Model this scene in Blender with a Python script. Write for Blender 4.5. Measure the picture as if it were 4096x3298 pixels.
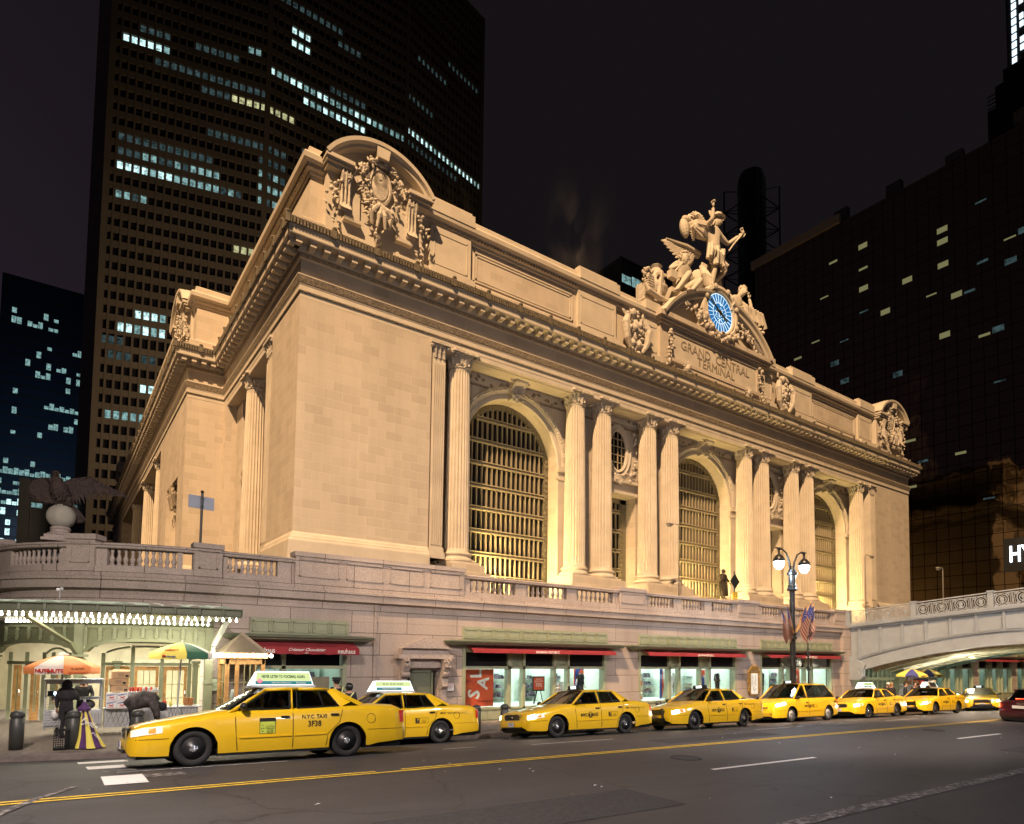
import bpy, bmesh, math, random
from math import sin, cos, pi, radians, sqrt, atan2
from mathutils import Vector, Matrix, Euler
random.seed(7)
for o in list(bpy.data.objects): bpy.data.objects.remove(o)
S = bpy.context.scene
C = S.collection

# ------------------------------------------------------------------ camera
yaw, pit, rol = radians(35.2843), radians(3.25446), radians(.76699)
fw = Vector((sin(yaw)*cos(pit), cos(yaw)*cos(pit), sin(pit)))
rt = Vector((cos(yaw), -sin(yaw), 0)); up = rt.cross(fw)
r2 = rt*cos(rol) + up*sin(rol); u2 = -rt*sin(rol) + up*cos(rol)
cd = bpy.data.cameras.new('camera'); cam = bpy.data.objects.new('camera', cd); C.objects.link(cam)
m3 = Matrix((r2, u2, -fw)).transposed()
cam.matrix_world = m3.to_4x4()
cd.sensor_width = 36; cd.sensor_fit = 'HORIZONTAL'
cd.lens = 2593.018/4096*36
cd.shift_x = 0; cd.shift_y = (2481.54-1649)/4096
cd.clip_start = .1; cd.clip_end = 2000
S.camera = cam
S.render.engine = 'CYCLES'
S.view_settings.view_transform = 'Standard'; S.view_settings.look = 'None'
S.view_settings.exposure = 0; S.view_settings.gamma = 1
try: S.cycles.use_light_tree = True
except Exception: pass
S.cycles.max_bounces = 6; S.cycles.diffuse_bounces = 3; S.cycles.glossy_bounces = 3; S.cycles.transparent_max_bounces = 8
S.cycles.sample_clamp_indirect = 3; S.cycles.caustics_reflective = False; S.cycles.caustics_refractive = False

# ------------------------------------------------------------------ night sky
W = bpy.data.worlds.new('World'); S.world = W; W.use_nodes = True
nt = W.node_tree; nt.nodes.clear()
wo = nt.nodes.new('ShaderNodeOutputWorld'); bg = nt.nodes.new('ShaderNodeBackground')
tc = nt.nodes.new('ShaderNodeTexCoord'); dt = nt.nodes.new('ShaderNodeVectorMath'); dt.operation = 'DOT_PRODUCT'
dt.inputs[1].default_value = Vector((-.62, .75, -.35)).normalized()
rp = nt.nodes.new('ShaderNodeValToRGB')
rp.color_ramp.elements[0].position = .25; rp.color_ramp.elements[0].color = (.0078, .0062, .0075, 1)
rp.color_ramp.elements[1].position = .95; rp.color_ramp.elements[1].color = (.026, .0165, .028, 1)
nt.links.new(tc.outputs['Generated'], dt.inputs[0]); nt.links.new(dt.outputs['Value'], rp.inputs[0])
nt.links.new(rp.outputs[0], bg.inputs[0]); nt.links.new(bg.outputs[0], wo.inputs[0]); bg.inputs[1].default_value = 1

# ------------------------------------------------------------------ lights
def lamp(name, kind, loc, energy, col, aim=None, **k):
    d = bpy.data.lights.new(name, kind); d.energy = energy; d.color = col
    for a, b in k.items(): setattr(d, a, b)
    o = bpy.data.objects.new(name, d); o.location = loc
    if aim is not None: o.rotation_euler = (Vector(aim)-Vector(loc)).to_track_quat('-Z', 'Y').to_euler()
    C.objects.link(o); return o
WARM = (1, .655, .36)
el, az = radians(43), radians(50)
dv = Vector((sin(az)*cos(el), cos(az)*cos(el), -sin(el)))
ctr = Vector((32.8, 40.5, 54.8))
# main floodlight bank on the roofs across the street
lamp('roof_floodlight', 'SPOT', ctr-dv*230, 6.6e6, WARM, ctr, spot_size=radians(27.5), spot_blend=.14, shadow_soft_size=.8)
# terrace uplights in the arches
for cx in (30.27, 42.17, 54.17, 66.17, 78.07):
    w = 1.4 if cx in (42.17, 66.17) else 3.0
    lamp('terrace_uplight', 'SPOT', (cx-w+.3, 42.9, 4.6), 11000 if w > 2 else 8000, (1, .72, .28), (cx+w*1.6, 43.6, 13), spot_size=radians(110), spot_blend=.6, shadow_soft_size=.25)
lamp('terrace_uplight', 'AREA', (54, 37.5, 2.6), 900, (1, .60, .22), (54, 41.5, 24), shape='RECTANGLE', size=50, size_y=.4)
# street lamps outside the frame: warm-white, high on their poles
for p_, e_, q_ in (((-3, 6, 9), 7500, (5, 20, -1)), ((17, 6, 9), 4200, (22, 20, -1)), ((36, 8, 9), 1800, (40, 20, -1)), ((60, 10, 8), 1400, (62, 24, -1))):
    lamp('street_light', 'SPOT', p_, e_*1.5, (1, .84, .74), q_, spot_size=radians(125), spot_blend=.5, shadow_soft_size=.2)
lamp('street_light', 'POINT', (10, -8, 9), 2600, (.78, .82, 1), shadow_soft_size=.5)  # unseen cool fill, added to turn the shadows bluish
lamp('street_light', 'POINT', (40, -6, 9), 3000, (.72, .8, 1), shadow_soft_size=.5)  # second added cool fill, farther along the street
# spot added above the station roof, standing in for city glow on the tower
lamp('added_tower_glow', 'SPOT', (40, 120, 38), 170000, (1, .74, .5), (46, 190, 60), spot_size=radians(120), spot_blend=1, shadow_soft_size=8)
lamp('terrace_uplight', 'AREA', (104, 55, 2.6), 2500, (1, .66, .3), (97, 55, 20), shape='RECTANGLE', size=1, size_y=24)  # area light added so the lit east wall shows in the hotel's mirror glass
lamp('west_floodlight', 'SPOT', (-60, 60, 40), 60000, WARM, (9, 85, 18), spot_size=radians(60), spot_blend=.5, shadow_soft_size=1)

# ------------------------------------------------------------------ materials
def nm(name):
    m = bpy.data.materials.new(name); m.use_nodes = True; t = m.node_tree; t.nodes.clear()
    o = t.nodes.new('ShaderNodeOutputMaterial'); b = t.nodes.new('ShaderNodeBsdfPrincipled')
    t.links.new(b.outputs[0], o.inputs[0]); return m, t, b, o
def N(t, kind, **k):
    n = t.nodes.new(kind)
    for a, v in k.items():
        if a in n.inputs: n.inputs[a].default_value = v
        else: setattr(n, a, v)
    return n
def mat(name, col, rough=.6, metal=0, noise=0, nscale=3, bump=0, bscale=20, emit=None, es=0, coat=0, spec=.5):
    m, t, b, o = nm(name)
    b.inputs['Base Color'].default_value = (*col, 1); b.inputs['Roughness'].default_value = rough
    b.inputs['Metallic'].default_value = metal; b.inputs['Coat Weight'].default_value = coat; b.inputs['Coat Roughness'].default_value = .06
    b.inputs['Specular IOR Level'].default_value = spec
    if emit: b.inputs['Emission Color'].default_value = (*emit, 1); b.inputs['Emission Strength'].default_value = es
    if noise:
        g = N(t, 'ShaderNodeTexCoord'); n = N(t, 'ShaderNodeTexNoise', Scale=nscale, Detail=5.0)
        t.links.new(g.outputs['Object'], n.inputs['Vector'])
        r = N(t, 'ShaderNodeMapRange'); r.inputs[1].default_value = .3; r.inputs[2].default_value = .7
        r.inputs[3].default_value = 1-noise; r.inputs[4].default_value = 1+noise
        x = N(t, 'ShaderNodeVectorMath', operation='SCALE'); x.inputs[0].default_value = col
        t.links.new(n.outputs[0], r.inputs[0]); t.links.new(r.outputs[0], x.inputs['Scale']); t.links.new(x.outputs[0], b.inputs['Base Color'])
    if bump:
        g = N(t, 'ShaderNodeTexCoord'); n = N(t, 'ShaderNodeTexNoise', Scale=bscale, Detail=4.0)
        t.links.new(g.outputs['Object'], n.inputs['Vector'])
        bb = N(t, 'ShaderNodeBump', Strength=bump, Distance=.05); t.links.new(n.outputs[0], bb.inputs['Height']); t.links.new(bb.outputs[0], b.inputs['Normal'])
    return m
def stone(name, c1, c2, bw, bh, mortar, msize=.012, speck=0, stain=.12, rough=.85, mbright=None):
    m, t, b, o = nm(name)
    uv = N(t, 'ShaderNodeUVMap'); br = N(t, 'ShaderNodeTexBrick', Scale=1.0)
    br.inputs['Color1'].default_value = (*c1, 1); br.inputs['Color2'].default_value = (*c2, 1); br.inputs['Mortar'].default_value = (*mortar, 1)
    br.inputs['Mortar Size'].default_value = msize; br.inputs['Brick Width'].default_value = bw; br.inputs['Row Height'].default_value = bh
    br.inputs['Bias'].default_value = -.35; br.inputs['Mortar Smooth'].default_value = .3
    t.links.new(uv.outputs[0], br.inputs['Vector'])
    g = N(t, 'ShaderNodeTexCoord'); n = N(t, 'ShaderNodeTexNoise', Scale=.35, Detail=8.0, Roughness=.65); t.links.new(g.outputs['Object'], n.inputs['Vector'])
    mp = N(t, 'ShaderNodeMapping'); mp.inputs['Scale'].default_value = (1.2, 1.2, .12); t.links.new(g.outputs['Object'], mp.inputs[0]); t.links.new(mp.outputs[0], n.inputs['Vector'])
    r = N(t, 'ShaderNodeMapRange'); r.inputs[1].default_value = .3; r.inputs[2].default_value = .7; r.inputs[3].default_value = 1-stain; r.inputs[4].default_value = 1+stain
    t.links.new(n.outputs[0], r.inputs[0])
    x = N(t, 'ShaderNodeVectorMath', operation='SCALE'); t.links.new(br.outputs['Color'], x.inputs[0]); t.links.new(r.outputs[0], x.inputs['Scale'])
    out = x.outputs[0]
    if speck:
        n2 = N(t, 'ShaderNodeTexNoise', Scale=22.0, Detail=3.0); t.links.new(g.outputs['Object'], n2.inputs['Vector'])
        r3 = N(t, 'ShaderNodeMapRange'); r3.inputs[1].default_value = .35; r3.inputs[2].default_value = .65; r3.inputs[3].default_value = 1-speck; r3.inputs[4].default_value = 1+speck
        t.links.new(n2.outputs[0], r3.inputs[0]); y = N(t, 'ShaderNodeVectorMath', operation='SCALE'); t.links.new(out, y.inputs[0]); t.links.new(r3.outputs[0], y.inputs['Scale']); out = y.outputs[0]
    t.links.new(out, b.inputs['Base Color']); b.inputs['Roughness'].default_value = rough
    bp = N(t, 'ShaderNodeBump', Strength=.5, Distance=.02); bp.invert = True; t.links.new(br.outputs['Fac'], bp.inputs['Height']); t.links.new(bp.outputs[0], b.inputs['Normal'])
    return m
M = {}
M['lime'] = stone('limestone_ashlar', (.50, .42, .325), (.40, .33, .25), 1.25, .62, (.53, .46, .34), .02, stain=.13)
M['limep'] = mat('limestone_plain', (.52, .45, .35), .85, noise=.1, nscale=.8, bump=.15, bscale=9)
M['carve'] = mat('carved_limestone', (.47, .41, .33), .85, noise=.22, nscale=2.5, bump=.6, bscale=7)
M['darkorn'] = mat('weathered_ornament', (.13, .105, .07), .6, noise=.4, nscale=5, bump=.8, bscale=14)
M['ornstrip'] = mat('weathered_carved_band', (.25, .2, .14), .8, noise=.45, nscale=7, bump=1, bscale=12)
M['granite'] = stone('pink_granite_blocks', (.36, .30, .265), (.30, .25, .22), 2.35, .86, (.13, .10, .09), .016, speck=.16, stain=.2)
M['granitep'] = mat('pink_granite', (.36, .30, .27), .8, noise=.2, nscale=14, bump=.2, bscale=30)
M['green'] = mat('olive_painted_iron', (.27, .29, .19), .45, noise=.08, nscale=3)
M['greend'] = mat('dark_olive_iron', (.13, .145, .10), .5, noise=.1)
M['bridge'] = mat('grey_painted_steel', (.27, .30, .33), .5, noise=.1, nscale=1.5)
M['teal'] = mat('teal_painted_steel', (.16, .27, .22), .5, noise=.15, nscale=2)
M['awning'] = mat('red_canvas', (.24, .018, .025), .85, noise=.12, nscale=4)
M['wood'] = mat('varnished_oak', (.50, .27, .09), .45, noise=.25, nscale=6)
M['black'] = mat('black_painted_metal', (.012, .013, .014), .35)
M['darkgrey'] = mat('dark_grey_paint', (.05, .052, .05), .45, noise=.1)
M['rubber'] = mat('tyre_rubber', (.018, .018, .018), .8, bump=.2, bscale=40)
M['steel'] = mat('brushed_steel', (.6, .62, .64), .38, metal=.55, bump=.35, bscale=9)
M['chrome'] = mat('chrome', (.8, .8, .82), .16, metal=.85)
M['yellow'] = mat('taxi_yellow_paint', (.80, .50, .012), .32, coat=.8, spec=.5, noise=.04, nscale=2)
M['bronze'] = mat('dark_bronze', (.045, .034, .024), .42, metal=.55, noise=.35, nscale=8, bump=.4, bscale=16)
M['eagle'] = mat('eagle_cast_iron', (.05, .032, .028), .55, metal=.2, noise=.5, nscale=12, bump=.9, bscale=30)
M['glass_dark'] = mat('dark_window_glass', (.012, .011, .012), .12, spec=.6)
M['metl_stone'] = mat('tower_concrete', (.12, .095, .065), .85, noise=.12, nscale=.1)
M['blue_glass'] = mat('blue_tower_glass', (.03, .06, .10), .3)
M['metl_glass'] = mat('tower_dark_glass', (.010, .009, .012), .2)
M['white'] = mat('white_plastic', (.8, .8, .8), .4)
M['paint_y'] = mat('yellow_road_paint', (.62, .42, .05), .7, noise=.25, nscale=9)
M['cardboard'] = mat('cardboard', (.42, .27, .15), .85, noise=.08)
M['skin'] = mat('skin', (.42, .24, .16), .55)
M['hair'] = mat('dark_hair', (.02, .013, .01), .6)
M['cloth'] = mat('dark_cloth', (.022, .02, .024), .9, noise=.3, nscale=9)
M['navy'] = mat('navy_uniform', (.012, .014, .022), .8)
M['camo'] = mat('mottled_dark_jacket', (.06, .05, .05), .85, noise=.9, nscale=5)
M['purple'] = mat('purple_nylon', (.09, .03, .13), .7)
M['umby'] = mat('yellow_nylon', (.78, .66, .12), .7)
M['umbo'] = mat('orange_nylon', (.78, .26, .08), .7)
M['umbw'] = mat('white_nylon', (.72, .64, .58), .7)
M['umbg'] = mat('dark_green_nylon', (.03, .12, .07), .7)
M['umbb'] = mat('blue_nylon', (.05, .06, .25), .7)
M['poster'] = mat('orange_red_poster', (.72, .10, .04), .6)
M['inkr'] = mat('red_ink', (.5, .03, .02), .6); M['ink'] = mat('black_ink', (.012, .012, .012), .6); M['inkg'] = mat('green_ink', (.02, .10, .03), .6)
M['inkw'] = mat('white_ink', (.85, .85, .82), .6); M['inkb'] = mat('blue_ink', (.03, .07, .30), .6)
M['mint'] = mat('pale_mint_wall', (.62, .70, .62), .7)
M['red'] = mat('dark_red_paint', (.03, .003, .006), .3, coat=.8)
def emis(name, col, st):
    m = bpy.data.materials.new(name); m.use_nodes = True; t = m.node_tree; t.nodes.clear()
    o = t.nodes.new('ShaderNodeOutputMaterial'); e = t.nodes.new('ShaderNodeEmission'); e.inputs[0].default_value = (*col, 1); e.inputs[1].default_value = st
    t.links.new(e.outputs[0], o.inputs[0]); return m
M['bulb'] = emis('lit_bulb', (1, .93, .72), 14)
M['globe'] = emis('lit_blue_white_globe', (.62, .85, 1), 22)
M['head'] = emis('lit_headlight', (1, .88, .62), 16)
M['tail'] = mat('tail_lamp_lens', (.45, .02, .015), .25, emit=(1, .02, .01), es=.12)
M['tailon'] = emis('lit_tail_lamp', (1, .09, .03), 9)
M['amber'] = mat('amber_lens', (.8, .3, .05), .2, emit=(1, .35, .05), es=.25)
M['adgreen'] = emis('lit_pale_green_panel', (.80, .92, .42), 1.0)
M['adwhite'] = emis('lit_white_panel', (.93, 1, .95), 2.2)
M['clockf'] = emis('lit_blue_clock_face', (.03, .24, .60), .75)
M['clockw'] = emis('lit_white_clock_glass', (.75, .93, 1), 1.35)
def emisn(name, col, st):
    m = emis(name, col, st); t = m.node_tree; e = [n for n in t.nodes if n.type == 'EMISSION'][0]; g = N(t, 'ShaderNodeTexCoord'); n = N(t, 'ShaderNodeTexNoise', Scale=.9, Detail=3.0, Roughness=.8); t.links.new(g.outputs['Object'], n.inputs['Vector'])
    r = N(t, 'ShaderNodeMapRange'); r.inputs[1].default_value = .35; r.inputs[2].default_value = .7; r.inputs[3].default_value = st*.25; r.inputs[4].default_value = st*2.0; t.links.new(n.outputs[0], r.inputs[0]); t.links.new(r.outputs[0], e.inputs[1]); return m
M['litw1'] = emisn('lit_office_window', (.42, .75, .74), .42)
M['litw2'] = emisn('lit_office_window_bright', (.62, .95, .95), 1.1)
M['litw3'] = emisn('dim_office_window', (.10, .17, .18), .28)
M['litw4'] = emisn('lit_warm_office_window', (.85, .85, .45), .55)
M['shoplight'] = emis('lit_shop_ceiling', (.86, 1, .93), 5)
M['hallight'] = emis('lit_hall_ceiling', (1, .95, .78), 8)
def glassmat(name, tint, refl=.12, rough=.03):
    m = bpy.data.materials.new(name); m.use_nodes = True; t = m.node_tree; t.nodes.clear()
    o = t.nodes.new('ShaderNodeOutputMaterial'); a = N(t, 'ShaderNodeBsdfTransparent'); a.inputs[0].default_value = (*tint, 1)
    g = N(t, 'ShaderNodeBsdfGlossy'); g.inputs['Roughness'].default_value = rough; lw = N(t, 'ShaderNodeLayerWeight', Blend=.5); fr = N(t, 'ShaderNodeMath', operation='POWER'); t.links.new(lw.outputs['Facing'], fr.inputs[0]); fr.inputs[1].default_value = 4
    mx = N(t, 'ShaderNodeMixShader'); ad = N(t, 'ShaderNodeMath', operation='ADD'); ad.inputs[1].default_value = refl; ad.use_clamp = True
    t.links.new(fr.outputs[0], ad.inputs[0]); t.links.new(ad.outputs[0], mx.inputs[0]); t.links.new(a.outputs[0], mx.inputs[1]); t.links.new(g.outputs[0], mx.inputs[2]); t.links.new(mx.outputs[0], o.inputs[0]); return m
M['glass'] = glassmat('shop_window_glass', (.93, .96, .95), .05)
M['carglass'] = glassmat('tinted_car_glass', (.16, .18, .17), .10)
def hyattglass():
    m, t, b, o = nm('bronze_mirror_glass')
    uv = N(t, 'ShaderNodeUVMap'); br = N(t, 'ShaderNodeTexBrick', Scale=1.0); br.offset = 0; br.squash = 1
    br.inputs['Brick Width'].default_value = 1.75; br.inputs['Row Height'].default_value = 1.9; br.inputs['Mortar Size'].default_value = .05
    t.links.new(uv.outputs[0], br.inputs['Vector'])
    g = N(t, 'ShaderNodeTexCoord'); n = N(t, 'ShaderNodeTexNoise', Scale=.32, Detail=1.5); t.links.new(g.outputs['Object'], n.inputs['Vector'])
    bp = N(t, 'ShaderNodeBump', Strength=.22, Distance=.5); t.links.new(n.outputs[0], bp.inputs['Height']); t.links.new(bp.outputs[0], b.inputs['Normal'])
    b.inputs['Metallic'].default_value = 1; b.inputs['Roughness'].default_value = .07
    mx = N(t, 'ShaderNodeMix', data_type='RGBA'); mx.inputs[6].default_value = (.2, .155, .10, 1); mx.inputs[7].default_value = (.006, .006, .007, 1)
    t.links.new(br.outputs['Fac'], mx.inputs[0]); t.links.new(mx.outputs[2], b.inputs['Base Color']); return m
M['mirror'] = hyattglass()
def asphalt():
    m, t, b, o = nm('asphalt'); g = N(t, 'ShaderNodeTexCoord')
    n = N(t, 'ShaderNodeTexNoise', Scale=38.0, Detail=6.0, Roughness=.8); n2 = N(t, 'ShaderNodeTexNoise', Scale=.5, Detail=6.0, Roughness=.7)
    mp = N(t, 'ShaderNodeMapping'); mp.inputs['Scale'].default_value = (.35, 1.6, 1); t.links.new(g.outputs['Object'], mp.inputs[0]); t.links.new(mp.outputs[0], n2.inputs['Vector'])
    t.links.new(g.outputs['Object'], n.inputs['Vector'])
    r = N(t, 'ShaderNodeMapRange'); r.inputs[1].default_value = .25; r.inputs[2].default_value = .75; r.inputs[3].default_value = .55; r.inputs[4].default_value = 1.5
    r2_ = N(t, 'ShaderNodeMapRange'); r2_.inputs[1].default_value = .3; r2_.inputs[2].default_value = .7; r2_.inputs[3].default_value = .75; r2_.inputs[4].default_value = 1.3
    t.links.new(n.outputs[0], r.inputs[0]); t.links.new(n2.outputs[0], r2_.inputs[0])
    mu = N(t, 'ShaderNodeMath', operation='MULTIPLY'); t.links.new(r.outputs[0], mu.inputs[0]); t.links.new(r2_.outputs[0], mu.inputs[1])
    v = N(t, 'ShaderNodeTexVoronoi', Scale=.22); v.feature = 'DISTANCE_TO_EDGE'; nn = N(t, 'ShaderNodeTexNoise', Scale=.8, Detail=6.0); t.links.new(g.outputs['Object'], nn.inputs['Vector'])
    va = N(t, 'ShaderNodeVectorMath', operation='ADD'); t.links.new(g.outputs['Object'], va.inputs[0]); t.links.new(nn.outputs['Color'], va.inputs[1]); t.links.new(va.outputs[0], v.inputs['Vector'])
    cr = N(t, 'ShaderNodeMapRange'); cr.inputs[1].default_value = 0; cr.inputs[2].default_value = .006; cr.inputs[3].default_value = .5; cr.inputs[4].default_value = 1
    t.links.new(v.outputs[0], cr.inputs[0]); m2 = N(t, 'ShaderNodeMath', operation='MULTIPLY'); t.links.new(mu.outputs[0], m2.inputs[0]); t.links.new(cr.outputs[0], m2.inputs[1])
    x = N(t, 'ShaderNodeVectorMath', operation='SCALE'); x.inputs[0].default_value = (.047, .044, .047); t.links.new(m2.outputs[0], x.inputs['Scale']); t.links.new(x.outputs[0], b.inputs['Base Color'])
    b.inputs['Roughness'].default_value = .62
    bp = N(t, 'ShaderNodeBump', Strength=.35, Distance=.01); t.links.new(n.outputs[0], bp.inputs['Height']); t.links.new(bp.outputs[0], b.inputs['Normal']); return m
M['asphalt'] = asphalt()
def wornpaint(name, col, cover=.42):
    m, t, b, o = nm(name); g = N(t, 'ShaderNodeTexCoord'); n = N(t, 'ShaderNodeTexNoise', Scale=9.0, Detail=8.0, Roughness=.75); t.links.new(g.outputs['Object'], n.inputs['Vector'])
    r = N(t, 'ShaderNodeMapRange'); r.inputs[1].default_value = cover; r.inputs[2].default_value = cover+.12; t.links.new(n.outputs[0], r.inputs[0])
    mx = N(t, 'ShaderNodeMix', data_type='RGBA'); mx.inputs[6].default_value = (.055, .05, .05, 1); mx.inputs[7].default_value = (*col, 1)
    t.links.new(r.outputs[0], mx.inputs[0]); t.links.new(mx.outputs[2], b.inputs['Base Color']); b.inputs['Roughness'].default_value = .7; return m
M['paint_w'] = wornpaint('white_road_paint', (.8, .78, .76), .30); M['paint_old'] = wornpaint('worn_white_paint', (.3, .28, .27), .47)
M['walk'] = mat('sidewalk_concrete', (.20, .165, .14), .85, noise=.25, nscale=9, bump=.3, bscale=30)
M['kerb'] = mat('kerb_granite', (.16, .13, .12), .8, noise=.25, nscale=6)

# ------------------------------------------------------------------ mesh helpers
class MB:
    def __init__(s): s.v = []; s.f = []
    def add(s, vs, fs):
        k = len(s.v); s.v += [tuple(p) for p in vs]; s.f += [tuple(i+k for i in f) for f in fs]; return s
    def box(s, x0, x1, y0, y1, z0, z1):
        s.add([(x, y, z) for z in (z0, z1) for y in (y0, y1) for x in (x0, x1)], [(0, 2, 3, 1), (4, 5, 7, 6), (0, 1, 5, 4), (1, 3, 7, 5), (3, 2, 6, 7), (2, 0, 4, 6)]); return s
    def obox(s, c, ax, hx, hy, hz):   # oriented box: ax = 3x3 matrix
        vs = [Vector(c)+ax@Vector((a*hx, b*hy, d*hz)) for d in (-1, 1) for b in (-1, 1) for a in (-1, 1)]
        s.add(vs, [(0, 2, 3, 1), (4, 5, 7, 6), (0, 1, 5, 4), (1, 3, 7, 5), (3, 2, 6, 7), (2, 0, 4, 6)]); return s
    def bar(s, a, b, w, h=None):
        a, b = Vector(a), Vector(b); d = b-a; L = d.length
        if L < 1e-6: return s
        q = d.to_track_quat('Y', 'Z').to_matrix(); return s.obox((a+b)/2, q, w/2, L/2, (h or w)/2)
    def tube(s, pts, r, n=8, cap=True):
        pts = [Vector(p) for p in pts]; R = r if isinstance(r, (list, tuple)) else [r]*len(pts); k = len(s.v); ref = None
        for i, p in enumerate(pts):
            d = (pts[min(i+1, len(pts)-1)]-pts[max(i-1, 0)]).normalized()
            if ref is None: ref = Vector((0, 0, 1)) if abs(d.z) < .9 else Vector((1, 0, 0))
            a = d.cross(ref).normalized(); b = d.cross(a).normalized(); ref = a.cross(d) if a.length else ref
            for j in range(n):
                t = 2*pi*j/n; q = p+(a*cos(t)+b*sin(t))*R[i]; s.v.append(tuple(q))
        for i in range(len(pts)-1):
            for j in range(n):
                s.f.append((k+i*n+j, k+i*n+(j+1) % n, k+(i+1)*n+(j+1) % n, k+(i+1)*n+j))
        if cap: s.f.append(tuple(k+j for j in range(n))[::-1]); s.f.append(tuple(k+(len(pts)-1)*n+j for j in range(n)))
        return s
    def lathe(s, prof, c=(0, 0, 0), n=16, sx=1, sy=1, cap=True):
        k = len(s.v)
        for r, z in prof:
            for j in range(n): s.v.append((c[0]+r*cos(2*pi*j/n)*sx, c[1]+r*sin(2*pi*j/n)*sy, c[2]+z))
        for i in range(len(prof)-1):
            for j in range(n): s.f.append((k+i*n+j, k+i*n+(j+1) % n, k+(i+1)*n+(j+1) % n, k+(i+1)*n+j))
        if cap: s.f.append(tuple(k+j for j in range(n))[::-1]); s.f.append(tuple(k+(len(prof)-1)*n+j for j in range(n)))
        return s
    def ball(s, c, r, n=8, m=6, R=None):
        r = r if isinstance(r, (tuple, list)) else (r, r, r); vs = []; c = Vector(c)
        for i in range(m+1):
            a = pi*i/m
            for j in range(n):
                t = 2*pi*j/n; p = Vector((r[0]*sin(a)*cos(t), r[1]*sin(a)*sin(t), r[2]*cos(a)))
                vs.append(c+(R@p if R is not None else p))
        s.add(vs, [(i*n+j, (i+1)*n+j, (i+1)*n+(j+1) % n, i*n+(j+1) % n) for i in range(m) for j in range(n)]); return s
    def prism(s, poly, axis, a, b):   # poly: 2-D list; axis 'x','y','z' extruded a..b
        def P(u, v, w): return {'x': (w, u, v), 'y': (u, w, v), 'z': (u, v, w)}[axis]
        n = len(poly); s.add([P(u, v, a) for u, v in poly]+[P(u, v, b) for u, v in poly], [tuple(range(n)), tuple(range(2*n-1, n-1, -1))]+[(i, i+n, (i+1) % n+n, (i+1) % n) for i in range(n)]); return s
    def sweep(s, path, prof, closed=False):   # path 2-D, outward = right-hand side of travel; prof (out,z)
        n = len(path); offs = []
        for i in range(n):
            p = Vector(path[i]); a = Vector(path[i-1]) if (i or closed) else None; b = Vector(path[(i+1) % n]) if (i < n-1 or closed) else None
            d1 = (p-a).normalized() if a is not None else None; d2 = (b-p).normalized() if b is not None else None
            if d1 is None: d1 = d2
            if d2 is None: d2 = d1
            n1 = Vector((d1.y, -d1.x)); n2 = Vector((d2.y, -d2.x)); h = n1+n2
            offs.append(h/max(.15, (1+n1.dot(n2))))
        k = len(s.v); m = len(prof)
        for i in range(n):
            for o, z in prof: q = Vector(path[i])+offs[i]*o; s.v.append((q.x, q.y, z))
        for i in range(n if closed else n-1):
            for j in range(m-1):
                i2 = (i+1) % n; s.f.append((k+i*m+j, k+i*m+j+1, k+i2*m+j+1, k+i2*m+j))
        return s
    def leaf(s, c, d, n, L, w, curl=.5, th=.25):  # leaf strip from c along d with normal n
        c, d, n = Vector(c), Vector(d).normalized(), Vector(n).normalized(); sd = d.cross(n).normalized(); k = len(s.v)
        st = [(0, .35), (.3, 1), (.65, .8), (1, .12)]
        for t, ww in st:
            p = c+d*(L*t)+n*(curl*L*t*t)
            s.v += [tuple(p-sd*w*ww/2), tuple(p+n*w*th*(1.3-t)), tuple(p+sd*w*ww/2), tuple(p-n*w*.12)]
        for i in range(3):
            for j in range(4): s.f.append((k+i*4+j, k+i*4+(j+1) % 4, k+(i+1)*4+(j+1) % 4, k+(i+1)*4+j))
        return s
    def build(s, name, m, parent=None, smooth=False, loc=None, uvs=1):
        me = bpy.data.meshes.new(name); me.from_pydata(s.v, [], s.f); me.update()
        bm = bmesh.new(); bm.from_mesh(me); bmesh.ops.recalc_face_normals(bm, faces=bm.faces); 
        uvl = bm.loops.layers.uv.new('UVMap')
        for f in bm.faces:
            n = f.normal; ax = max(range(3), key=lambda i: abs(n[i])); f.smooth = smooth
            for l in f.loops:
                p = l.vert.co; l[uvl].uv = ((p.y, p.z) if ax == 0 else (p.x, p.z) if ax == 1 else (p.x, p.y))
        bm.to_mesh(me); bm.free()
        mm = M[m] if isinstance(m, str) else m; me.materials.append(mm)
        o = bpy.data.objects.new(name, me); C.objects.link(o)
        if parent: o.parent = parent
        if loc: o.location = loc
        return o
def build_lr(mb, name, m, par, smooth=False):   # one object for each side of a vehicle
    for sg in (-1, 1):
        q = MB(); idx = {}
        for f in mb.f:
            if sum(mb.v[i][1] for i in f)*sg > 0:
                for i in f:
                    if i not in idx: idx[i] = len(q.v); q.v.append(mb.v[i])
                q.f.append(tuple(idx[i] for i in f))
        if q.f: q.build(name, m, par, smooth)
def tag(o, label=None, cat=None, group=None, kind=None):
    if label: o['label'] = label
    if cat: o['category'] = cat
    if group: o['group'] = group
    if kind: o['kind'] = kind
    return o
def thing(name, label, cat, loc=(0, 0, 0), rz=0, group=None):
    o = bpy.data.objects.new(name, None); C.objects.link(o); o.location = loc; o.rotation_euler = (0, 0, rz); o.empty_display_size = .3
    return tag(o, label, cat, group)
def dup(root, loc=None, rz=None, label=None, group=None, par=None):
    r = root.copy(); C.objects.link(r)
    if par is not None: r.parent = par
    if loc is not None: r.location = loc
    if rz is not None: r.rotation_euler = (0, 0, rz)
    if label: r['label'] = label
    if group: r['group'] = group
    for ch in list(root.children):
        c = ch.copy(); C.objects.link(c); c.parent = r
        for g in ch.children: d = g.copy(); C.objects.link(d); d.parent = c
    return r
FONTS = {}
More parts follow.
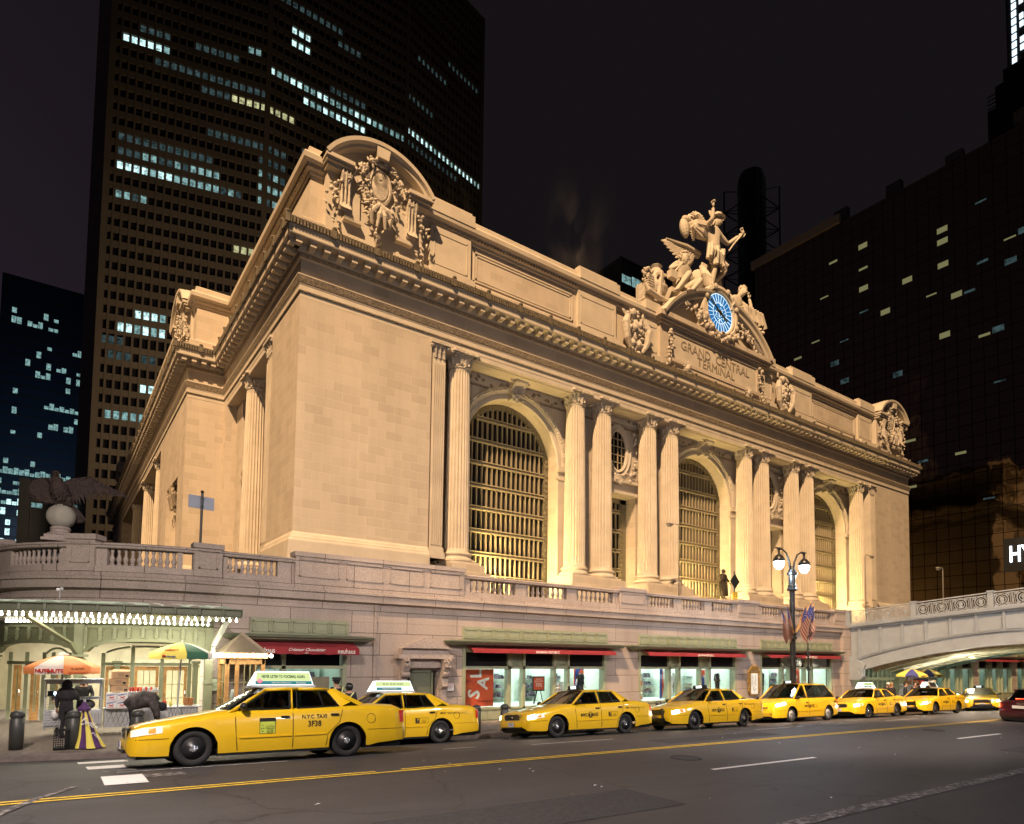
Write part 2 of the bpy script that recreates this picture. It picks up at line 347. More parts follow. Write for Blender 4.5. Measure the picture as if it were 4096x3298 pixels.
def text(s, size, m, parent, mtx, name='lettering', ext=.004, align='CENTER', sx=1, shear=0, bold=0):
    cu = bpy.data.curves.new(name, 'FONT'); cu.body = s; cu.size = size; cu.extrude = ext; cu.align_x = align; cu.align_y = 'CENTER'; cu.shear = shear; cu.offset = bold; cu.resolution_u = 2
    t = bpy.data.objects.new(name, cu); C.objects.link(t); bpy.context.view_layer.update()
    dg = bpy.context.evaluated_depsgraph_get(); me = bpy.data.meshes.new_from_object(t.evaluated_get(dg)); bpy.data.objects.remove(t); bpy.data.curves.remove(cu)
    me.materials.clear(); me.materials.append(M[m] if isinstance(m, str) else m)
    for v in me.vertices: v.co.x *= sx
    me.transform(mtx); o = bpy.data.objects.new(name, me); C.objects.link(o)
    if parent: o.parent = parent
    return o
def facing(x, y, z, d='S', tilt=0):   # matrix putting text in a plane facing south / west etc.
    R = {'S': 0, 'E': pi/2, 'N': pi, 'W': -pi/2}[d] if isinstance(d, str) else d
    return Matrix.Translation((x, y, z)) @ Matrix.Rotation(R, 4, 'Z') @ Matrix.Rotation(pi/2+tilt, 4, 'X')
def evalmesh(o):
    bpy.context.view_layer.update(); dg = bpy.context.evaluated_depsgraph_get(); me = bpy.data.meshes.new_from_object(o.evaluated_get(dg)); return me
# ================================================================== ground
def crown(Y):
    t = min(Y, 17.9)-12.5; return .05*(t+sqrt(t*t+.8))
def gz(X, Y): return -1.96-.0135*X-crown(Y)
def kerbY(X):
    if X < -2: return 18.6
    if X < 3: return 18.6-(X+2)*.14
    return 17.9
def walkz(X, Y):
    k0 = kerbY(X); c0 = gz(X, k0)+.15
    zb = -2.35-.02*max(0, X) if X < 5 else (-2.45-.037*(X-5) if X < 14.5 else -2.80-.0125*(X-14.5))
    t = max(0, min(1, (Y-k0)/(24-k0))); return c0+(zb-c0)*t
xs = [-60, -40, -25, -15, -8, -5]+[-3+i for i in range(0, 60)]+[60, 65, 70, 80, 90, 110, 140, 200]
def strip(X0, X1, Y0, Y1, nx=12, ny=1, dz=.008):   # sheet laid on the road
    mb = MB(); k = 0
    for i in range(nx+1):
        for j in range(ny+1):
            X = X0+(X1-X0)*i/nx; Y = Y0+(Y1-Y0)*j/ny; mb.v.append((X, Y, gz(X, Y)+dz))
    for i in range(nx):
        for j in range(ny): a = i*(ny+1)+j; mb.f.append((a, a+1, a+ny+2, a+ny+1))
    return mb
ys = [-30, -10, 0, 5, 8, 9.5]+[10+.25*i for i in range(0, 33)]+[18.6, 19]
mb = MB()
for X in xs:
    for Y in ys: mb.v.append((X, Y, gz(X, Y)))
ny = len(ys)
for i in range(len(xs)-1):
    for j in range(ny-1): a = i*ny+j; mb.f.append((a, a+1, a+ny+1, a+ny))
tag(mb.build('road', 'asphalt', smooth=True), kind='structure')
# sidewalk and kerb
mb = MB(); kb = MB(); wy = [0, .3]
for X in xs:
    k0 = kerbY(X)
    for t in (0.3, 1.5, 3, 4.5, 6.1, 12, 20): mb.v.append((X, k0+t, walkz(X, k0+t)))
    z = gz(X, k0)
    for (yy, zz) in ((k0-.02, z-.1), (k0, z+.13), (k0+.03, z+.152), (k0+.3, walkz(X, k0+.3)+.004)): kb.v.append((X, yy, zz))
for i in range(len(xs)-1):
    for j in range(6): a = i*7+j; mb.f.append((a, a+1, a+8, a+7))
    for j in range(3): a = i*4+j; kb.f.append((a, a+1, a+5, a+4))
tag(mb.build('sidewalk', 'walk'), kind='structure'); tag(kb.build('kerb', 'kerb'), kind='structure')
mb = MB(); mb.add([(-400, -300, -6), (500, -300, -6), (500, 900, -6), (-400, 900, -6)], [(0, 1, 2, 3)]); tag(mb.build('ground', 'asphalt'), kind='structure')
M['patch'] = mat('dark_asphalt_repair', (.038, .036, .038), .8, noise=.3, nscale=14, bump=.3, bscale=30)
# painted lines
def yl(X): return 10.66+.0035*(X-5)
mb = MB()
for off in (-.10, .06):
    for a, b in ((-12, 5.6), (5.0, 14.0), (14, 75)) if off < 0 else ((-12, 4.7), (5.2, 14.0), (14, 75)):
        sh = .07 if b == 14.0 or a == 5.0 else 0
        n = int((b-a)*2); m2 = MB()
        for i in range(n+1):
            X = a+(b-a)*i/n; y = yl(X)+off+ (.0 if a < 4 else .05*min(1, (X-4)/3)) ; w_ = .075
            m2.v += [(X, y-w_/2-.01, gz(X, y)+.008), (X, y+w_/2, gz(X, y+w_)+.008)]
        m2.f = [(2*i, 2*i+1, 2*i+3, 2*i+2) for i in range(n)]; mb.add(m2.v, m2.f)
tag(mb.build('yellow_centre_line', 'paint_y'), kind='structure')
mb = MB()
for a, b, y, w in ((.98, 3.82, 12.86, .045), (7.5, 8.4, 13.3, .06), (9.76, 12.55, 12.88, .055), (19.0, 21.8, 12.9, .07), (28, 31, 13, .08), (10.4, 14.0, 8.0, .11), (22.2, 25.5, 8.22, .12), (36, 39, 8.3, .12)):
    m2 = strip(a, b, y-w/2, y+w/2, 8, 1, .009); mb.add(m2.v, m2.f)
for a, b, y0, y1 in ((.55, 1.45, 16.3, 17.2), (.62, 1.25, 14.0, 15.0), (.72, 1.3, 11.4, 12.35)):
    m2 = strip(a, b, y0, y1, 2, 3, .009); mb.add(m2.v, m2.f)
tag(mb.build('white_road_marking', 'paint_w'), kind='structure')
m2 = MB(); n = 30
for i in range(n+1):
    X = 4+i*22/n; y = 4.55+.028*(X-4)*.6; m2.v += [(X, y, gz(X, y)+.009), (X, y+.24, gz(X, y)+.009)]
m2.f = [(2*i, 2*i+1, 2*i+3, 2*i+2) for i in range(n)]
mb = MB(); mb.add(m2.v, m2.f)
cv = [(-.9, 8.3, .28), (-.75, 9.2, .2), (-.45, 9.9, .13), (-.1, 10.7, .12), (.35, 11.5, .1)]; k = len(mb.v)
for x, y, w in cv: mb.v += [(x-w/2, y, gz(x, y)+.010), (x+w/2, y, gz(x, y)+.010)]
mb.f += [(k+2*i, k+2*i+1, k+2*i+3, k+2*i+2) for i in range(4)]
for a, b, y0, y1 in ((1.25, 1.9, 13.9, 14.9), (1.3, 1.9, 11.9, 12.3), (.8, 1.3, 13.1, 13.5)): m3_ = strip(a, b, y0, y1, 2, 2, .006); mb.add(m3_.v, m3_.f)
for x0_, x1_, y0_, y1_ in ((3.2, 7.5, 6.2, 7.4), (13, 18, 11.3, 12.1), (20, 27, 5.2, 6.5)):
    tag(strip(x0_, x1_, y0_, y1_, 6, 2, .005).build('asphalt_patch', 'patch'), kind='structure')
for k_, (x_, y_) in enumerate(((11.2, 9.3), (24.5, 9.8))):
    t_ = tag(MB().lathe([(0, .006), (.30, .006), (.30, .012), (.34, .012), (.34, .004)], (x_, y_, gz(x_, y_)), 24).build('manhole_cover', 'patch'), ('dark round manhole cover in the lane nearest the left foreground taxis', 'dark round manhole cover farther right in the middle of the road')[k_], 'manhole')
tag(mb.build('worn_road_marking', 'paint_old'), kind='structure')

# ================================================================== the terminal
CX = 54.17; Y0 = 41.0
T = thing('railway_terminal', 'floodlit beige stone railway terminal with columns, three giant arched windows and a rooftop clock', 'station', (CX, Y0, 0))
def P(name, m, mb, parent=None, smooth=False):   # part of the terminal, built in world coordinates
    o = mb.build(name, m, None, smooth); par = parent or T; o.parent = par
    o.matrix_parent_inverse = Matrix.Translation(-Vector(wloc(par))); return o
def wloc(o):
    v = Vector(o.location)
    while o.parent: v = v+Vector(o.matrix_parent_inverse.translation)+Vector(o.parent.location); o = o.parent
    return v
mb = MB()
mb.box(12, 21.55, 41, 47.3, 1, 22.95); mb.box(12.9, 95.4, 60, 150, 1, 22.9); mb.box(86.79, 96.35, 41, 75, 1, 22.95)
mb.box(14.2, 22, 47.3, 63.6, 1, 22.9); mb.box(8.9, 12.9, 63.5, 67.2, 1, 22.9); mb.box(9.9, 12.9, 67.2, 74.3, 1, 22.9); mb.box(8.9, 12.9, 74.3, 80.5, 1, 22.9); mb.box(11.2, 13, 80.5, 130, 1, 22.9); mb.box(8.9, 13, 130, 150, 1, 22.9)
mb.box(8.9, 9.9, 67.2, 74.3, 16.5, 22.9); mb.box(21.55, 86.79, 46, 60, 1, 5)
mb.box(12.0, 14.2, 62.3, 63.5, 1, 22.9)
P('wall', 'lime', mb)
# recess walls with arches
def arch_wall(x0, x1, c, R, zs, zb, zt, y0, y1, mb):
    pts = [(c-R, zb)]+[(c-R*cos(pi*i/28), zs+R*sin(pi*i/28)) for i in range(29)]+[(c+R, zb)]
    outer = []
    for x, z in pts:
        if z <= zs: outer.append((x0 if x < c else x1, z))
        else:
            a = atan2(z-zs, x-c); dx, dz = cos(a), sin(a); t = 1e9
            if dx > 1e-6: t = min(t, (x1-c)/dx)
            if dx < -1e-6: t = min(t, (x0-c)/dx)
            if dz > 1e-6: t = min(t, (zt-zs)/dz)
            outer.append((c+dx*t, zs+dz*t))
    # insert corners
    n = len(pts); k = len(mb.v)
    for y in (y0, y1):
        for (x, z) in pts: mb.v.append((x, y, z))
    for (x, z) in outer: mb.v.append((x, y0, z))
    for i in range(n-1):
        mb.f.append((k+i, k+i+1, k+n+i+1, k+n+i)); mb.f.append((k+i, k+i+1, k+2*n+i+1, k+2*n+i))
        (xa, za), (xb, zb_) = outer[i], outer[i+1]
        if abs(xa-xb) > 1e-6 and abs(za-zb_) > 1e-6:
            kk = len(mb.v); cor = (xa if abs(za-zt) > 1e-6 else xb, zt); mb.v.append((cor[0], y0, zt)); mb.f.append((k+2*n+i, k+2*n+i+1, kk))
mb = MB(); R1, ZS = 4.65, 16.45
for c, a, b in ((30.27, 21.55, 38.2), (54.17, 46.1, 62.2), (78.07, 70.2, 86.79)): arch_wall(a, b, c, R1, ZS, 4.9, 22.9, 43, 44.6, mb)
for c in (42.17, 66.17):
    a, b = c-3.95, c+3.95
    mb.box(a, c-2.45, 43, 44.8, 4.9, 22.9); mb.box(c+2.45, b, 43, 44.8, 4.9, 22.9); mb.box(c-2.45, c+2.45, 43, 44.8, 15.2, 22.9)
P('recessed_wall', 'lime', mb)
mb = MB().box(21.55, 86.79, 41.02, 43, 22.55, 22.95); mb.box(12.02, 14.2, 47.3, 62.3, 22.5, 22.95); mb.box(8.92, 11.2, 80.5, 130, 22.5, 22.95)
for i in range(5):
    c = (30.27, 42.17, 54.17, 66.17, 78.07)[i]; w = (4.9 if i % 2 == 0 else 2.3)
    mb.box(c-w, c+w, 41.35, 42.7, 22.49, 22.56)
P('architrave_soffit', 'limep', mb)
PATH = [(8.9, 150), (8.9, 63.5), (12, 63.5), (12, 41), (96.35, 41), (96.35, 75)]
mb = MB().sweep(PATH, [(-.3, 22.93), (0, 22.93), (0, 23.3), (-.0, 23.33), (.07, 23.37), (.07, 23.72), (.1, 23.76), (.1, 24.22), (.24, 24.30), (.24, 24.36), (0, 24.37), (0, 25.5), (-.3, 25.5)])
P('entablature', 'limep', mb)
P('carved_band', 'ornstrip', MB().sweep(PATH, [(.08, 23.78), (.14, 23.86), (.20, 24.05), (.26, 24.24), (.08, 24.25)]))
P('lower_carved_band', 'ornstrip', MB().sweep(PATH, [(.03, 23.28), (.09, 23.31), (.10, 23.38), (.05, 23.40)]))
# frieze joints are in the ashlar of the upper band
P('frieze', 'lime', MB().sweep(PATH, [(.012, 24.37), (.012, 25.5)]))
mb = MB().sweep(PATH, [(0, 25.45), (.12, 25.5), (.22, 25.72), (.22, 25.78), (.3, 25.8), (.3, 26.3), (1.02, 26.3), (1.04, 26.24), (1.10, 26.24), (1.13, 26.3), (1.13, 26.72), (1.15, 26.76), (1.18, 26.84), (-.6, 27.2)])
P('cornice', 'limep', mb)
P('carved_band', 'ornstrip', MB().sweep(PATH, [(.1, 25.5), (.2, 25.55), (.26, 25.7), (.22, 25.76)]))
# modillions
mb = MB()
def modil(px, py, nx, ny):
    ax = Matrix(((ny, nx, 0), (-nx, ny, 0), (0, 0, 1))).transposed() if False else Matrix(((-ny, nx, 0), (nx, ny, 0), (0, 0, 1)))
    mb.obox((px+nx*.62, py+ny*.62, 26.06), ax, .2, .34, .17); mb.obox((px+nx*.5, py+ny*.5, 25.9), ax, .17, .22, .06); mb.obox((px+nx*.62, py+ny*.62, 26.26), ax, .25, .40, .035)
def run(a, b, n, k):
    for i in range(k): t = (i+.5)/k; modil(a[0]+(b[0]-a[0])*t, a[1]+(b[1]-a[1])*t, *n)
run((11.1, 41), (97.2, 41), (0, -1), 94); run((12, 62.6), (12, 40.1), (-1, 0), 24); run((8.0, 63.5), (11.2, 63.5), (0, -1), 4); run((8.9, 150), (8.9, 62.7), (-1, 0), 94)
P('modillion_row', 'limep', mb)
# cresting (dark weathered gutter ornament)
mb = MB().sweep(PATH, [(1.12, 26.78), (1.17, 26.84), (1.20, 27.05), (1.27, 27.24), (1.15, 27.26)])
def teeth(a, b, n, k, big=8):
    for i in range(k):
        t = (i+.5)/k; x = a[0]+(b[0]-a[0])*t; y = a[1]+(b[1]-a[1])*t; nx, ny = n; ax = Matrix(((-ny, nx, 0), (nx, ny, 0), (0, 0, 1)))
        if i % big == 0: mb.obox((x+nx*1.27, y+ny*1.27, 27.06), ax, .14, .1, .32); mb.ball((x+nx*1.3, y+ny*1.3, 27.38), (.17, .14, .13), 6, 4)
        else: mb.obox((x+nx*1.24, y+ny*1.24, 27.03), ax, .06, .07, .22)
teeth((10.6, 41), (97.7, 41), (0, -1), 410, 14); teeth((12, 62), (12, 39.6), (-1, 0), 106, 10); teeth((7.5, 63.5), (10.6, 63.5), (0, -1), 15, 10); teeth((8.9, 150), (8.9, 62.1), (-1, 0), 400, 14)
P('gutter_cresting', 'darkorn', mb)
# base course of the corner pavilions
for nm_, pth in (('left', [(12, 47.3), (12, 41), (21.55, 41)]), ('right', [(86.79, 41), (96.35, 41), (96.35, 50)])):
    P('base_moulding', 'limep', MB().sweep(pth, [(0, 7.75), (.1, 7.62), (.16, 7.45), (.28, 7.4), (.30, 7.28), (.34, 7.2), (.36, 7.12), (.36, 6.0), (.55, 5.95), (.55, 5.2), (.65, 5.15), (.65, 2)]))
P('base_moulding', 'limep', MB().sweep([(8.9, 74), (8.9, 63.5), (12, 63.5), (12, 62)], [(0, 7.75), (.2, 7.5), (.3, 7.2), (.36, 7.12), (.36, 2)]))
# attic
AP = [(9.5, 150), (9.5, 64.1), (12.6, 64.1), (12.6, 41.6), (95.75, 41.6), (95.75, 75)]
P('attic', 'lime', MB().sweep(AP, [(.62, 27.15), (.62, 28.3), (.5, 28.42), (.3, 28.5), (.06, 28.55), (0, 28.7), (0, 31.9)]))
P('attic_cornice', 'limep', MB().sweep(AP, [(0, 31.75), (.08, 31.8), (.1, 32.0), (.3, 32.08), (.34, 32.3), (.62, 32.42), (.66, 32.75), (.5, 32.95), (.2, 33.05), (.2, 33.5), (.1, 33.6), (-1.2, 33.65), (-1.2, 27)]))
mb = MB()
for i in range(360):
    x = 12.3+i*.232
    if 44.6 < x < 63.8 or (25.3 < x < 35.5) or (72.9 < x < 83): continue
    mb.box(x, x+.11, 41.24, 41.45, 32.02, 32.3)
for i in range(97): y = 41.7+i*.232; mb.box(12.24, 12.45, y, y+.11, 32.02, 32.3)
for i in range(60): y = 64.5+i*.3; mb.box(9.14, 9.35, y, y+.14, 32.02, 32.3)
P('dentil_row', 'limep', mb)
mb = MB()
for a, b in ((25.4, 35.6), (72.8, 83)):
    for i in range(34): x = a+(b-a)*(i+.5)/34; mb.ball((x, 41.3, 32.12), (.1, .1, .11), 6, 4)
P('wave_scroll_band', 'ornstrip', mb)
# attic piers and panels
mb = MB()
for s in (1, -1):
    def X(v): return CX+s*(v-CX)
    for a, b, pr in ((21.4, 24.9, .3), (35.8, 40.3, .3), (43.9, 45.9, .34)):
        mb = MB(); x0, x1 = sorted((X(a), X(b))); mb.box(x0, x1, 41.6-pr, 41.6, 28.55, 31.85); mb.box(x0-.15, x1+.15, 40.85, 41.0+.2, 27.2, 28.5)
        mb.box(x0-.1, x1+.1, 41.0-.1, 41.4, 32.72, 33.6); mb.box(x0, x1, 41.2, 41.8, 33.6, 33.95) if a < 40 else None
        P('attic_pier', 'limep', mb); pm = MB()
        for (c0, c1, d0, d1) in ((x0+.3, x1-.3, 28.95, 29.05), (x0+.3, x1-.3, 31.35, 31.45), (x0+.3, x0+.38, 28.95, 31.45), (x1-.38, x1-.3, 28.95, 31.45)): pm.box(c0, c1, 41.6-pr-.035, 41.6-pr, d0, d1)
        P('panel_moulding', 'limep', pm)
    x0, x1 = sorted((X(25.3), X(35.4))); pm = MB()
    for g_, h_ in ((0, .07), (.22, .05)):
        for (c0, c1, d0, d1) in ((x0+g_, x1-g_, 28.95+g_, 29.07+g_), (x0+g_, x1-g_, 31.25-g_, 31.37-g_), (x0+g_, x0+.12+g_, 28.95+g_, 31.37-g_), (x1-.12-g_, x1-g_, 28.95+g_, 31.37-g_)): pm.box(c0, c1, 41.6-h_, 41.6, d0, d1)
    P('panel_moulding', 'limep', pm)
pm = MB()
for (y0, y1) in ((48, 58),):
    for (c0, c1, d0, d1) in ((y0, y1, 28.95, 29.1), (y0, y1, 31.3, 31.45), (y0, y0+.12, 28.95, 31.45), (y1-.12, y1, 28.95, 31.45)): pm.box(12.54, 12.6, c0, c1, d0, d1)
P('panel_moulding', 'limep', pm)
P('roof', 'darkgrey', MB().box(13, 95, 42.5, 150, 32.4, 32.6))
P('roof_slab', 'darkgrey', MB().box(9.8, 13, 64.6, 150, 32.3, 32.5))

# columns -----------------------------------------------------------------
def shaft_mb():
    mb = MB(); n = 24; sub = 4; zs = [0, .15, 3, 6, 9, 12, 13.5, 13.8]; N_ = n*sub
    for z in zs:
        t = z/13.8; r = (.93-.135*t**1.6); fl = 0 if (z < .1 or z > 13.7) else .085
        for j in range(N_):
            ph = j % sub; rr = r-(fl*(0, .75, 1, .75)[ph]); a = 2*pi*j/N_; mb.v.append((rr*cos(a), rr*sin(a), z))
    for i in range(len(zs)-1):
        for j in range(N_): mb.f.append((i*N_+j, i*N_+(j+1) % N_, (i+1)*N_+(j+1) % N_, (i+1)*N_+j))
    return mb
def capital_mb(r=.8, h=1.2, sq=1.16):
    mb = MB().lathe([(r, 0), (r+.06, .03), (r+.06, .1), (r-.02, .12), (r-.02, .6), (r+.12, h-.25), (r+.22, h-.18)], n=20)
    for row, (n, z, L, off) in enumerate(((8, .1, .52, 0), (8, .25, .72, pi/8))):
        for i in range(n):
            a = 2*pi*i/n+off; d = Vector((cos(a), sin(a), 0)); mb.leaf((d.x*(r-.02), d.y*(r-.02), z), (0, 0, 1), d, L, .46, .42, .3)
    for i in range(4):
        a = pi/4+i*pi/2; d = Vector((cos(a), sin(a), 0)); mb.ball((d.x*(r+.42), d.y*(r+.42), h-.32), (.17, .17, .17), 7, 5); mb.bar((d.x*(r), d.y*r, .55), (d.x*(r+.38), d.y*(r+.38), h-.28), .14)
    q = []
    for i in range(4):
        a = pi/4+i*pi/2
        for t in (-.1, .1): q.append((sq*1.36*cos(a+t*.5), sq*1.36*sin(a+t*.5)))
        q.append((sq*.93*cos(a+pi/4), sq*.93*sin(a+pi/4)))
    mb.prism(q, 'z', h-.17, h); 
    for i in range(4): a = i*pi/2; mb.ball((sq*.95*cos(a), sq*.95*sin(a), h-.12), (.12, .12, .15), 6, 4)
    return mb
def base_mb(r=.93):
    mb = MB().lathe([(r+.30, 0), (r+.36, .1), (r+.34, .24), (r+.22, .3), (r+.16, .36), (r+.14, .46), (r+.2, .52), (r+.24, .6), (r+.2, .7), (r+.08, .76), (r+.03, .85), (r, .9)], n=28)
    mb.box(-(r+.3), r+.3, -(r+.3), r+.3, -.25, 0)
    for i in range(4): a = pi/4+i*pi/2; mb.ball((1.28*cos(a), 1.28*sin(a), .08), (.2, .2, .12), 6, 4)
    return mb
def part(name, m, mb, loc, par, smooth=False):
    o = mb.build(name, m, None, smooth); o.parent = par; o.location = Vector(loc)-wloc(par); return o
proto = part('column', 'limep', shaft_mb(), (CX-29.7, 41.95, 7.85), T)
part('capital', 'carve', capital_mb(), (CX-29.7, 41.95, 21.65), proto); part('column_base', 'limep', base_mb(), (CX-29.7, 41.95, 6.95), proto)
for dx in (-18.05, -14.9, -9.05, -5.95, 5.95, 9.05, 14.9, 18.05, 29.7): dup(proto, proto.location+Vector((29.7+dx, 0, 0)), par=T)
for x, y in ((12.95, 55.4), (9.95, 86.5), (9.95, 99), (9.95, 113.5)): dup(proto, Vector((x, y, 7.85))-wloc(T), par=T)
# pilasters
pb = MB()
def flut(mb, x0, x1, y, z0, z1, ax='x'):
    n = 5; w = (x1-x0)/n
    for i in range(n+1):
        xx = x0+i*w; a, b = xx-.045, xx+.045
        if ax == 'x': mb.box(a, b, y-.07, y, z0, z1)
        else: mb.box(y-.07, y, a, b, z0, z1)
def pilaster(x0, x1, y, ax='x', d=.25):
    pb = MB()
    if ax == 'x': pb.box(x0, x1, y, y+2.2, 7.0, 21.7); flut(pb, x0+.1, x1-.1, y, 8.0, 21.4); pb.box(x0-.12, x1+.12, y-.2, y+2, 7.0, 7.45); pb.box(x0-.06, x1+.06, y-.12, y+2, 7.45, 7.8)
    else: pb.box(y, y+1.6, x0, x1, 7.0, 21.7); flut(pb, x0+.1, x1-.1, y, 8.0, 21.4, 'y'); pb.box(y-.2, y+1.5, x0-.12, x1+.12, 7, 7.45); pb.box(y-.12, y+1.5, x0-.06, x1+.06, 7.45, 7.8)
    o = P('pilaster', 'limep', pb)
    cb = MB(); c = (x0+x1)/2; h = (x1-x0)/2
    if ax == 'x':
        cb.box(x0, x1, y+.05, y+2, 21.7, 22.7); cb.box(x0-.28, x1+.28, y-.32, y+2, 22.72, 22.93)
        for r_ in range(2):
            for i in range(3): xx = x0+(i+.5)*(x1-x0)/3; cb.leaf((xx, y, 21.75+r_*.35), (0, 0, 1), (0, -1, 0), .5, .36, .45, .3)
        for sx in (-1, 1): cb.ball((c+sx*(h+.12), y-.12, 22.6), (.16, .16, .16), 7, 5)
    else:
        cb.box(y+.05, y+1.6, x0, x1, 21.7, 22.7); cb.box(y-.32, y+1.6, x0-.28, x1+.28, 22.72, 22.93)
        for r_ in range(2):
            for i in range(3): xx = x0+(i+.5)*(x1-x0)/3; cb.leaf((y, xx, 21.75+r_*.35), (0, 0, 1), (-1, 0, 0), .5, .36, .45, .3)
        for sx in (-1, 1): cb.ball((y-.12, c+sx*(h+.12), 22.6), (.16, .16, .16), 7, 5)
    P('capital', 'carve', cb, o); return o
pilaster(21.7, 22.75, 41.05); pilaster(85.6, 86.65, 41.05); pilaster(47.5, 48.9, 12.1, 'y')
# pedestals
for a, b in ((-31.0, -28.2), (-19.6, -13.4), (-10.6, -4.4), (4.4, 10.6), (13.4, 19.6), (28.2, 31.0)):
    mb = MB().box(CX+a, CX+b, 40.35, 43.2, 6.0, 6.72); mb.box(CX+a-.35 if abs(a) < 29 else CX+a-.05, CX+b+.35 if b < 29 else CX+b+.05, 40.0, 43.2, 2, 6.1); P('pedestal', 'lime', mb)
mb = MB().box(12.05, 14.2, 53.8, 57, 2, 6.72); mb.box(12.02, 14.2, 49, 62.3, 2, 6.2)
P('pedestal', 'lime', mb)

# arched windows ------------------------------------------------------------
def arch_surround(c):
    mb = MB(); prof = [(4.65, -.0), (4.72, .16), (4.98, .16), (5.02, .08), (5.16, .08), (5.2, .22), (5.62, .30), (5.7, .14), (5.72, 0)]
    n = 32; k = 0
    for i in range(n+1):
        a = pi*i/n
        for r, o in prof: mb.v.append((c-r*cos(a), 43-o, ZS+r*sin(a)))
    m_ = len(prof)
    for i in range(n):
        for j in range(m_-1): mb.f.append((i*m_+j, i*m_+j+1, (i+1)*m_+j+1, (i+1)*m_+j))
    for s in (-1, 1):
        x0, x1 = sorted((c+s*4.66, c+s*5.75)); mb.box(x0-.08, x1+.08, 42.6, 43, ZS-.42, ZS-.02); mb.box(x0, x1, 42.78, 43, 5, ZS-.42); mb.box(x0+.0, x1+.04, 42.7, 43, ZS-1.15, ZS-.98)
    return mb
def leafring(c):
    mb = MB()
    for i in range(64):
        a = pi*(i+.5)/64; x, z = c-5.42*cos(a), ZS+5.42*sin(a)
        if abs(x-c) < .85: continue
        mb.ball((x, 42.72, z), (.15, .1, .15), 6, 4, Matrix.Rotation(random.uniform(0, 3), 3, 'Y'))
    return mb
def keystone(c, z0=20.95, z1=22.55):
    mb = MB(); pr = [(42.9, z0), (42.35, z0+.1), (42.25, z0+.45), (42.5, z0+.7), (42.2, z0+1.0), (41.75, z0+1.35), (41.7, z0+1.75), (42.1, z0+1.95), (43, z0+1.95)]
    mb.prism([(y, z) for y, z in pr], 'x', c-.62, c+.62); mb.box(c-.85, c+.85, 41.6, 43, z0+1.9, z0+2.15)
    for s in (-1, 1): mb.tube([(c+s*.66, 42.1, z0+1.55), (c+s*.66, 42.0, z0+1.56)], .3, 10)
    for i in range(14): mb.ball((c+random.uniform(-.5, .5), 42.2+random.uniform(-.1, .1), z0+random.uniform(-.15, .55)), (.16, .12, .13), 6, 4)
    return mb
def window(c, R, zb, zs, arched=True, half=None, dz=1.86, name='arched_window'):
    h = half or R; Yg = 44.25
    fr = MB(); gl = MB(); gr = MB(); disc = MB()
    w = .45
    if arched:
        n = 32
        for (ra, rb) in ((R, R-w),):
            k = 0
            for i in range(n+1):
                a = pi*i/n; 
                for r, y in ((R+.35, Yg-.1), (R-w, Yg-.1), (R-w, Yg+.15)): fr.v.append((c-r*cos(a), y, zs+r*sin(a)))
            for i in range(n):
                for j in range(2): fr.f.append((i*3+j, i*3+j+1, i*3+3+j+1, i*3+3+j))
        for i in range(30):
            a = pi*(i+.5)/30; rr = R-w/2+.02; disc.tube([(c-rr*cos(a), Yg-.12, zs+rr*sin(a)), (c-rr*cos(a), Yg-.2, zs+rr*sin(a))], .17, 10)
    else: fr.box(c-h-.35, c+h+.35, Yg-.1, Yg+.15, zs-w, zs+.3)
    for s in (-1, 1):
        x0, x1 = sorted((c+s*(h-w), c+s*(h+.35))); fr.box(x0, x1, Yg-.1, Yg+.15, zb, zs)
        for i in range(int((zs-zb)/.47)): z = zb+.2+i*.47; disc.tube([(c+s*(h-w/2), Yg-.12, z), (c+s*(h-w/2), Yg-.2, z)], .16, 10)
    hw = h-w
    def top(x): return zs+sqrt(max(0, (R-w)**2-(x-c)**2)) if arched else zs-w
    nx = int(round(2*hw/.485))
    for i in range(1, nx):
        x = c-hw+2*hw*i/nx; gr.box(x-.045, x+.045, Yg-.1, Yg+.1, zb, top(x)); 
    z = 6.5
    while z < zs+R-.9:
        e = hw if (z <= zs or not arched) else sqrt(max(0, (R-w)**2-(z-zs)**2))
        if z > zb and (arched or z < zs-w): gr.box(c-e, c+e, Yg-.16, Yg+.1, z-.17, z-.09); gr.box(c-e, c+e, Yg-.16, Yg+.1, z+.09, z+.17); gr.box(c-e, c+e, Yg-.02, Yg+.08, z-.04, z+.04)
        z += dz
    pts = [(c-hw, zb)]+([(c-(R-w)*cos(pi*i/24), zs+(R-w)*sin(pi*i/24)) for i in range(25)] if arched else [(c-hw, zs-w), (c+hw, zs-w)])+[(c+hw, zb)]
    gl.add([(x, Yg+.12, z_) for x, z_ in pts], [tuple(range(len(pts)))])
    o = P(name, 'ornm', fr); P('glass', 'glass_dark', gl, o); P('grille', 'muntin', gr, o); P('disc_border', 'ornm', disc, o); return o
M['ornm'] = mat('weathered_window_border', (.20, .17, .10), .5, metal=.2, noise=.25, nscale=6)
M['muntin'] = mat('bronze_window_bars', (.36, .30, .19), .45, metal=.15)
for c in (30.27, 54.17, 78.07):
    window(c, 4.62, 4.9, ZS); P('arch_surround', 'limep', arch_surround(c)); P('leaf_moulding', 'carve', leafring(c)); P('keystone', 'carve', keystone(c))
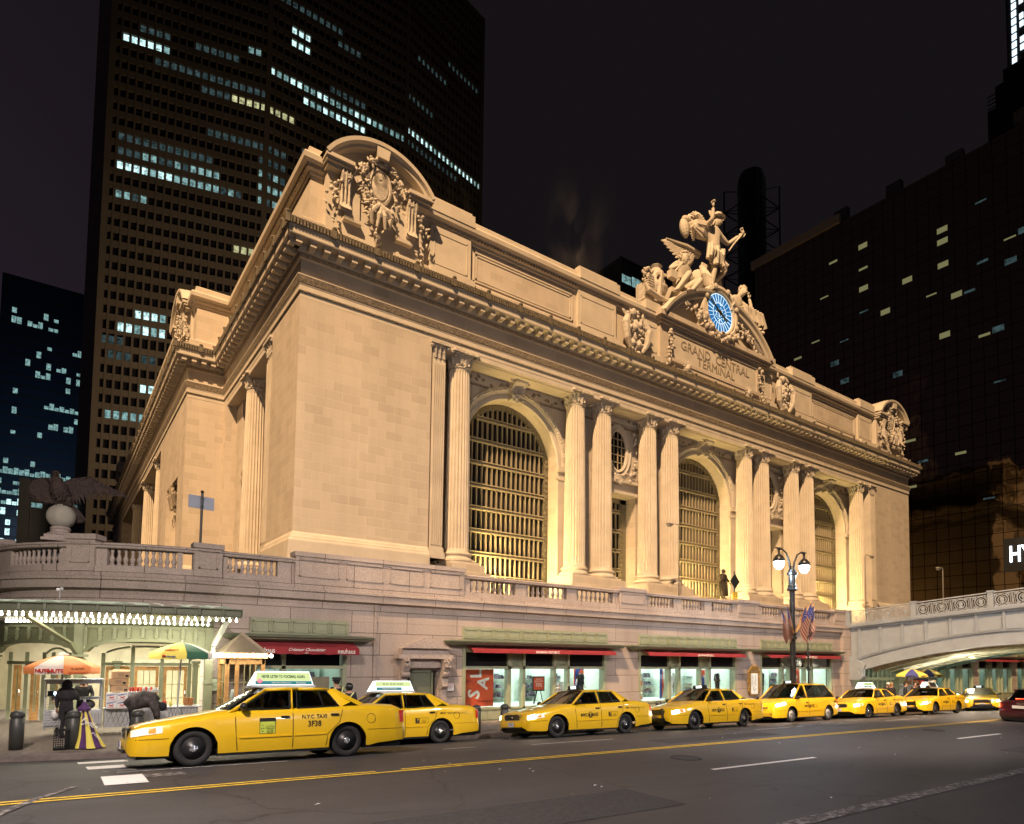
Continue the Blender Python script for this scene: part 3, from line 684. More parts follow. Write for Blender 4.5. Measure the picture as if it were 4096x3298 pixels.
for c in (42.17, 66.17):
    window(c, 0, 4.9, 15.2, False, 2.0, name='tall_window')
    # oval window in carved surround
    mb = MB(); n = 28
    for i in range(n):
        a = 2*pi*i/n
        for r, y in ((1.0, 42.98), (1.0, 42.85), (1.22, 42.75), (1.3, 42.9), (1.7, 42.8), (1.75, 43)): mb.v.append((c+r*cos(a)*.98, y, 19.3+(r*.9+.92)*sin(a)))
    for i in range(n):
        for j in range(5): mb.f.append((i*6+j, i*6+j+1, ((i+1) % n)*6+j+1, ((i+1) % n)*6+j))
    o = P('oval_window', 'limep', mb); g = MB(); g.add([(c+cos(2*pi*i/24), 42.96, 19.3+1.85*sin(2*pi*i/24)) for i in range(24)], [tuple(range(24))]); P('glass', 'glass_dark', g, o)
    g = MB()
    for x in (-.5, 0, .5): g.box(c+x-.04, c+x+.04, 42.88, 42.95, 19.3-1.75*sqrt(1-x*x), 19.3+1.75*sqrt(1-x*x))
    for z in (-1.1, -.4, .4, 1.1): e = sqrt(1-(z/1.85)**2); g.box(c-e, c+e, 42.88, 42.95, 19.3+z-.04, 19.3+z+.04)
    P('grille', 'muntin', g, o)
    P('window_lintel', 'limep', MB().box(c-2.9, c+2.9, 42.65, 43, 15.25, 15.5).box(c-3.1, c+3.1, 42.5, 43, 16.3, 16.55).box(c-2.9, c+2.9, 42.85, 43, 21.9, 22.2))
# ================================================================== figures
STAND = dict(pel=(0, 0, .95), wai=(0, 0, 1.1), che=(0, 0, 1.31), nec=(0, 0, 1.47), hea=(0, -.02, 1.60), top=(0, -.01, 1.70),
 ls=(-.18, 0, 1.41), le=(-.24, .02, 1.14), lw=(-.25, -.06, .90), rs=(.18, 0, 1.41), re=(.24, .02, 1.14), rw=(.25, -.06, .90),
 lh=(-.09, 0, .90), lk=(-.10, -.02, .50), la=(-.10, .03, .09), lt=(-.11, -.15, .03), rh=(.09, 0, .90), rk=(.10, -.02, .50), ra=(.10, .03, .09), rtt=(.11, -.15, .03))
RAD = dict(pel=.14, wai=.115, che=.15, nec=.055, hea=.092, top=.07, ls=.07, le=.045, lw=.030, rs=.07, re=.045, rw=.030, lh=.09, lk=.058, la=.040, lt=.032, rh=.09, rk=.058, ra=.040, rtt=.032)
BON = [('pel', 'wai'), ('wai', 'che'), ('che', 'nec'), ('nec', 'hea'), ('hea', 'top'), ('che', 'ls'), ('ls', 'le'), ('le', 'lw'), ('che', 'rs'), ('rs', 're'), ('re', 'rw'),
 ('pel', 'lh'), ('lh', 'lk'), ('lk', 'la'), ('la', 'lt'), ('pel', 'rh'), ('rh', 'rk'), ('rk', 'ra'), ('ra', 'rtt')]
def figure(name, pose, m, parent=None, look=(0, -1, 0), fat=1.0, curl=.4, lod=1):
    J = dict(STAND); J.update(pose); keys = list(STAND); me = bpy.data.meshes.new(name)
    me.from_pydata([J[k] for k in keys], [(keys.index(a), keys.index(b)) for a, b in BON], [])
    o = bpy.data.objects.new(name, me); C.objects.link(o); sk = o.modifiers.new('s', 'SKIN'); sk.use_smooth_shade = True
    for i, k in enumerate(keys):
        r = RAD[k]*fat; me.skin_vertices[0].data[i].radius = (r*(1.15 if k in ('che', 'pel') else 1), r*.95 if k in ('che', 'pel', 'wai') else r); me.skin_vertices[0].data[i].use_root = (k == 'pel')
    ss = o.modifiers.new('u', 'SUBSURF'); ss.levels = lod; ss.render_levels = lod
    body = evalmesh(o); bpy.data.objects.remove(o)
    bm = bmesh.new(); bm.from_mesh(body)
    mb = MB(); L = Vector(look).normalized(); h = Vector(J['hea']); Z = (Vector(J['top'])-h).normalized(); Rr = L.cross(Z).normalized()
    c = h+L*.01+Z*.02; Rm = Matrix((Rr, L, Z)).transposed()
    mb.ball(c, (.074, .098, .12), 12, 9, Rm)
    mb.tube([c+L*.085+Z*.02, c+L*.118-Z*.015, c+L*.092-Z*.03], [.010, .016, .014], 6)
    for s_ in (-1, 1): mb.ball(c+L*.082+Rr*.032*s_+Z*.018, .013, 6, 4); mb.ball(c+Rr*.075*s_, (.012, .022, .032), 6, 4, Rm)
    mb.ball(c+L*.088-Z*.058, (.026, .012, .010), 6, 4, Rm)
    for w_, e_, sg in (('lw', 'le', -1), ('rw', 're', 1)):
        w = Vector(J[w_]); d = (w-Vector(J[e_])).normalized(); sd = d.cross(Vector((0, 1, .3))).normalized(); n = d.cross(sd)
        mb.ball(w+d*.05, (.036, .052, .02), 8, 5, Matrix((sd, d, n)).transposed())
        for i, (of, ln) in enumerate(((-.03, .065), (-.01, .08), (.011, .074), (.031, .056))):
            a = w+d*.088+sd*of; b = a+d*ln*.5+n*ln*.5*curl*.5; e = b+d*ln*.4*(1-curl*.5)+n*ln*.6*curl; mb.tube([a, b, e], [.010, .009, .007], 5)
        a = w+d*.035+sd*.04*sg*-1; mb.tube([a, a+d*.03+sd*.03*-sg, a+d*.06+sd*.035*-sg+n*.01], [.012, .010, .008], 5)
    k = len(bm.verts); vs = [bm.verts.new(v) for v in mb.v]
    for f in mb.f:
        try: bm.faces.new([vs[i] for i in f]).smooth = True
        except Exception: pass
    bm.to_mesh(body); bm.free(); body.materials.clear(); body.materials.append(M[m]); 
    for p in body.polygons: p.use_smooth = True
    o = bpy.data.objects.new(name, body); C.objects.link(o)
    if parent: o.parent = parent
    return o, J

# ================================================================== carved ornament on the roof line
def cartouche(mb, s=1.0, seed=1, figure_like=False):   # local x right, y towards viewer(-), z up; centre of shield at origin
    rnd = random.Random(seed)
    n = 28; k = len(mb.v)
    for i in range(n):
        a = 2*pi*i/n
        for r, y in ((.0, -.42), (.7, -.36), (.78, -.22), (.86, -.42), (1.02, -.38), (1.05, 0)): mb.v.append((.85*r*cos(a)*s, y*s, 1.35*r*sin(a)*s))
    for i in range(n):
        for j in range(5): mb.f.append((k+i*6+j, k+i*6+j+1, k+((i+1) % n)*6+j+1, k+((i+1) % n)*6+j))
    for i in range(22):
        a = 2*pi*i/22; mb.bar((.12*cos(a)*s, -.42*s, (.35+.12*sin(a))*s), (.5*cos(a)*s, -.40*s, (.35+.62*sin(a))*s), .05*s, .04*s)
    def cl(x, z, n_, sp, L, y=-.35):
        for i in range(n_):
            a = rnd.uniform(0, 2*pi); c = (x+rnd.uniform(-sp, sp), y*s-rnd.uniform(0, .25)*s, z+rnd.uniform(-sp, sp))
            if rnd.random() < .35: mb.ball(c, (rnd.uniform(.09, .17)*s,)*3, 7, 5)
            else: mb.leaf(c, (cos(a), -.2, sin(a)), (0, -1, 0), L*s*rnd.uniform(.7, 1.3), L*.5*s, -.35, .3)
    for i in range(26):   # wreath round the shield
        a = pi*(-.62)+2*pi*.78*i/25+pi*.0; rx, rz = 1.22, 1.72
        cl(rx*cos(a+pi/2+.35)*s, rz*sin(a+pi/2+.35)*s+.1*s, 4, .2*s, .42)
    for i in range(12):   # crest on top and acanthus spray below
        a = pi*.15+pi*.7*i/11; mb.leaf((0, -.5*s, 1.35*s), (cos(a), -.1, sin(a)), (0, -1, 0), .85*s, .32*s, -.45, .3)
        mb.leaf((0, -.35*s, -1.35*s), (cos(a), -.15, -sin(a)), (0, -1, 0), 1.25*s, .36*s, -.6 if i % 2 else .35, .3)
    for sx in (-1, 1):
        mb.tube([(0, -.5*s, -1.4*s), (sx*.4*s, -.75*s, -1.9*s), (sx*.75*s, -.7*s, -2.3*s), (sx*.62*s, -.55*s, -2.95*s)], [.1*s, .2*s, .2*s, .12*s], 8)
        mb.tube([(0, -.6*s, -1.7*s), (sx*.2*s, -.8*s, -2.4*s), (sx*.3*s, -.7*s, -3.2*s)], [.16*s, .2*s, .1*s], 8)
        for i in range(8): cl(sx*(1.35+.14*i)*s, (.9-.16*i)*s if i < 4 else (.3-.3*(i-4))*s, 3, .16*s, .36)
        for i in range(7): cl(sx*(1.2-.1*i)*s, (-.9-.28*i)*s, 3, .18*s, .4)
    cl(0, -3.6*s, 8, .3*s, .4)
    return mb
def garland(mb, pts, w=.35, dens=9, seed=3):
    rnd = random.Random(seed)
    for i in range(len(pts)-1):
        a, b = Vector(pts[i]), Vector(pts[i+1])
        for j in range(dens):
            c = a.lerp(b, (j+.5)/dens)+Vector((rnd.uniform(-w, w), rnd.uniform(-w*.6, 0), rnd.uniform(-w, w))); t = rnd.uniform(0, 2*pi)
            if rnd.random() < .45: mb.ball(c, rnd.uniform(.3, .55)*w, 7, 5)
            else: mb.leaf(c, (cos(t), -.3, sin(t)), (0, -1, 0), w*1.2, w*.7, -.3, .3)
    return mb
def console(mb, x, zt, zb, w=.32, y=-.5):   # scroll bracket
    mb.prism([(0, zt), (y, zt), (y-.05, zt-.35), (y*.6, zb+(zt-zb)*.45), (y*.75, zb+.35), (y*.55, zb), (0, zb+.15)], 'x', x-w, x+w)
    for sx in (-1, 0, 1): mb.tube([(x+sx*w*.7, y-.04, zt-.1), (x+sx*w*.7, y*.75, zb+(zt-zb)*.5), (x+sx*w*.7, y*.8, zb+.3)], .07, 6)
    for i in range(8): mb.leaf((x+(i-3.5)*w*.25, y*.7, zb+.5), (0, -.3, -1), (0, -1, 0), .6, .2, .3, .3)
def corner_piece(name, mtx, seed):
    out = []
    mb = MB(); n = 26; pr = [(0, 0), (-.18, .05), (-.55, .3), (-.62, .55), (-.35, .62)]
    R_ = 4.15; cz = 30.98; k = 0     # segmental pediment: arc through (-3.5,33.2),(0,35.2)
    for i in range(n+1):
        a = pi/2+(i/n-.5)*2*1.02
        for y, dr in ((-.1, 0), (-.75, 0), (-.8, .18), (-1.0, .3), (-1.02, .55), (-.2, .66), (1.6, .66)): mb.v.append(((R_+dr)*cos(a), y, cz+(R_+dr)*sin(a)-.6))
    for i in range(n):
        for j in range(6): mb.f.append((i*7+j, i*7+j+1, i*7+8+j, i*7+7+j))
    mb.box(-3.6, 3.6, -.1, 1.4, 27.3, 33.0)
    pts = [((R_+.1)*cos(pi/2+(i/12-.5)*2.04), cz+(R_+.1)*sin(pi/2+(i/12-.5)*2.04)-.6) for i in range(13)]
    mb.prism([(x, z) for x, z in pts], 'y', -.08, 1.4)
    for sx in (-1, 1):
        x0, x1 = sorted((sx*2.0, sx*3.95)); mb.box(x0, x1, -.95, .2, 32.55, 32.8); mb.box(x0+.08, x1-.08, -.8, .2, 32.35, 32.55); mb.box(x0+.2, x1-.2, -.6, .2, 32.1, 32.36)
        mb.box(sx*1.9-.55, sx*1.9+.55, -.25, 0, 29.2, 31.2); mb.box(sx*1.9-.62, sx*1.9+.62, -.5, 0, 29.0, 29.25)
    mb.prism([(-.38, 34.0), (.38, 34.0), (.5, 34.75), (-.5, 34.75)], 'y', -.95, 0)
    o = mb.build(name, 'limep'); out.append(o)
    c = MB(); cartouche(c, .98, seed); c.v = [(x, y-.1, z+32.3) for x, y, z in c.v]; o2 = c.build('cartouche', 'carve', o); o2.parent = o
    for sx in (-1, 1):
        c = MB(); console(c, sx*2.45, 32.3, 29.6, .36, -.62); garland(c, [(sx*2.9, -.4, 31.6), (sx*3.4, -.35, 30.6), (sx*3.5, -.3, 29.8)], .3, 7, seed+5); garland(c, [(sx*3.05, -.3, 29.1), (sx*3.05, -.3, 28.0)], .28, 8, seed+6)
        c.build('scroll_bracket', 'carve', o)
    o.matrix_world = mtx; o.parent = T; o.matrix_parent_inverse = Matrix.Translation(-T.location); return o
corner_piece('corner_pediment', Matrix.Translation((17.1, 41.05, 0)), 4)
corner_piece('corner_pediment', Matrix.Translation((2*CX-17.1-.2, 41.05, 0)), 9)
corner_piece('corner_pediment', Matrix.Translation((9.4, 69.5, 0)) @ Matrix.Rotation(-pi/2, 4, 'Z'), 14)
corner_piece('corner_pediment', Matrix.Translation((9.4, 139.5, 0)) @ Matrix.Rotation(-pi/2, 4, 'Z'), 19)
# carved niches on the west side
for yy, x in ((70.7, 9.85), (59.5, 14.1), (105, 11.1)):
    c = MB(); cartouche(c, 1.25, int(yy)); c.v = [(x+y_, yy-x_, z*1.25+18.9) for x_, y_, z in c.v]; garland(c, [(x-.35, yy+2.3, 21), (x-.3, yy+2.4, 14)], .4, 26); garland(c, [(x-.35, yy-2.3, 21), (x-.3, yy-2.4, 14)], .4, 26); P('carved_relief', 'ornstrip', c)
# wreaths on the oval windows and scrollwork friezes
for c0 in (42.17, 66.17):
    c = MB(); 
    for sx in (-1, 1): garland(c, [(c0+sx*1.3, 42.8, 21.2), (c0+sx*2.0, 42.8, 20.8), (c0+sx*2.35, 42.8, 19.6)], .28, 8, 5); garland(c, [(c0+sx*2.3, 42.8, 18.6), (c0+sx*1.9, 42.75, 17.4), (c0, 42.7, 16.4)], .36, 12, 8)
    for i in range(14): a = pi*i/13; c.leaf((c0, 42.6, 16.9), (cos(a), -.1, -.7*sin(a)), (0, -1, 0), 1.0, .34, -.3, .3)
    P('wreath', 'carve', c)
c = MB()
for a, b in ((23, 37.5), (39.5, 44.9), (46.5, 62), (63.5, 68.9), (71, 85.5)):
    n_ = int((b-a)*2.2)
    for i in range(n_):
        x = a+(b-a)*(i+.5)/n_; t = random.uniform(0, 6); c.leaf((x, 42.98, 22.05+.2*sin(i)), (cos(t), -.1, sin(t)), (0, -1, 0), .5, .3, -.3, .3)
c.box(21.8, 86.7, 42.85, 43, 21.55, 21.68)
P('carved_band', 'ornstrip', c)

# ------------------------------------------------------------------ central clock pediment
mb = MB()
mb.box(CX-8.4, CX+8.4, 40.95, 42.4, 27.3, 32.2)
for x0, x1, y, z0, z1 in ((-8.75, 8.75, 40.5, 32.15, 32.4), (-9.0, 9.0, 40.25, 32.4, 32.85), (-8.6, 8.6, 40.7, 31.95, 32.15)): mb.box(CX+x0, CX+x1, y, 42.4, z0, z1)
for x0, x1, z0, z1, y in ((-7.0, 7.0, 31.45, 31.7, 40.8), (-7.1, 7.1, 28.55, 28.85, 40.72), (-7.0, -6.7, 28.8, 31.5, 40.82), (6.7, 7.0, 28.8, 31.5, 40.82), (-4.6, 4.6, 28.15, 28.5, 40.8)): mb.box(CX+x0, CX+x1, y, 41, z0, z1)
P('clock_attic', 'lime', mb)
tb = P('inscription_tablet', 'limep', MB().box(CX-6.7, CX+6.7, 40.9, 40.96, 28.85, 31.45))
def wtext(s, size, m, par, x, y, z, d='S', name='lettering', sx=1, ext=.02, **k):
    o = text(s, size, m, None, facing(x, y, z, d), name, ext, sx=sx, **k); o.parent = par; o.matrix_parent_inverse = Matrix.Translation(-wloc(par)); return o
M['groove'] = mat('incised_letter_stone', (.26, .21, .15), .9)
wtext('GRAND  CENTRAL', 1.28, 'groove', tb, CX-.1, 40.885, 30.55, sx=1.02, ext=.03); wtext('TERMINAL', 1.28, 'groove', tb, CX-.1, 40.885, 29.55, sx=1.0, ext=.03)
# segmental pediment with broken centre
def arcpt(a, dr): Rp = 10.6; return ((Rp+dr)*sin(a), 26.85-.55+(Rp+dr)*cos(a))
for s_ in (-1, 1):
    mb = MB(); n = 18; a0, a1 = .17, .925; pr = ((-.1, -.9), (-.6, -.9), (-.62, -.6), (-.9, -.5), (-.95, -.15), (-1.15, 0), (-1.2, .25), (-.6, .35), (1.6, .35))
    for i in range(n+1):
        a = a0+(a1-a0)*i/n
        for y, dr in pr: x, z = arcpt(a, dr); mb.v.append((CX+s_*x, 41.2+y, z))
    q = len(pr)
    for i in range(n):
        for j in range(q-1): mb.f.append((i*q+j, i*q+j+1, (i+1)*q+j+1, (i+1)*q+j))
    mb.f.append(tuple(range(q))); mb.f.append(tuple(n*q+j for j in range(q)))
    P('pediment_arc', 'limep', mb)
pts = [(-8.4, 32.8)]+[(s_*arcpt(a, -.7)[0], arcpt(a, -.7)[1]) for s_, a in [(-1, .9-.08*i) for i in range(10)]+[(1, .18+.08*i) for i in range(10)]]+[(8.4, 32.8)]
P('tympanum', 'limep', MB().prism([(CX+x, z) for x, z in pts], 'y', 41.3, 42.4))
# clock
ck = MB(); R_ = 2.0; n = 40; pr = ((2.0, -.1), (2.05, -.25), (2.2, -.3), (2.25, -.15), (2.35, -.15), (2.45, -.35), (2.75, -.3), (2.85, 0), (2.85, 1.2))
for i in range(n):
    a = 2*pi*i/n
    for r, y in pr: ck.v.append((CX+r*cos(a), 40.6+y, 35.35+r*sin(a)))
q = len(pr)
for i in range(n):
    for j in range(q-1): ck.f.append((i*q+j, i*q+j+1, ((i+1) % n)*q+j+1, ((i+1) % n)*q+j))
for i in range(8): a = 2*pi*(i+.5)/8; ck.ball((CX+2.6*cos(a), 40.2, 35.35+2.6*sin(a)), (.3, .15, .3), 7, 5)
ck.box(CX-2.4, CX+2.4, 41.2, 42.2, 32.8, 36.5)
clock = P('clock', 'limep', ck)
fc = MB(); fc.add([(CX+2.02*cos(2*pi*i/40), 40.53, 35.35+2.02*sin(2*pi*i/40)) for i in range(40)], [tuple(range(40))]); P('clock_face', 'clockf', fc, clock)
gw = MB()
for i in range(60):
    a0, a1 = 2*pi*i/60, 2*pi*(i+1)/60
    for ra, rb in ((1.92, 2.0), (1.02, 1.1)): gw.add([(CX+r*cos(a), 40.51, 35.35+r*sin(a)) for r, a in ((ra, a0), (rb, a0), (rb, a1), (ra, a1))], [(0, 1, 2, 3)])
for i in range(12):
    a = 2*pi*i/12
    for da in (-.13, .13):
        d_ = Vector((cos(a+da*.9), 0, sin(a+da*.9))); e_ = Vector((cos(a+da*1.1), 0, sin(a+da*1.1))); c_ = Vector((CX, 40.51, 35.35)); gw.bar(c_+d_*1.12, c_+e_*1.88, .07, .02)
P('clock_numerals', 'clockw', gw, clock)
hd = MB(); c_ = Vector((CX, 40.4, 35.35)); M['handm'] = mat('gilt_dark_clock_hand', (.10, .08, .03), .4, metal=.5)
hd.bar(c_, c_+Vector((-1.6, 0, 1.0)), .17, .04); hd.bar(c_, c_+Vector((1.05, 0, -.62)), .24, .04); hd.bar(c_, c_+Vector((-.7, 0, .1)), .24, .04); hd.ball(c_, (.28, .06, .28), 8, 5)
P('clock_hands', 'handm', hd, clock)
fl = MB()
for i in range(60):
    a = random.uniform(0, 2*pi); r = random.uniform(.15, .95); fl.ball((CX+r*cos(a), 40.49, 35.35+r*sin(a)), (.07, .01, .07), 5, 3)
P('clock_tracery', 'clockw', fl, clock)
c = MB(); garland(c, [(CX-5.2, 40.6, 34.6), (CX-3.4, 40.4, 34.2), (CX-2.6, 40.4, 33.4), (CX, 40.4, 32.75), (CX+2.6, 40.4, 33.2)], .5, 16, 2); P('fruit_garland', 'carve', c)
c = MB(); garland(c, [(CX+2.9, 40.5, 35), (CX+3.9, 40.4, 34), (CX+6.2, 40.5, 33.3)], .45, 16, 12)
for i in range(16): c.leaf((CX+3.2+i*.2, 40.4, 34.2-.06*i), (.6, -.3, .5-.05*i), (0, -1, 0), 1.2, .35, -.3, .3)
P('fruit_garland', 'carve', c)
for s_ in (-1, 1):
    c = MB(); garland(c, [(CX+s_*7.3, 40.75, 31.5), (CX+s_*7.25, 40.7, 29.5), (CX+s_*7.7, 40.7, 27.9)], .36, 15, 20+s_); P('hanging_garland', 'carve', c)
    c = MB()
    for i in range(60): a = random.uniform(0, 2*pi); c.leaf((CX+s_*4.9+random.uniform(-.3, .3), 40.6, 28.3+random.uniform(-.4, .3)), (cos(a), -.4, sin(a)), (0, -1, 0), .55, .22, -.3, .3)
    c.ball((CX+s_*4.9, 40.6, 28.3), (.3, .3, .36), 9, 7); P('lion_mask', 'carve', c)
    c = MB(); garland(c, [(CX+s_*11.85-1.0, 41.0, 31.5), (CX+s_*11.85+.9, 40.9, 30.6), (CX+s_*11.85-.9, 40.9, 29.6), (CX+s_*11.85+.9, 41.0, 28.6), (CX+s_*11.85-.6, 41, 27.9)], .55, 22, 40+s_); c.ball((CX+s_*11.85, 40.9, 30.3), (.55, .35, .9), 12, 8); c.ball((CX+s_*11.85-.4, 40.7, 31.5), (.35, .3, .4), 9, 6)
    for e in (-1, 1): c.tube([(CX+s_*11.85+e*1.0, 40.8, 31.2), (CX+s_*11.85+e*1.5, 40.6, 30.2), (CX+s_*11.85+e*1.25, 40.6, 28.9), (CX+s_*11.85+e*.7, 40.7, 28)], [.25, .38, .3, .15], 8)
    P('coat_of_arms', 'carve', c)

# ------------------------------------------------------------------ rooftop statue group (separate statues)
def place(o, t): o.parent = t
G = 'stone statues of the rooftop clock group'
# standing winged-helmet figure
t = thing('statue', 'standing stone figure in a winged hat, one arm raised, above the clock', 'statue', (55.0, 42.35, 38.45), 0, G)
s5 = 5.05
pose = dict(pel=(.13, 0, .98), wai=(.11, 0, 1.13), che=(.06, 0, 1.34), nec=(.13, -.02, 1.50), hea=(.18, -.05, 1.62), top=(.19, -.05, 1.73), ls=(-.12, 0, 1.44), le=(-.17, -.2, 1.45), lw=(-.17, -.22, 1.70), rs=(.27, 0, 1.42), re=(.56, -.03, 1.29), rw=(.82, -.12, 1.53),
 lh=(.05, 0, .93), lk=(-.0, -.12, .50), la=(-.03, -.05, .10), lt=(-.02, -.22, .04), rh=(.22, 0, .93), rk=(.38, -.12, .60), ra=(.16, .12, .30), rtt=(.14, .02, .20))
b, J = figure('body', pose, 'limep', t, look=(.5, -1, -.05), fat=1.12, lod=2); b.scale = (s5,)*3
def sc(mb, k=s5): mb.v = [(x*k, y*k, z*k) for x, y, z in mb.v]; return mb
mb = MB().lathe([(.13, 0), (.17, .005), (.12, .03), (.10, .09), (.05, .13)], (.19, -.05, 1.70), 14)
for e in (-1, 1): 
    for i in range(4): mb.leaf((.19+e*.1, -.0, 1.72), (e*(.5-.1*i), .3, .8+.1*i), (0, -1, 0), .16, .07, .1, .3)
sc(mb).build('winged_hat', 'limep', t, smooth=False)
mb = MB()
def cloth(mb, rows, th=.02):   # rows of equal-length point lists -> folded sheet with thickness
    n = len(rows[0]); k = len(mb.v)
    for sgn in (0, 1):
        for r in rows:
            for i, p in enumerate(r): mb.v.append((p[0], p[1]+sgn*th+.03*sin(i*2.4), p[2]))
    m_ = len(rows)
    for i in range(m_-1):
        for j in range(n-1):
            a = k+i*n+j; mb.f.append((a, a+1, a+n+1, a+n)); a += m_*n; mb.f.append((a, a+1, a+n+1, a+n))
    return mb
mb.ball((-.36, .12, 1.47), (.22, .11, .16), 14, 10, Matrix.Rotation(.35, 3, 'Y')); mb.ball((-.66, .12, 1.24), (.11, .09, .20), 12, 9, Matrix.Rotation(-.25, 3, 'Y')); mb.ball((-.62, .1, 1.42), (.13, .08, .08), 10, 7)
for i in range(9):   # billowing cloak folds
    t_ = i/8; mb.tube([(.02-.02*i, .02, 1.40-.03*i), (-.2-.02*i, -.02+.05*sin(i*2), 1.46-.045*i), (-.42-.02*i, 0+.05*sin(i*3), 1.40-.03*i), (-.62+.02*i, .05, 1.30-.035*i)], [.04, .055, .06, .03], 7)
for i in range(7): a_ = .3+i*.4; mb.tube([(-.36, .0, 1.45), (-.36+.14*cos(a_), -.03, 1.46+.1*sin(a_)), (-.36+.23*cos(a_), .03, 1.47+.17*sin(a_))], [.02, .03, .02], 6)
for i in range(16):   # skirt drapery and lion skin
    x = -.2+.03*i; mb.tube([(x+.08, -.08-.05*sin(i), 1.02), (x-.03, -.16-.06*sin(i*2), .8), (x-.08+.012*i, -.16-.05*sin(i*1.3), .60+.06*sin(i*.9))], [.03, .045, .035], 6)
for i in range(10): mb.tube([(-.22+.02*i, .02, .62), (-.25+.035*i, .05, .38), (-.18+.05*i, .08, .12+.05*sin(i))], [.02, .03, .025], 6)
sc(mb).build('drapery', 'limep', t)
mb = MB()   # eagle wings behind
def wing(mb, root, tip, drop, n=9):
    root, tip = Vector(root), Vector(tip)
    for i in range(n):
        f = i/(n-1); a = root.lerp(tip, .15+.55*f); d = (tip-root)*(.38+.1*f)+Vector((0, .05, -drop*(1-f*.75))); mb.leaf(a, d, (0, -1, .2), d.length, .16, .12, .12)
    mb.tube([root, root.lerp(tip, .4)+Vector((0, 0, .03)), root.lerp(tip, .8), tip], [.05, .05, .035, .015], 7)
wing(mb, (-.15, .15, .9), (-1.28, .05, .74), .5); wing(mb, (-.15, .18, .86), (-1.1, .1, .70), .42, 7); wing(mb, (.4, .2, .55), (.62, .1, .82), .3, 6)
mb.ball((.3, .2, .45), (.28, .18, .42), 10, 8)
sc(mb).build('eagle_wings', 'limep', t)
mb = MB().tube([(.42, -.16, 1.02), (.60, -.16, 1.25), (.78, -.16, 1.45), (.92, -.16, 1.62)], [.014, .02, .024, .02], 7)
for e in (-1, 1): mb.tube([(.88+e*.0, -.16+e*.02, 1.58), (.88+e*.06, -.16, 1.60+.06*-e), (.95+e*.05, -.16, 1.68-.05*e), (.93, -.16, 1.66), (.87, -.16, 1.62)], .013, 6)
mb.ball((.93, -.16, 1.65), .025, 7, 5)
sc(mb).build('staff', 'limep', t)
mb = MB(); mb.box(-.28, .22, -.25, .3, -.02, .03)
for i in range(9): mb.tube([(-.28+.02*i, -.1-.03*(i % 3), .05), (-.36+.03*i, -.12, .25), (-.3+.015*i, 0, .5)], [.03, .05, .03], 6)
mb.ball((-.28, .1, .22), (.2, .2, .25), 8, 6); mb.box(-.3, .3, .05, .4, -.3, .2)
sc(mb).build('plinth', 'limep', t)
# seated bearded man
t = thing('statue', 'seated bearded stone man gripping a mallet, left of the rooftop clock', 'statue', (49.6, 41.9, 34.75), 0, G)
pose = dict(pel=(.08, .1, .55), wai=(.09, .07, .70), che=(.11, .02, .92), nec=(.14, -.02, 1.08), hea=(.15, -.04, 1.20), top=(.13, -.03, 1.31), ls=(-.1, 0, 1.0), le=(-.40, -.08, .74), lw=(-.16, -.2, .88), rs=(.32, .02, 1.02), re=(.50, .05, .78), rw=(.58, -.05, .55),
 lh=(.0, .05, .52), lk=(-.05, -.34, .68), la=(-.48, -.34, .14), lt=(-.62, -.42, .05), rh=(.16, .05, .52), rk=(.44, -.25, .74), ra=(-.1, -.42, .22), rtt=(-.28, -.46, .16))
b, J = figure('body', pose, 'limep', t, look=(1, -.3, .1), fat=1.2, lod=2); b.scale = (4.6,)*3
mb = MB()
for i in range(34): a = random.uniform(0, 6.28); u_ = random.uniform(-.3, 1); mb.ball((.13+.085*cos(a)*sqrt(1-u_*u_*.6), -.02+.085*sin(a)*sqrt(1-u_*u_*.6), 1.24+.1*u_), .032, 6, 4)
for i in range(8): mb.ball((.21+random.uniform(-.03, .03), -.06+random.uniform(-.03, .03), 1.13+random.uniform(-.05, .03)), .03, 6, 4)
sc(mb, 4.6).build('hair_and_beard', 'limep', t)
mb = MB().tube([(-.12, -.22, .94), (-.5, -.25, .52)], .022, 7); mb.box(-.62, -.42, -.32, -.2, .40, .56); sc(mb, 4.6).build('mallet', 'limep', t)
mb = MB(); mb.box(-.3, .75, -.05, .5, -.05, .42); mb.ball((.3, .1, .42), (.35, .3, .16), 9, 6)
for i in range(12): mb.tube([(.3+.04*i, -.05, .5), (.35+.03*i, -.12, .3), (.3+.05*i, -.1, .05)], [.03, .045, .03], 6)
for i in range(30): mb.ball((.45+random.uniform(-.15, .2), -.18+random.uniform(-.05, .05), .2+random.uniform(-.15, .2)), .05, 6, 4)
for i in range(9): a = i*.35; mb.leaf((.42, .1, .75), (cos(a), 0, sin(a)), (0, -1, 0), .3, .1, .2, .3)
sc(mb, 4.6).build('rock_seat', 'limep', t)
# beehive, anvil and anchor pile
t = thing('stone_emblems', 'stone beehive, cogwheel and anchor heaped at the left end of the rooftop clock group', 'statue', (46.0, 41.6, 34.0), 0, G)
mb = MB().lathe([(.95, 0), (1.15, .5), (1.15, .7), (.95, .72), (.9, 1.3), (.75, 1.9), (.55, 2.4), (.45, 2.6), (.62, 2.85), (.5, 2.95)], (.3, .4, 1.2), 16); mb.build('beehive', 'carve', t)
mb = MB().bar((-.35, -.6, .3), (.1, -.5, 3.1), .34); mb.tube([(-2.2, -.6, 1.1), (-1.9, -.7, .55), (-.6, -.8, .2), (.9, -.7, .35), (1.7, -.6, 1.0)], [.12, .22, .28, .22, .1], 8); mb.bar((-.5, -.5, 2.7), (.7, -.5, 2.9), .25); mb.build('anchor', 'limep', t)
mb = MB().box(-1.6, .4, -.2, 1.2, .2, 1.9)
for i in range(8): mb.box(-1.7, -.9, -.5, 0, .5+i*.24, .62+i*.24)
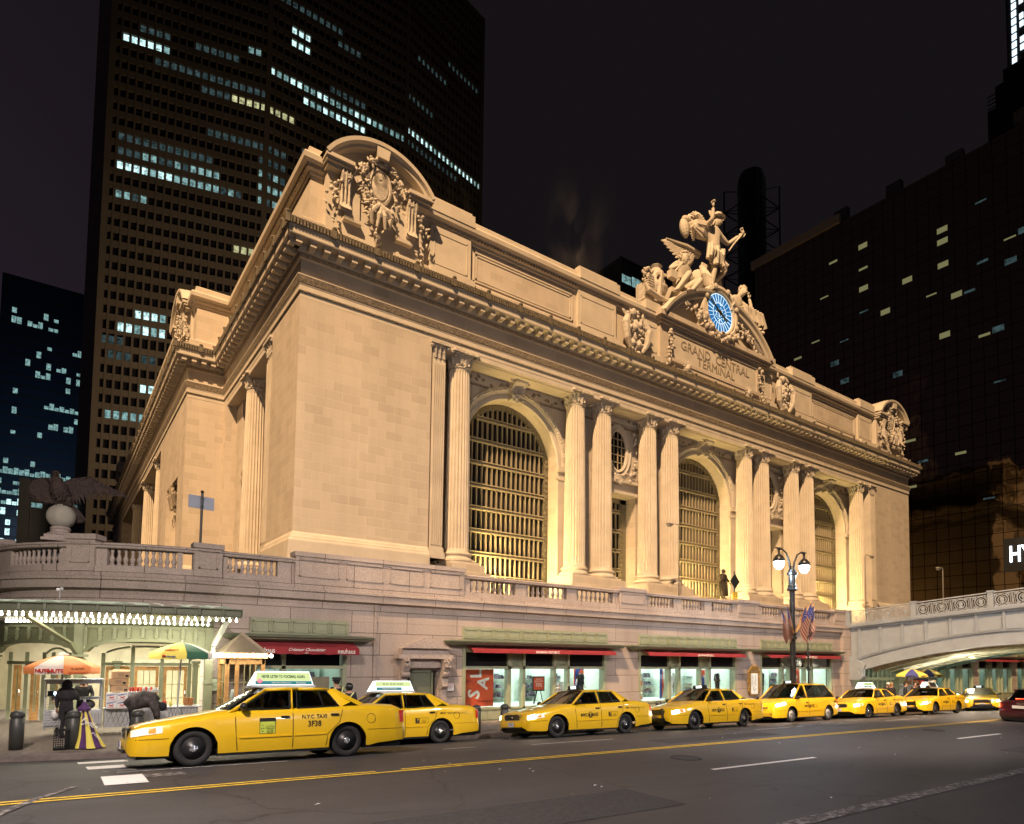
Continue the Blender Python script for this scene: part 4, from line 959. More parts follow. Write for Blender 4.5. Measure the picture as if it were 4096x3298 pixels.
for i in range(60): mb.ball((-1.3+random.uniform(-.5, .5), -.1+random.uniform(-.3, .3), 2.4+random.uniform(-.5, .6)), random.uniform(.1, .2), 6, 4)
mb.build('cogwheel_and_grapes', 'carve', t)
# seated woman
t = thing('statue', 'seated stone woman leaning her head on her hand, right of the rooftop clock', 'statue', (59.2, 41.9, 35.9), 0, G)
pose = dict(pel=(.0, .1, .28), wai=(-.05, .08, .45), che=(-.1, .04, .64), nec=(.0, -.02, .80), hea=(.10, -.08, .93), top=(.16, -.07, 1.04), ls=(-.30, .02, .68), le=(-.38, -.08, .45), lw=(-.15, -.2, .36), rs=(.10, .0, .66), re=(.34, -.15, .50), rw=(.28, -.12, .80),
 lh=(-.05, .05, .25), lk=(.25, -.3, .35), la=(.3, -.3, -.05), lt=(.36, -.42, -.1), rh=(.08, .05, .25), rk=(.45, -.25, .38), ra=(.5, -.25, -.02), rtt=(.58, -.35, -.1))
b, J = figure('body', pose, 'limep', t, look=(-.1, -1, -.5), fat=1.15, lod=2); b.scale = (4.4,)*3
mb = MB()
for i in range(40): a = random.uniform(0, 6.28); u_ = random.uniform(-.2, 1); mb.ball((.13+.09*cos(a)*sqrt(1-u_*u_*.6), -.04+.08*sin(a)*sqrt(1-u_*u_*.6), .98+.1*u_), .034, 6, 4)
sc(mb, 4.4).build('hair', 'limep', t)
mb = MB()
for i in range(20): x = -.3+.04*i; mb.tube([(x*.5, -.1, .42), (x*.9+.1, -.3-.04*sin(i*2), .36), (x+.2, -.3-.05*sin(i*3), .05+.04*sin(i))], [.035, .05, .04], 6)
mb.ball((.05, .05, .15), (.42, .3, .3), 10, 7); mb.ball((-.25, .1, .72), (.16, .1, .14), 8, 6)
sc(mb, 4.4).build('robe', 'limep', t)
# ================================================================== street-level podium carrying the terrace
RA, XA = 5.93, 3.96
def Yp(X): return 24.0 if X >= XA else 29.93-sqrt(max(0, RA*RA-(XA-X)**2))
def arcp(th, off=0): return (XA-(RA+off)*sin(th), 29.93-(RA+off)*cos(th))
WESTP = [(-1.75, 90), (-1.75, 31)]+[arcp(radians(a)) for a in range(74, 0, -4)]
PPATH = WESTP+[(XA, 24), (7.1, 24), (46.35, 24)]
U = thing('terrace_podium', 'pale granite street-level block with shopfronts and a balustrade, in front of the station', 'building', (0, 24, -2.5))
def Q(name, m, mb, parent=None, smooth=False):
    o = mb.build(name, m, None, smooth); par = parent or U; o.parent = par; o.matrix_parent_inverse = Matrix.Translation(-wloc(par)); return o
BAND = [(0, 1.85), (.04, 1.98), (.22, 2.04), (.24, 2.28), (.30, 2.32), (.30, 2.40), (.06, 2.44), (.06, 2.58), (.02, 2.60), (.02, 2.80), (-.45, 2.80)]
Q('string_course', 'granite', MB().sweep(PPATH, BAND)); 
EP = [(59.5, 24), (140, 24)]
Q('string_course', 'granite', MB().sweep(EP, BAND+[(-.45, 2.8), (0, 2.8), (0, 3.4), (.08, 3.42), (.08, 3.55), (-.5, 3.55)]))
mb = MB().sweep(WESTP+[(XA, 24)], [(0, .98), (0, 1.86), (-.3, 1.86)]); mb.box(3.96, 47.2, 23.999, 24.5, 1.285, 1.86)
wl = MB()
for a, b in ((4.45, 5.66), (9.24, 11.7), (13.2, 14.4), (22.85, 25.15), (33.5, 35.9), (44.3, 47.2), (55.7, 60.2), (68.5, 69.6), (78, 79.2), (87.6, 140)): wl.box(a, b, 24, 26, -3.9, 1.28)
wl.box(11.7, 13.2, 24.001, 26, -.62, 1.279); wl.box(47.2, 55.7, 24.003, 26, .25, 2.6); wl.box(55.7, 140, 23.999, 26, 1.285, 1.86); wl.box(XA, 47.2, 24.55, 26, 1.28, 2.3)
Q('wall', 'granite', wl); Q('wall', 'granite', mb)
for a, b in ((10.35, 11.5), (13.4, 14.35), (22.9, 25.1), (33.55, 35.85), (44.4, 46.4), (56, 60)): Q('pier_base', 'granite', MB().box(a, b, 23.88, 24, -3.9, -1.75).box(a+.03, b-.03, 23.94, 24, -1.75, -1.66))
w2 = MB(); w2.box(45.4, 46.5, 23.75, 24, -3.9, 2.35); w2.box(10.3, 10.42, 23.93, 24, -3.5, 2.0)
Q('pier_base', 'granite', w2)
Q('terrace_deck', 'asphalt', MB().prism([(47, 43), (47, 24.3), (XA, 24.3)]+[arcp(radians(a), -.3) for a in range(4, 76, 8)]+[(-1.4, 43)], 'z', 2.3, 2.42).box(47, 140, 24.3, 43, 2.3, 2.42).box(-1.2, 12, 43.001, 140, 2.3, 2.42))
# parapet piers
def pier(x0, x1, top, out, rot=None):
    mb = MB().box(x0, x1, -out, .4, 2.42, top-.17).box(x0-.05, x1+.05, -out-.06, .45, top-.17, top)
    n = max(1, round((x1-x0)/1.6))
    for i in range(n):
        a = x0+(x1-x0)*i/n+.14; b = x0+(x1-x0)*(i+1)/n-.14
        for c0, c1, d0, d1 in ((a, b, 2.85, 2.9), (a, b, top-.3, top-.25), (a, a+.05, 2.85, top-.25), (b-.05, b, 2.85, top-.25)): mb.box(c0, c1, -out-.035, -out, d0, d1)
    return mb
def putp(name, m, mb, th):   # place local parapet piece on the arc at angle th
    mt = Matrix.Translation((*arcp(th), 0)) @ Matrix.Rotation(-th, 4, 'Z'); mb.v = [tuple(mt@Vector(v)) for v in mb.v]; return Q(name, m, mb)
def shiftp(mb, y=24): mb.v = [(x, yy+y, z) for x, yy, z in mb.v]; return mb
Q('parapet_pier', 'granite', shiftp(pier(7.15, 14.35, 3.78, .12)))
for a, b in ((23.7, 25.6), (33.6, 35.7), (44.6, 46.3)): Q('parapet_pier', 'granite', shiftp(pier(a, b, 3.66, .08)))
Q('parapet_pier', 'granite', shiftp(pier(3.78, 4.66, 3.72, .08)))
for th, w in ((34, .45), (74, .4)): putp('parapet_pier', 'granite', pier(-w, w, 3.78, .08), radians(th))
# balustrade: coping, end blocks and balusters
def balmesh():
    return MB().lathe([(.075, 0), (.075, .05), (.045, .07), (.06, .12), (.085, .18), (.085, .22), (.05, .30), (.038, .38), (.05, .44), (.06, .46), (.06, .54)], n=10)
bp = balmesh().build('baluster', 'granitep', None, True); bp.parent = U; bp.location = Vector((15, 24.15, 2.81))-wloc(U); first = True
cop = [(-.02, 3.35), (.08, 3.36), (.10, 3.40), (.10, 3.50), (.04, 3.53), (-.35, 3.53), (-.35, 3.35), (-.02, 3.35)]
Q('coping', 'granite', MB().sweep([(14.35, 24), (46.3, 24)], cop)); Q('coping', 'granite', MB().sweep([(4.66, 24), (7.15, 24)], cop)); Q('coping', 'granite', MB().sweep(WESTP+[(XA, 24)], cop))
def bal(x, y):
    global first
    if first: bp.location = Vector((x, y, 2.81))-wloc(U); first = False; return
    o = bp.copy(); C.objects.link(o); o.location = Vector((x, y, 2.81))-wloc(U)
eb = MB()
for a, b in ((14.4, 23.65), (25.65, 33.55), (35.75, 44.55)):
    L = b-a; gw_, gap = (L-1.9)/3, .62; x = a+.33
    eb.box(a, x, 24.02, 24.3, 2.8, 3.36)
    for g_ in range(3):
        for i in range(8): bal(x+gw_*(i+.5)/8, 24.16)
        x2 = x+gw_; e = x2+gap if g_ < 2 else b; eb.box(x2, e, 24.02, 24.3, 2.8, 3.36); x = x2+gap
eb.box(4.66, 4.86, 24.02, 24.3, 2.8, 3.36); eb.box(6.55, 7.15, 24.02, 24.3, 2.8, 3.36)
for i in range(8): bal(4.96+i*.2, 24.16)
Q('end_block', 'granite', eb)
def arcblk(t0, t1):
    mb = MB(); n = 4
    for i in range(n): 
        q = [arcp(radians(t0+(t1-t0)*(i+k_)/n), o) for k_, o in ((0, -.02), (1, -.02), (1, -.3), (0, -.3))]; mb.prism(q, 'z', 2.8, 3.36)
    Q('end_block', 'granite', mb)
for t0, t1 in ((0, 2), (5, 6.5), (26.5, 30), (38, 41), (62, 70), (78, 80)): arcblk(t0, t1)
for t0, t1, n in ((6.5, 26.5, 10), (41, 62, 10)):
    for i in range(n): p = arcp(radians(t0+(t1-t0)*(i+.5)/n), -.16); bal(*p)
# shadow-side carved doorway
mb = MB(); x0, x1, xc = 11.35, 13.55, 12.45
mb.prism([(x0+.05, .02), (x1-.05, .02), (x1-.05, .3), (xc, .72), (x0+.05, .3)], 'y', 23.62, 24.0); mb.prism([(x0-.08, .28), (x1+.08, .28), (xc, .8)], 'y', 23.5, 23.62)
mb.prism([(x0+.1, .30), (x1-.1, .30), (xc, .68)], 'y', 23.46, 23.52); mb.box(x0-.15, x1+.15, 23.55, 24, -.12, .05); mb.box(x0+.25, x1-.25, 23.8, 24, -.5, -.12)
mb.box(x0, x0+.28, 23.8, 24, -2.9, -.12); mb.box(x1-.28, x1, 23.8, 24, -2.9, -.12)
dr = Q('door_surround', 'granitep', mb)
for s_ in (x0+.17, x1-.17):
    c = MB().prism([(24, -.12), (23.45, -.14), (23.42, -.45), (23.7, -.9), (23.62, -1.25), (23.8, -1.4), (24, -1.3)], 'x', s_-.14, s_+.14)
    for i in range(10): c.ball((s_+random.uniform(-.13, .13), 23.42+random.uniform(-.05, .05), -.28+random.uniform(-.2, .15)), .07, 6, 4)
    c.tube([(s_-.16, 23.6, -.75), (s_+.16, 23.6, -.75)], .12, 8); Q('scroll_bracket', 'granitep', c, dr)
Q('door', 'greend', MB().box(xc-.52, xc+.52, 24.05, 24.1, -2.9, -.62).box(xc-.55, xc-.45, 24, 24.12, -2.9, -.6).box(xc+.45, xc+.55, 24, 24.12, -2.9, -.6).box(xc-.55, xc+.55, 24, 24.12, -.68, -.58), dr)
o = Q('wall_plaque', 'white', MB().box(13.62, 13.92, 23.86, 23.88, -1.45, -1.15)); 
for i in range(4): wtext(('SIAMESE', 'CONNECTION', 'FOR FIRE', 'DEPT USE')[i], .045, 'inkr', o, 13.77, 23.855, -1.2-.06*i, ext=.001)

# shopfronts ------------------------------------------------------------------
FR = ((0, .285), (.305, .385), (.40, .60), (.615, .70), (.715, 1))
def louver(mb, x0, x1, z0, z1, y):
    n = 7
    for i in range(n): z = z0+(z1-z0)*(i+.5)/n; mb.box(x0, x1, y-.03, y+.02, z-.018, z+.018)
def shop(x0, x1, wide=True, bot=-2.25, aw=('thin',), letters='BANANA REPUBLIC', lx=.5, base=-3.6, door=False, light=5.0):
    f = MB(); L = x1-x0; y = 24.12
    f.box(x0, x0+.16, 23.97, 24.3, base, .7); f.box(x1-.16, x1, 23.97, 24.3, base, .7)
    f.box(x0, x1, 24.05, 24.25, .18, .42); f.box(x0, x1, 24.0, 24.25, -.54, -.42); f.box(x0, x1, 24.0, 24.35, bot-.08, bot); f.box(x0, x1, 24.06, 24.3, base, bot-.08)
    for i in range(int(L/1.2)): a = x0+.2+(L-.4)*i/int(L/1.2); b = a+(L-.4)/int(L/1.2)-.1; f.box(a, b, 24.03, 24.06, bot-.5, bot-.14)
    xs_ = []
    if wide:
        for i, (a, b) in enumerate(FR):
            if i: f.box(x0+L*FR[i-1][1]-.0, x0+L*a+.0, 24.0, 24.3, base, .3)
    else: f.box(x0+L*.32, x0+L*.36, 24, 24.3, base, .3)
    sh = Q('shopfront', 'green', f)
    g = MB()
    cells = FR if wide else ((0.02, .32), (.36, .98))
    lv = MB(); tg = MB()
    for i, (a, b) in enumerate(cells):
        xa, xb = x0+L*a+(.16 if i == 0 else 0), x0+L*b-(.16 if i == len(cells)-1 else 0)
        if wide and i in (1, 3): louver(lv, xa, xb, -.42, .18, 24.1); lv.box(xa, xb, 24.14, 24.16, -.42, .18)
        else: tg.box(xa, xb, 24.14, 24.16, -.42, .18)
        g.box(xa, xb, 24.14, 24.155, bot, -.54)
    Q('transom_window', 'glass_dark', tg, sh); Q('display_window', 'glass', g, sh)
    if lv.v: Q('louvre', 'green', lv, sh)
    # panelled fascia and cornice
    n = round(L/.77); p = MB().box(x0-.02, x1+.02, 23.94, 24.3, .70, 1.28)
    for i in range(n):
        a = x0+L*i/n+.06; b = x0+L*(i+1)/n-.06
        for c0, c1, d0, d1 in ((a, b, .78, .82), (a, b, 1.14, 1.18), (a, a+.04, .78, 1.18), (b-.04, b, .78, 1.18)): p.box(c0, c1, 23.905, 23.94, d0, d1)
        p.box(a+.1, b-.1, 23.925, 23.94, .88, 1.08); p.box(x0+L*i/n-.012, x0+L*i/n+.012, 23.92, 23.94, .71, 1.27)
    Q('panelled_fascia', 'green', p, sh)
    cpr = [(0, .42), (.18, .44), (.26, .5), (.40, .52), (.42, .56), (.5, .60), (.52, .66), (.45, .69), (0, .72)]
    Q('cornice', 'greend', MB().sweep([(x0-.42, 24.5), (x0-.42, 24), (x1+.42, 24), (x1+.42, 24.5)], [(o_-.0, z) for o_, z in cpr]), sh)
    # interior
    r = MB(); yb = 27.2
    r.add([(x0+.1, 24.4, bot), (x1-.1, 24.4, bot), (x1-.1, yb, bot), (x0+.1, yb, bot), (x0+.1, 24.4, -.42), (x1-.1, 24.4, -.42), (x1-.1, yb, -.42), (x0+.1, yb, -.42)], [(0, 1, 2, 3), (3, 2, 6, 7), (0, 3, 7, 4), (1, 2, 6, 5)])
    for i in range(5): xx = x0+L*(.1+.2*i); r.box(xx, xx+.06, 26.2, 27.19, bot, -.42)
    Q('interior_wall', 'mint', r, sh)
    c = MB(); c.add([(x0+.1, 24.42, -.43), (x1-.1, 24.42, -.43), (x1-.1, yb, -.43), (x0+.1, yb, -.43)], [(0, 1, 2, 3)]); cm = M['shoplight'] if light > 4 else M['shopdim']; Q('ceiling_light', cm, c, sh)
    s_ = MB()
    for k_ in range(4):
        for i in range(3): zz = bot+.25+i*.45; xx = x0+L*(.14+.24*k_); s_.box(xx, xx+.8, 26.6, 27.1, zz, zz+.03)
        for i in range(14): xx = x0+L*(.14+.24*k_)+random.uniform(0, .7); zz = bot+.28+random.choice((0, .45, .9)); s_.box(xx, xx+random.uniform(.06, .14), 26.6, 26.95, zz, zz+random.uniform(.08, .25))
    Q('shelf_unit', 'clothmix', s_, sh)
    # awning
    if aw[0] == 'thin': am = MB(); am.v = [(x0+.18, 24.0, .44), (x1+.12, 24.0, .44), (x0+.18, 23.42, .30), (x1+.12, 23.42, .30), (x0+.18, 23.40, .16), (x1+.12, 23.40, .16), (x0+.18, 23.43, .16), (x1+.12, 23.43, .16), (x0+.18, 23.45, .28), (x1+.12, 23.45, .28), (x0+.18, 24, .41), (x1+.12, 24, .41)]; am.f = [(0, 1, 3, 2), (2, 3, 5, 4), (4, 5, 7, 6), (6, 7, 9, 8), (8, 9, 11, 10), (0, 2, 4, 6, 8, 10), (1, 3, 5, 7, 9, 11)]; yf, zf = 23.39, .23
    else:
        am = MB(); n = 20
        for i in range(n+1):
            x = x0-.1+(L+.3)*i/n; sg = .015*sin(i*2.1); am.v += [(x, 24, .46), (x, 23.3, .26+sg), (x, 23.27, .26+sg), (x, 23.26, 0+sg), (x, 23.28, 0+sg), (x, 24, .42)]
        for i in range(n):
            for j in range(5): am.f.append((i*6+j, i*6+j+1, i*6+7+j, i*6+6+j))
        yf, zf = 23.245, .12
    a_ = Q('awning', 'awning', am, sh)
    if letters == 'choc':
        wtext('neuhaus', .26, 'inkw', a_, x0+.35, yf, zf, sx=.8, ext=.002); wtext('neuhaus', .26, 'inkw', a_, x1-.3, yf, zf, sx=.8, ext=.002); wtext('Créateur Chocolatier', .15, 'inkw', a_, x0+L*.5, yf, zf+.04, shear=.5, ext=.002); wtext('1857', .07, 'inkw', a_, x0+L*.5, yf, zf-.08, ext=.002)
    elif letters: wtext(letters, .17, 'inkw', a_, x0+L*lx, yf, zf, sx=.95, ext=.002)
    return sh
M['shopdim'] = emis('dim_shop_ceiling', (.8, 1, .9), 1.4); M['clothmix'] = mat('shelved_clothes', (.12, .1, .13), .8, noise=.8, nscale=4)
shop(5.66, 9.24, False, bot=-2.1, aw=('deep',), letters='choc', light=1)
shop(14.4, 22.85); shop(25.15, 33.5, lx=.57); shop(35.9, 44.3, lx=.57)
shop(60.2, 68.5, light=1, letters='', bot=-2.75); shop(69.6, 78, light=1, letters='', bot=-2.8); shop(79.2, 87.6, light=1, letters='', bot=-2.85)
# entrance under the bridge
f = MB(); y = 24.6
for i in range(9): x = 48.2+i*.72; f.box(x-.05, x+.05, y-.08, y+.1, -3.6, .2)
for z in (-1.35, -1.25, -.5): f.box(48, 54.6, y-.1, y+.08, z-.05, z+.05)
f.box(48, 54.6, y-.12, y+.1, -1.42, -1.2); f.box(47.3, 48.2, 24.2, 24.7, -3.6, .3); f.box(54.5, 55.7, 24.2, 24.7, -3.6, .3)
for i in range(17): x = 48.3+i*.36; f.box(x-.02, x+.02, y-.03, y+.02, -3.4, -1.4)
o = Q('entrance_screen', 'green', f); Q('glass', 'glass', MB().box(48, 54.6, y+.1, y+.11, -3.6, .2), o)
r = MB(); r.add([(47.5, 25.0, -3.6), (55.5, 25, -3.6), (55.5, 28.5, -3.6), (47.5, 28.5, -3.6), (47.5, 25, .25), (55.5, 25, .25), (55.5, 28.5, .25), (47.5, 28.5, .25)], [(0, 1, 2, 3), (3, 2, 6, 7), (0, 3, 7, 4), (1, 2, 6, 5)]); pass
M['hallwall'] = mat('cream_hall_wall', (.55, .5, .36), .8, noise=.1); Q('interior_wall', 'hallwall', r, o)
c = MB(); c.add([(48, 25.2, .22), (55, 25.2, .22), (55, 28, .22), (48, 28, .22)], [(0, 1, 2, 3)]); Q('ceiling_light', 'shopdim', c, o)

# iron entrance arcade on the corner -------------------------------------------
E_ = thing('entrance_arcade', 'olive iron arcade with oak doors under the bulb-lit canopy at the station corner', 'entrance', (1.5, 25, -2.4))
def R(name, m, mb, parent=None, smooth=False):
    o = mb.build(name, m, None, smooth); par = parent or E_; o.parent = par; o.matrix_parent_inverse = Matrix.Translation(-wloc(par)); return o
def nrm(X):   # outward normal of the podium curve
    if X >= XA: return Vector((0, -1))
    v = Vector((X-XA, Yp(X)-29.93)); return v.normalized()
def at(X, off, z): n = nrm(X); return (X+n.x*off, Yp(X)+n.y*off, z)
def beam(a, b, zs, rise, zt, y0=.0, y1=-.25):
    mb = MB(); n = 26; c, h = (a+b)/2, (b-a)/2; ks = []
    for i in range(n+1):
        X = a+(b-a)*i/n; u = (X-c)/h; z = zs+rise*(max(0, 1-abs(u)**2.6))**.5
        for o_, zz in ((y0, z), (y0, zt), (y1, zt), (y1, z)): mb.v.append(at(X, o_, zz))
    for i in range(n):
        for j in range(4): mb.f.append((i*4+j, i*4+(j+1) % 4, i*4+4+(j+1) % 4, i*4+4+j))
    return mb
for a, b, zs, r_ in ((.86, 4.3, -.02, .38), (-1.55, .62, -.05, .32), (-1.95, -1.6, -.1, .1)):
    o = R('arched_beam', 'green', beam(a, b, zs, r_, .86))
    tr = MB(); n = 9 if b-a > 3 else 7
    for i in range(n):
        xa = a+(b-a)*(i+.1)/n; xb = a+(b-a)*(i+.9)/n; u = max(abs((xa-(a+b)/2)), abs((xb-(a+b)/2)))/((b-a)/2); zl = zs+r_*(max(0, 1-min(1, u)**2.6))**.5+.09
        for X, Z0, Z1 in ((xa, zl, .78), (xb, zl, .78)): tr.bar(at(X, .03, Z0), at(X, .03, Z1), .03)
        tr.bar(at(xa, .03, .78), at(xb, .03, .78), .03); tr.bar(at(xa, .03, zl), at(xb, .03, zl), .03)
        for k_ in range(5): tr.ball(at(xa+.035, .03, zl+(.78-zl)*k_/4), .022, 5, 4); tr.ball(at(xb-.035, .03, zl+(.78-zl)*k_/4), .022, 5, 4)
        xm = a+(b-a)*i/n; tr.bar(at(xm, .03, zl), at(xm, .03, .8), .05)
    for i in range(24):
        X = a+(b-a)*i/24; X2 = a+(b-a)*(i+1)/24; f_ = lambda q: zs+r_*(max(0, 1-abs((q-(a+b)/2)/((b-a)/2))**2.6))**.5; tr.bar(at(X, .05, f_(X)+.02), at(X2, .05, f_(X2)+.02), .05, .1)
    R('riveted_panel', 'green', tr, o)
R('cornice', 'greend', MB().sweep([at(x, 0, 0)[:2] for x in (-1.9, -1.7, -1.4, -1, -.5, 0, .5, 1, 1.5, 2, 2.5, 3, 3.5, 3.96, 4.45)], [(0, .86), (.1, .9), (.12, .98), (0, 1.0)]))
def post(X, off, zt, w=.11, cap=True):
    p = at(X, off, 0); zb = walkz(p[0], p[1])
    mb = MB().box(p[0]-w, p[0]+w, p[1]-w, p[1]+w, zb, zt).box(p[0]-w*1.5, p[0]+w*1.5, p[1]-w*1.5, p[1]+w*1.5, zb, zb+.42).box(p[0]-w*1.3, p[0]+w*1.3, p[1]-w*1.3, p[1]+w*1.3, zb+.42, zb+.5)
    if cap: mb.box(p[0]-w*1.4, p[0]+w*1.4, p[1]-w*1.4, p[1]+w*1.4, zt-.2, zt-.12).box(p[0]-w*1.8, p[0]+w*1.8, p[1]-w*1.8, p[1]+w*1.8, zt-.08, zt).box(p[0]-w*1.2, p[0]+w*1.2, p[1]-w*1.2, p[1]+w*1.2, -1.05, -1.0)
    for k_ in range(12): mb.ball((p[0]-w*.7, p[1]-w, zb+.6+k_*.14), .018, 5, 3); mb.ball((p[0]+w*.7, p[1]-w, zb+.6+k_*.14), .018, 5, 3)
    R('iron_post', 'green', mb)
for X, off, zt, w in ((.72, .0, -.1, .13), (4.36, 0, .1, .12), (-1.58, 0, -.15, .12), (1.32, -1.1, -.3, .08), (4.12, -1.0, -.3, .08), (-.35, -1.0, -.3, .08), (-.62, -.9, -.3, .07)): post(X, off, zt, w)
mb = MB()
for X in (.72, -1.58): mb.prism([(-.22, .9), (.22, .9), (.2, .3), (.13, -.1), (-.13, -.1), (-.2, .3)], 'y', 0, .0) if False else mb.box(at(X, .06, 0)[0]-.14, at(X, .06, 0)[0]+.14, at(X, .08, 0)[1], at(X, -.2, 0)[1], -.1, .86)
mb.box(4.24, 4.5, 23.95, 24.2, .1, .86); R('spandrel_plate', 'green', mb)
# doors and transoms
def dY(X): return Yp(X)+1.4
def door(x0, x1, par=None):
    yl_, yr_ = dY(x0), dY(x1); ym = (yl_+yr_)/2; zb = -2.42; zt = -.49; r = MB(); w = .09; y = ym
    r.box(x0, x0+w, y, y+.06, zb, zt).box(x1-w, x1, y, y+.06, zb, zt).box(x0, x1, y-.002, y+.062, zt-.14, zt).box(x0, x1, y-.002, y+.062, zb, zb+.35)
    o = R('oak_door', 'wood', r); g = MB()
    for i in (1, 2): xx = x0+w+(x1-x0-2*w)*i/3; g.box(xx-.013, xx+.013, y+.01, y+.04, zb+.35, zt-.14)
    for i in range(1, 3): zz = zb+.35+(zt-zb-.49)*i/3; g.box(x0+w, x1-w, y+.012, y+.038, zz-.013, zz+.013)
    R('glazing_bars', 'bronzebar', g, o); R('glass', 'glass', MB().box(x0+w, x1-w, y+.045, y+.05, zb+.35, zt-.14), o)
    R('door_handle', 'chrome', MB().tube([(x1-.05, y-.03, -1.55), (x1-.05, y-.06, -1.45), (x1-.05, y-.03, -1.35)], .012, 6), o)
M['bronzebar'] = mat('brass_glazing_bars', (.45, .4, .2), .4, metal=.3)
for a, b in ((1.5, 2.2), (2.33, 3.06), (3.2, 3.93), (-.55, -.3), (-1.05, -.82), (.12, .42)): door(a, b)
fr = MB()
for x in (1.43, 2.265, 3.13, 4.0, .05, .5, -.2, -.68, -1.15): fr.box(x-.055, x+.055, dY(x)-.08, dY(x)+.1, -2.45, .22 if 1.6 < x < 3.8 else -.05)
for a, b in ((1.4, 4.0), (-1.2, .55)):
    for z0, z1 in ((-.47, -.36),): 
        n = 8
        for i in range(n): xa, xb = a+(b-a)*i/n, a+(b-a)*(i+1)/n; fr.bar((xa, dY(xa)-.03, -.415), (xb, dY(xb)-.03, -.415), .12, .11)
o = R('door_frame', 'green', fr)
for (a, b, top) in ((1.5, 2.2, .0), (2.33, 3.06, .2), (3.2, 3.93, .02), (-.15, .45, .05)):
    y = (dY(a)+dY(b))/2+.05; pts = [(a, -.36), (b, -.36)]+[(b+(a-b)*i/8, -.36+.55*sqrt(max(0, 1-abs((b+(a-b)*i/8-2.7)/1.42)**2.5)) if a > 1 else -.36+.45*sqrt(max(.1, 1-((i-4)/5)**2))) for i in range(9)]
    g = MB(); g.add([(x, y, z) for x, z in pts], [tuple(range(len(pts)))]); R('transom_glass', 'glass', g, o)
    t_ = MB()
    for i in range(2, len(pts)-1): t_.bar((pts[i][0], y-.03, pts[i][1]), (pts[i+1][0], y-.03, pts[i+1][1]), .07, .07)
    R('transom_frame', 'green', t_, o)
# hall behind
r = MB(); r.add([(-2.6, 30.5, -2.45), (5.5, 26, -2.4), (5.5, 29.5, -2.4), (-2.0, 33, -2.45), (-2.6, 30.5, .9), (5.5, 26, .9), (5.5, 29.5, .9), (-2, 33, .9)], [(3, 2, 6, 7), (0, 3, 7, 4), (1, 2, 6, 5), (0, 1, 2, 3)]); R('hall_wall', 'hallwall', r)
c = MB(); c.add([(-1.5, 29.5, .7), (4.4, 26.0, .7), (4.4, 28.5, .7), (-1, 31.5, .7)], [(0, 1, 2, 3)]); R('hall_ceiling_light', 'hallight', c)
R('upper_screen', 'greend', beam(-1.9, 4.4, .3, .0, .95, -1.5, -1.55))
# bulb-lit canopy
K_ = thing('entrance_canopy', 'curved iron canopy edged with rows of glowing bulbs over the corner doors', 'canopy', (1.8, 22, 1.0))
OUT = 3.8
def cpt(X, t): n = nrm(X); return (X+n.x*OUT*t, Yp(X)+n.y*OUT*t)
CXs = [4.5, 3.96]+[XA-RA*sin(radians(a)) for a in range(6, 62, 6)]
outer = [cpt(x, 1) for x in CXs][::-1]; inner = [cpt(x, 0) for x in CXs][::-1]
def V(name, m, mb, parent=None, smooth=False):
    o = mb.build(name, m, None, smooth); par = parent or K_; o.parent = par; o.matrix_parent_inverse = Matrix.Translation(-wloc(par)); return o
mb = MB(); n = len(outer)
for p, q in zip(outer, inner): mb.v += [(*p, 1.06), (*q, 1.06), (*p, 1.10), (*q, 1.10)]
for i in range(n-1): mb.f += [(4*i, 4*i+1, 4*i+5, 4*i+4), (4*i+2, 4*i+3, 4*i+7, 4*i+6)]
V('soffit', 'green', mb)
fp = outer+[(4.5, 24)]
V('fascia', 'greend', MB().sweep(fp, [(-.06, 1.04), (.0, 1.04), (.03, 1.06), (.0, 1.09), (0, 1.24), (.05, 1.26), (.05, 1.29), (-.06, 1.29), (-.06, 1.04)]))
def along(path, d):   # points every d metres along path
    out = []; acc = d*.5
    for i in range(len(path)-1):
        a, b = Vector(path[i]), Vector(path[i+1]); L = (b-a).length
        while acc < L: out.append((a.lerp(b, acc/L), (b-a).normalized())); acc += d
        acc -= L
    return out
mb = MB()
for p, d in along(fp, .62):
    nn = Vector((d.y, -d.x)); q = p+nn*.04; mb.box(q.x-.03, q.x+.03, q.y-.03, q.y+.03, 1.08, 1.25)
for p, d in along(fp, .09):
    nn = Vector((d.y, -d.x)); q = p+nn*.01
    mb.ball((q.x, q.y, 1.11), .012, 4, 3); mb.ball((q.x, q.y, 1.22), .012, 4, 3)
V('rib', 'greend', mb)
mb = MB()
for p, d in along(outer, .62):
    nn = Vector((d.y, -d.x)); k = len(mb.v); c_ = p-nn*.8
    for i in range(7):
        t = -1+2*i/6; a = p+d*.3*t; b = a-nn*2.2; mb.v += [(a.x, a.y, 1.29+.06*(1-t*t)), (b.x, b.y, 1.45+.06*(1-t*t))]
    for i in range(6): mb.f.append((k+2*i, k+2*i+1, k+2*i+3, k+2*i+2))
M['frost'] = mat('frosted_canopy_glass', (.55, .6, .5), .4, emit=(.9, 1, .75), es=.25); V('glass_roof', 'frost', mb)
blb = MB().ball((0, 0, -.09), (.036, .036, .044), 9, 6); blb.lathe([(.02, -.05), (.02, 0)], n=6)
b0 = blb.build('bulb', 'bulb', None, True); b0.parent = K_; used = False; nb = 0
def bulbs(path, d, z, ins):
    global used, nb
    for p, dd in along(path, d):
        nn = Vector((dd.y, -dd.x)); q = p-nn*ins; v = Vector((q.x, q.y, z))-Vector(K_.location)
        if nb >= 98: return
        if not used: b0.location = v; used = True
        else: o = b0.copy(); C.objects.link(o); o.location = v
        nb += 1
bulbs(outer, .185, 1.05, .15); bulbs(inner[::-1][::-1], .165, 1.04, -.15); bulbs([(4.5, 20.2), (4.5, 24)], .26, 1.05, .1)
mb = MB()
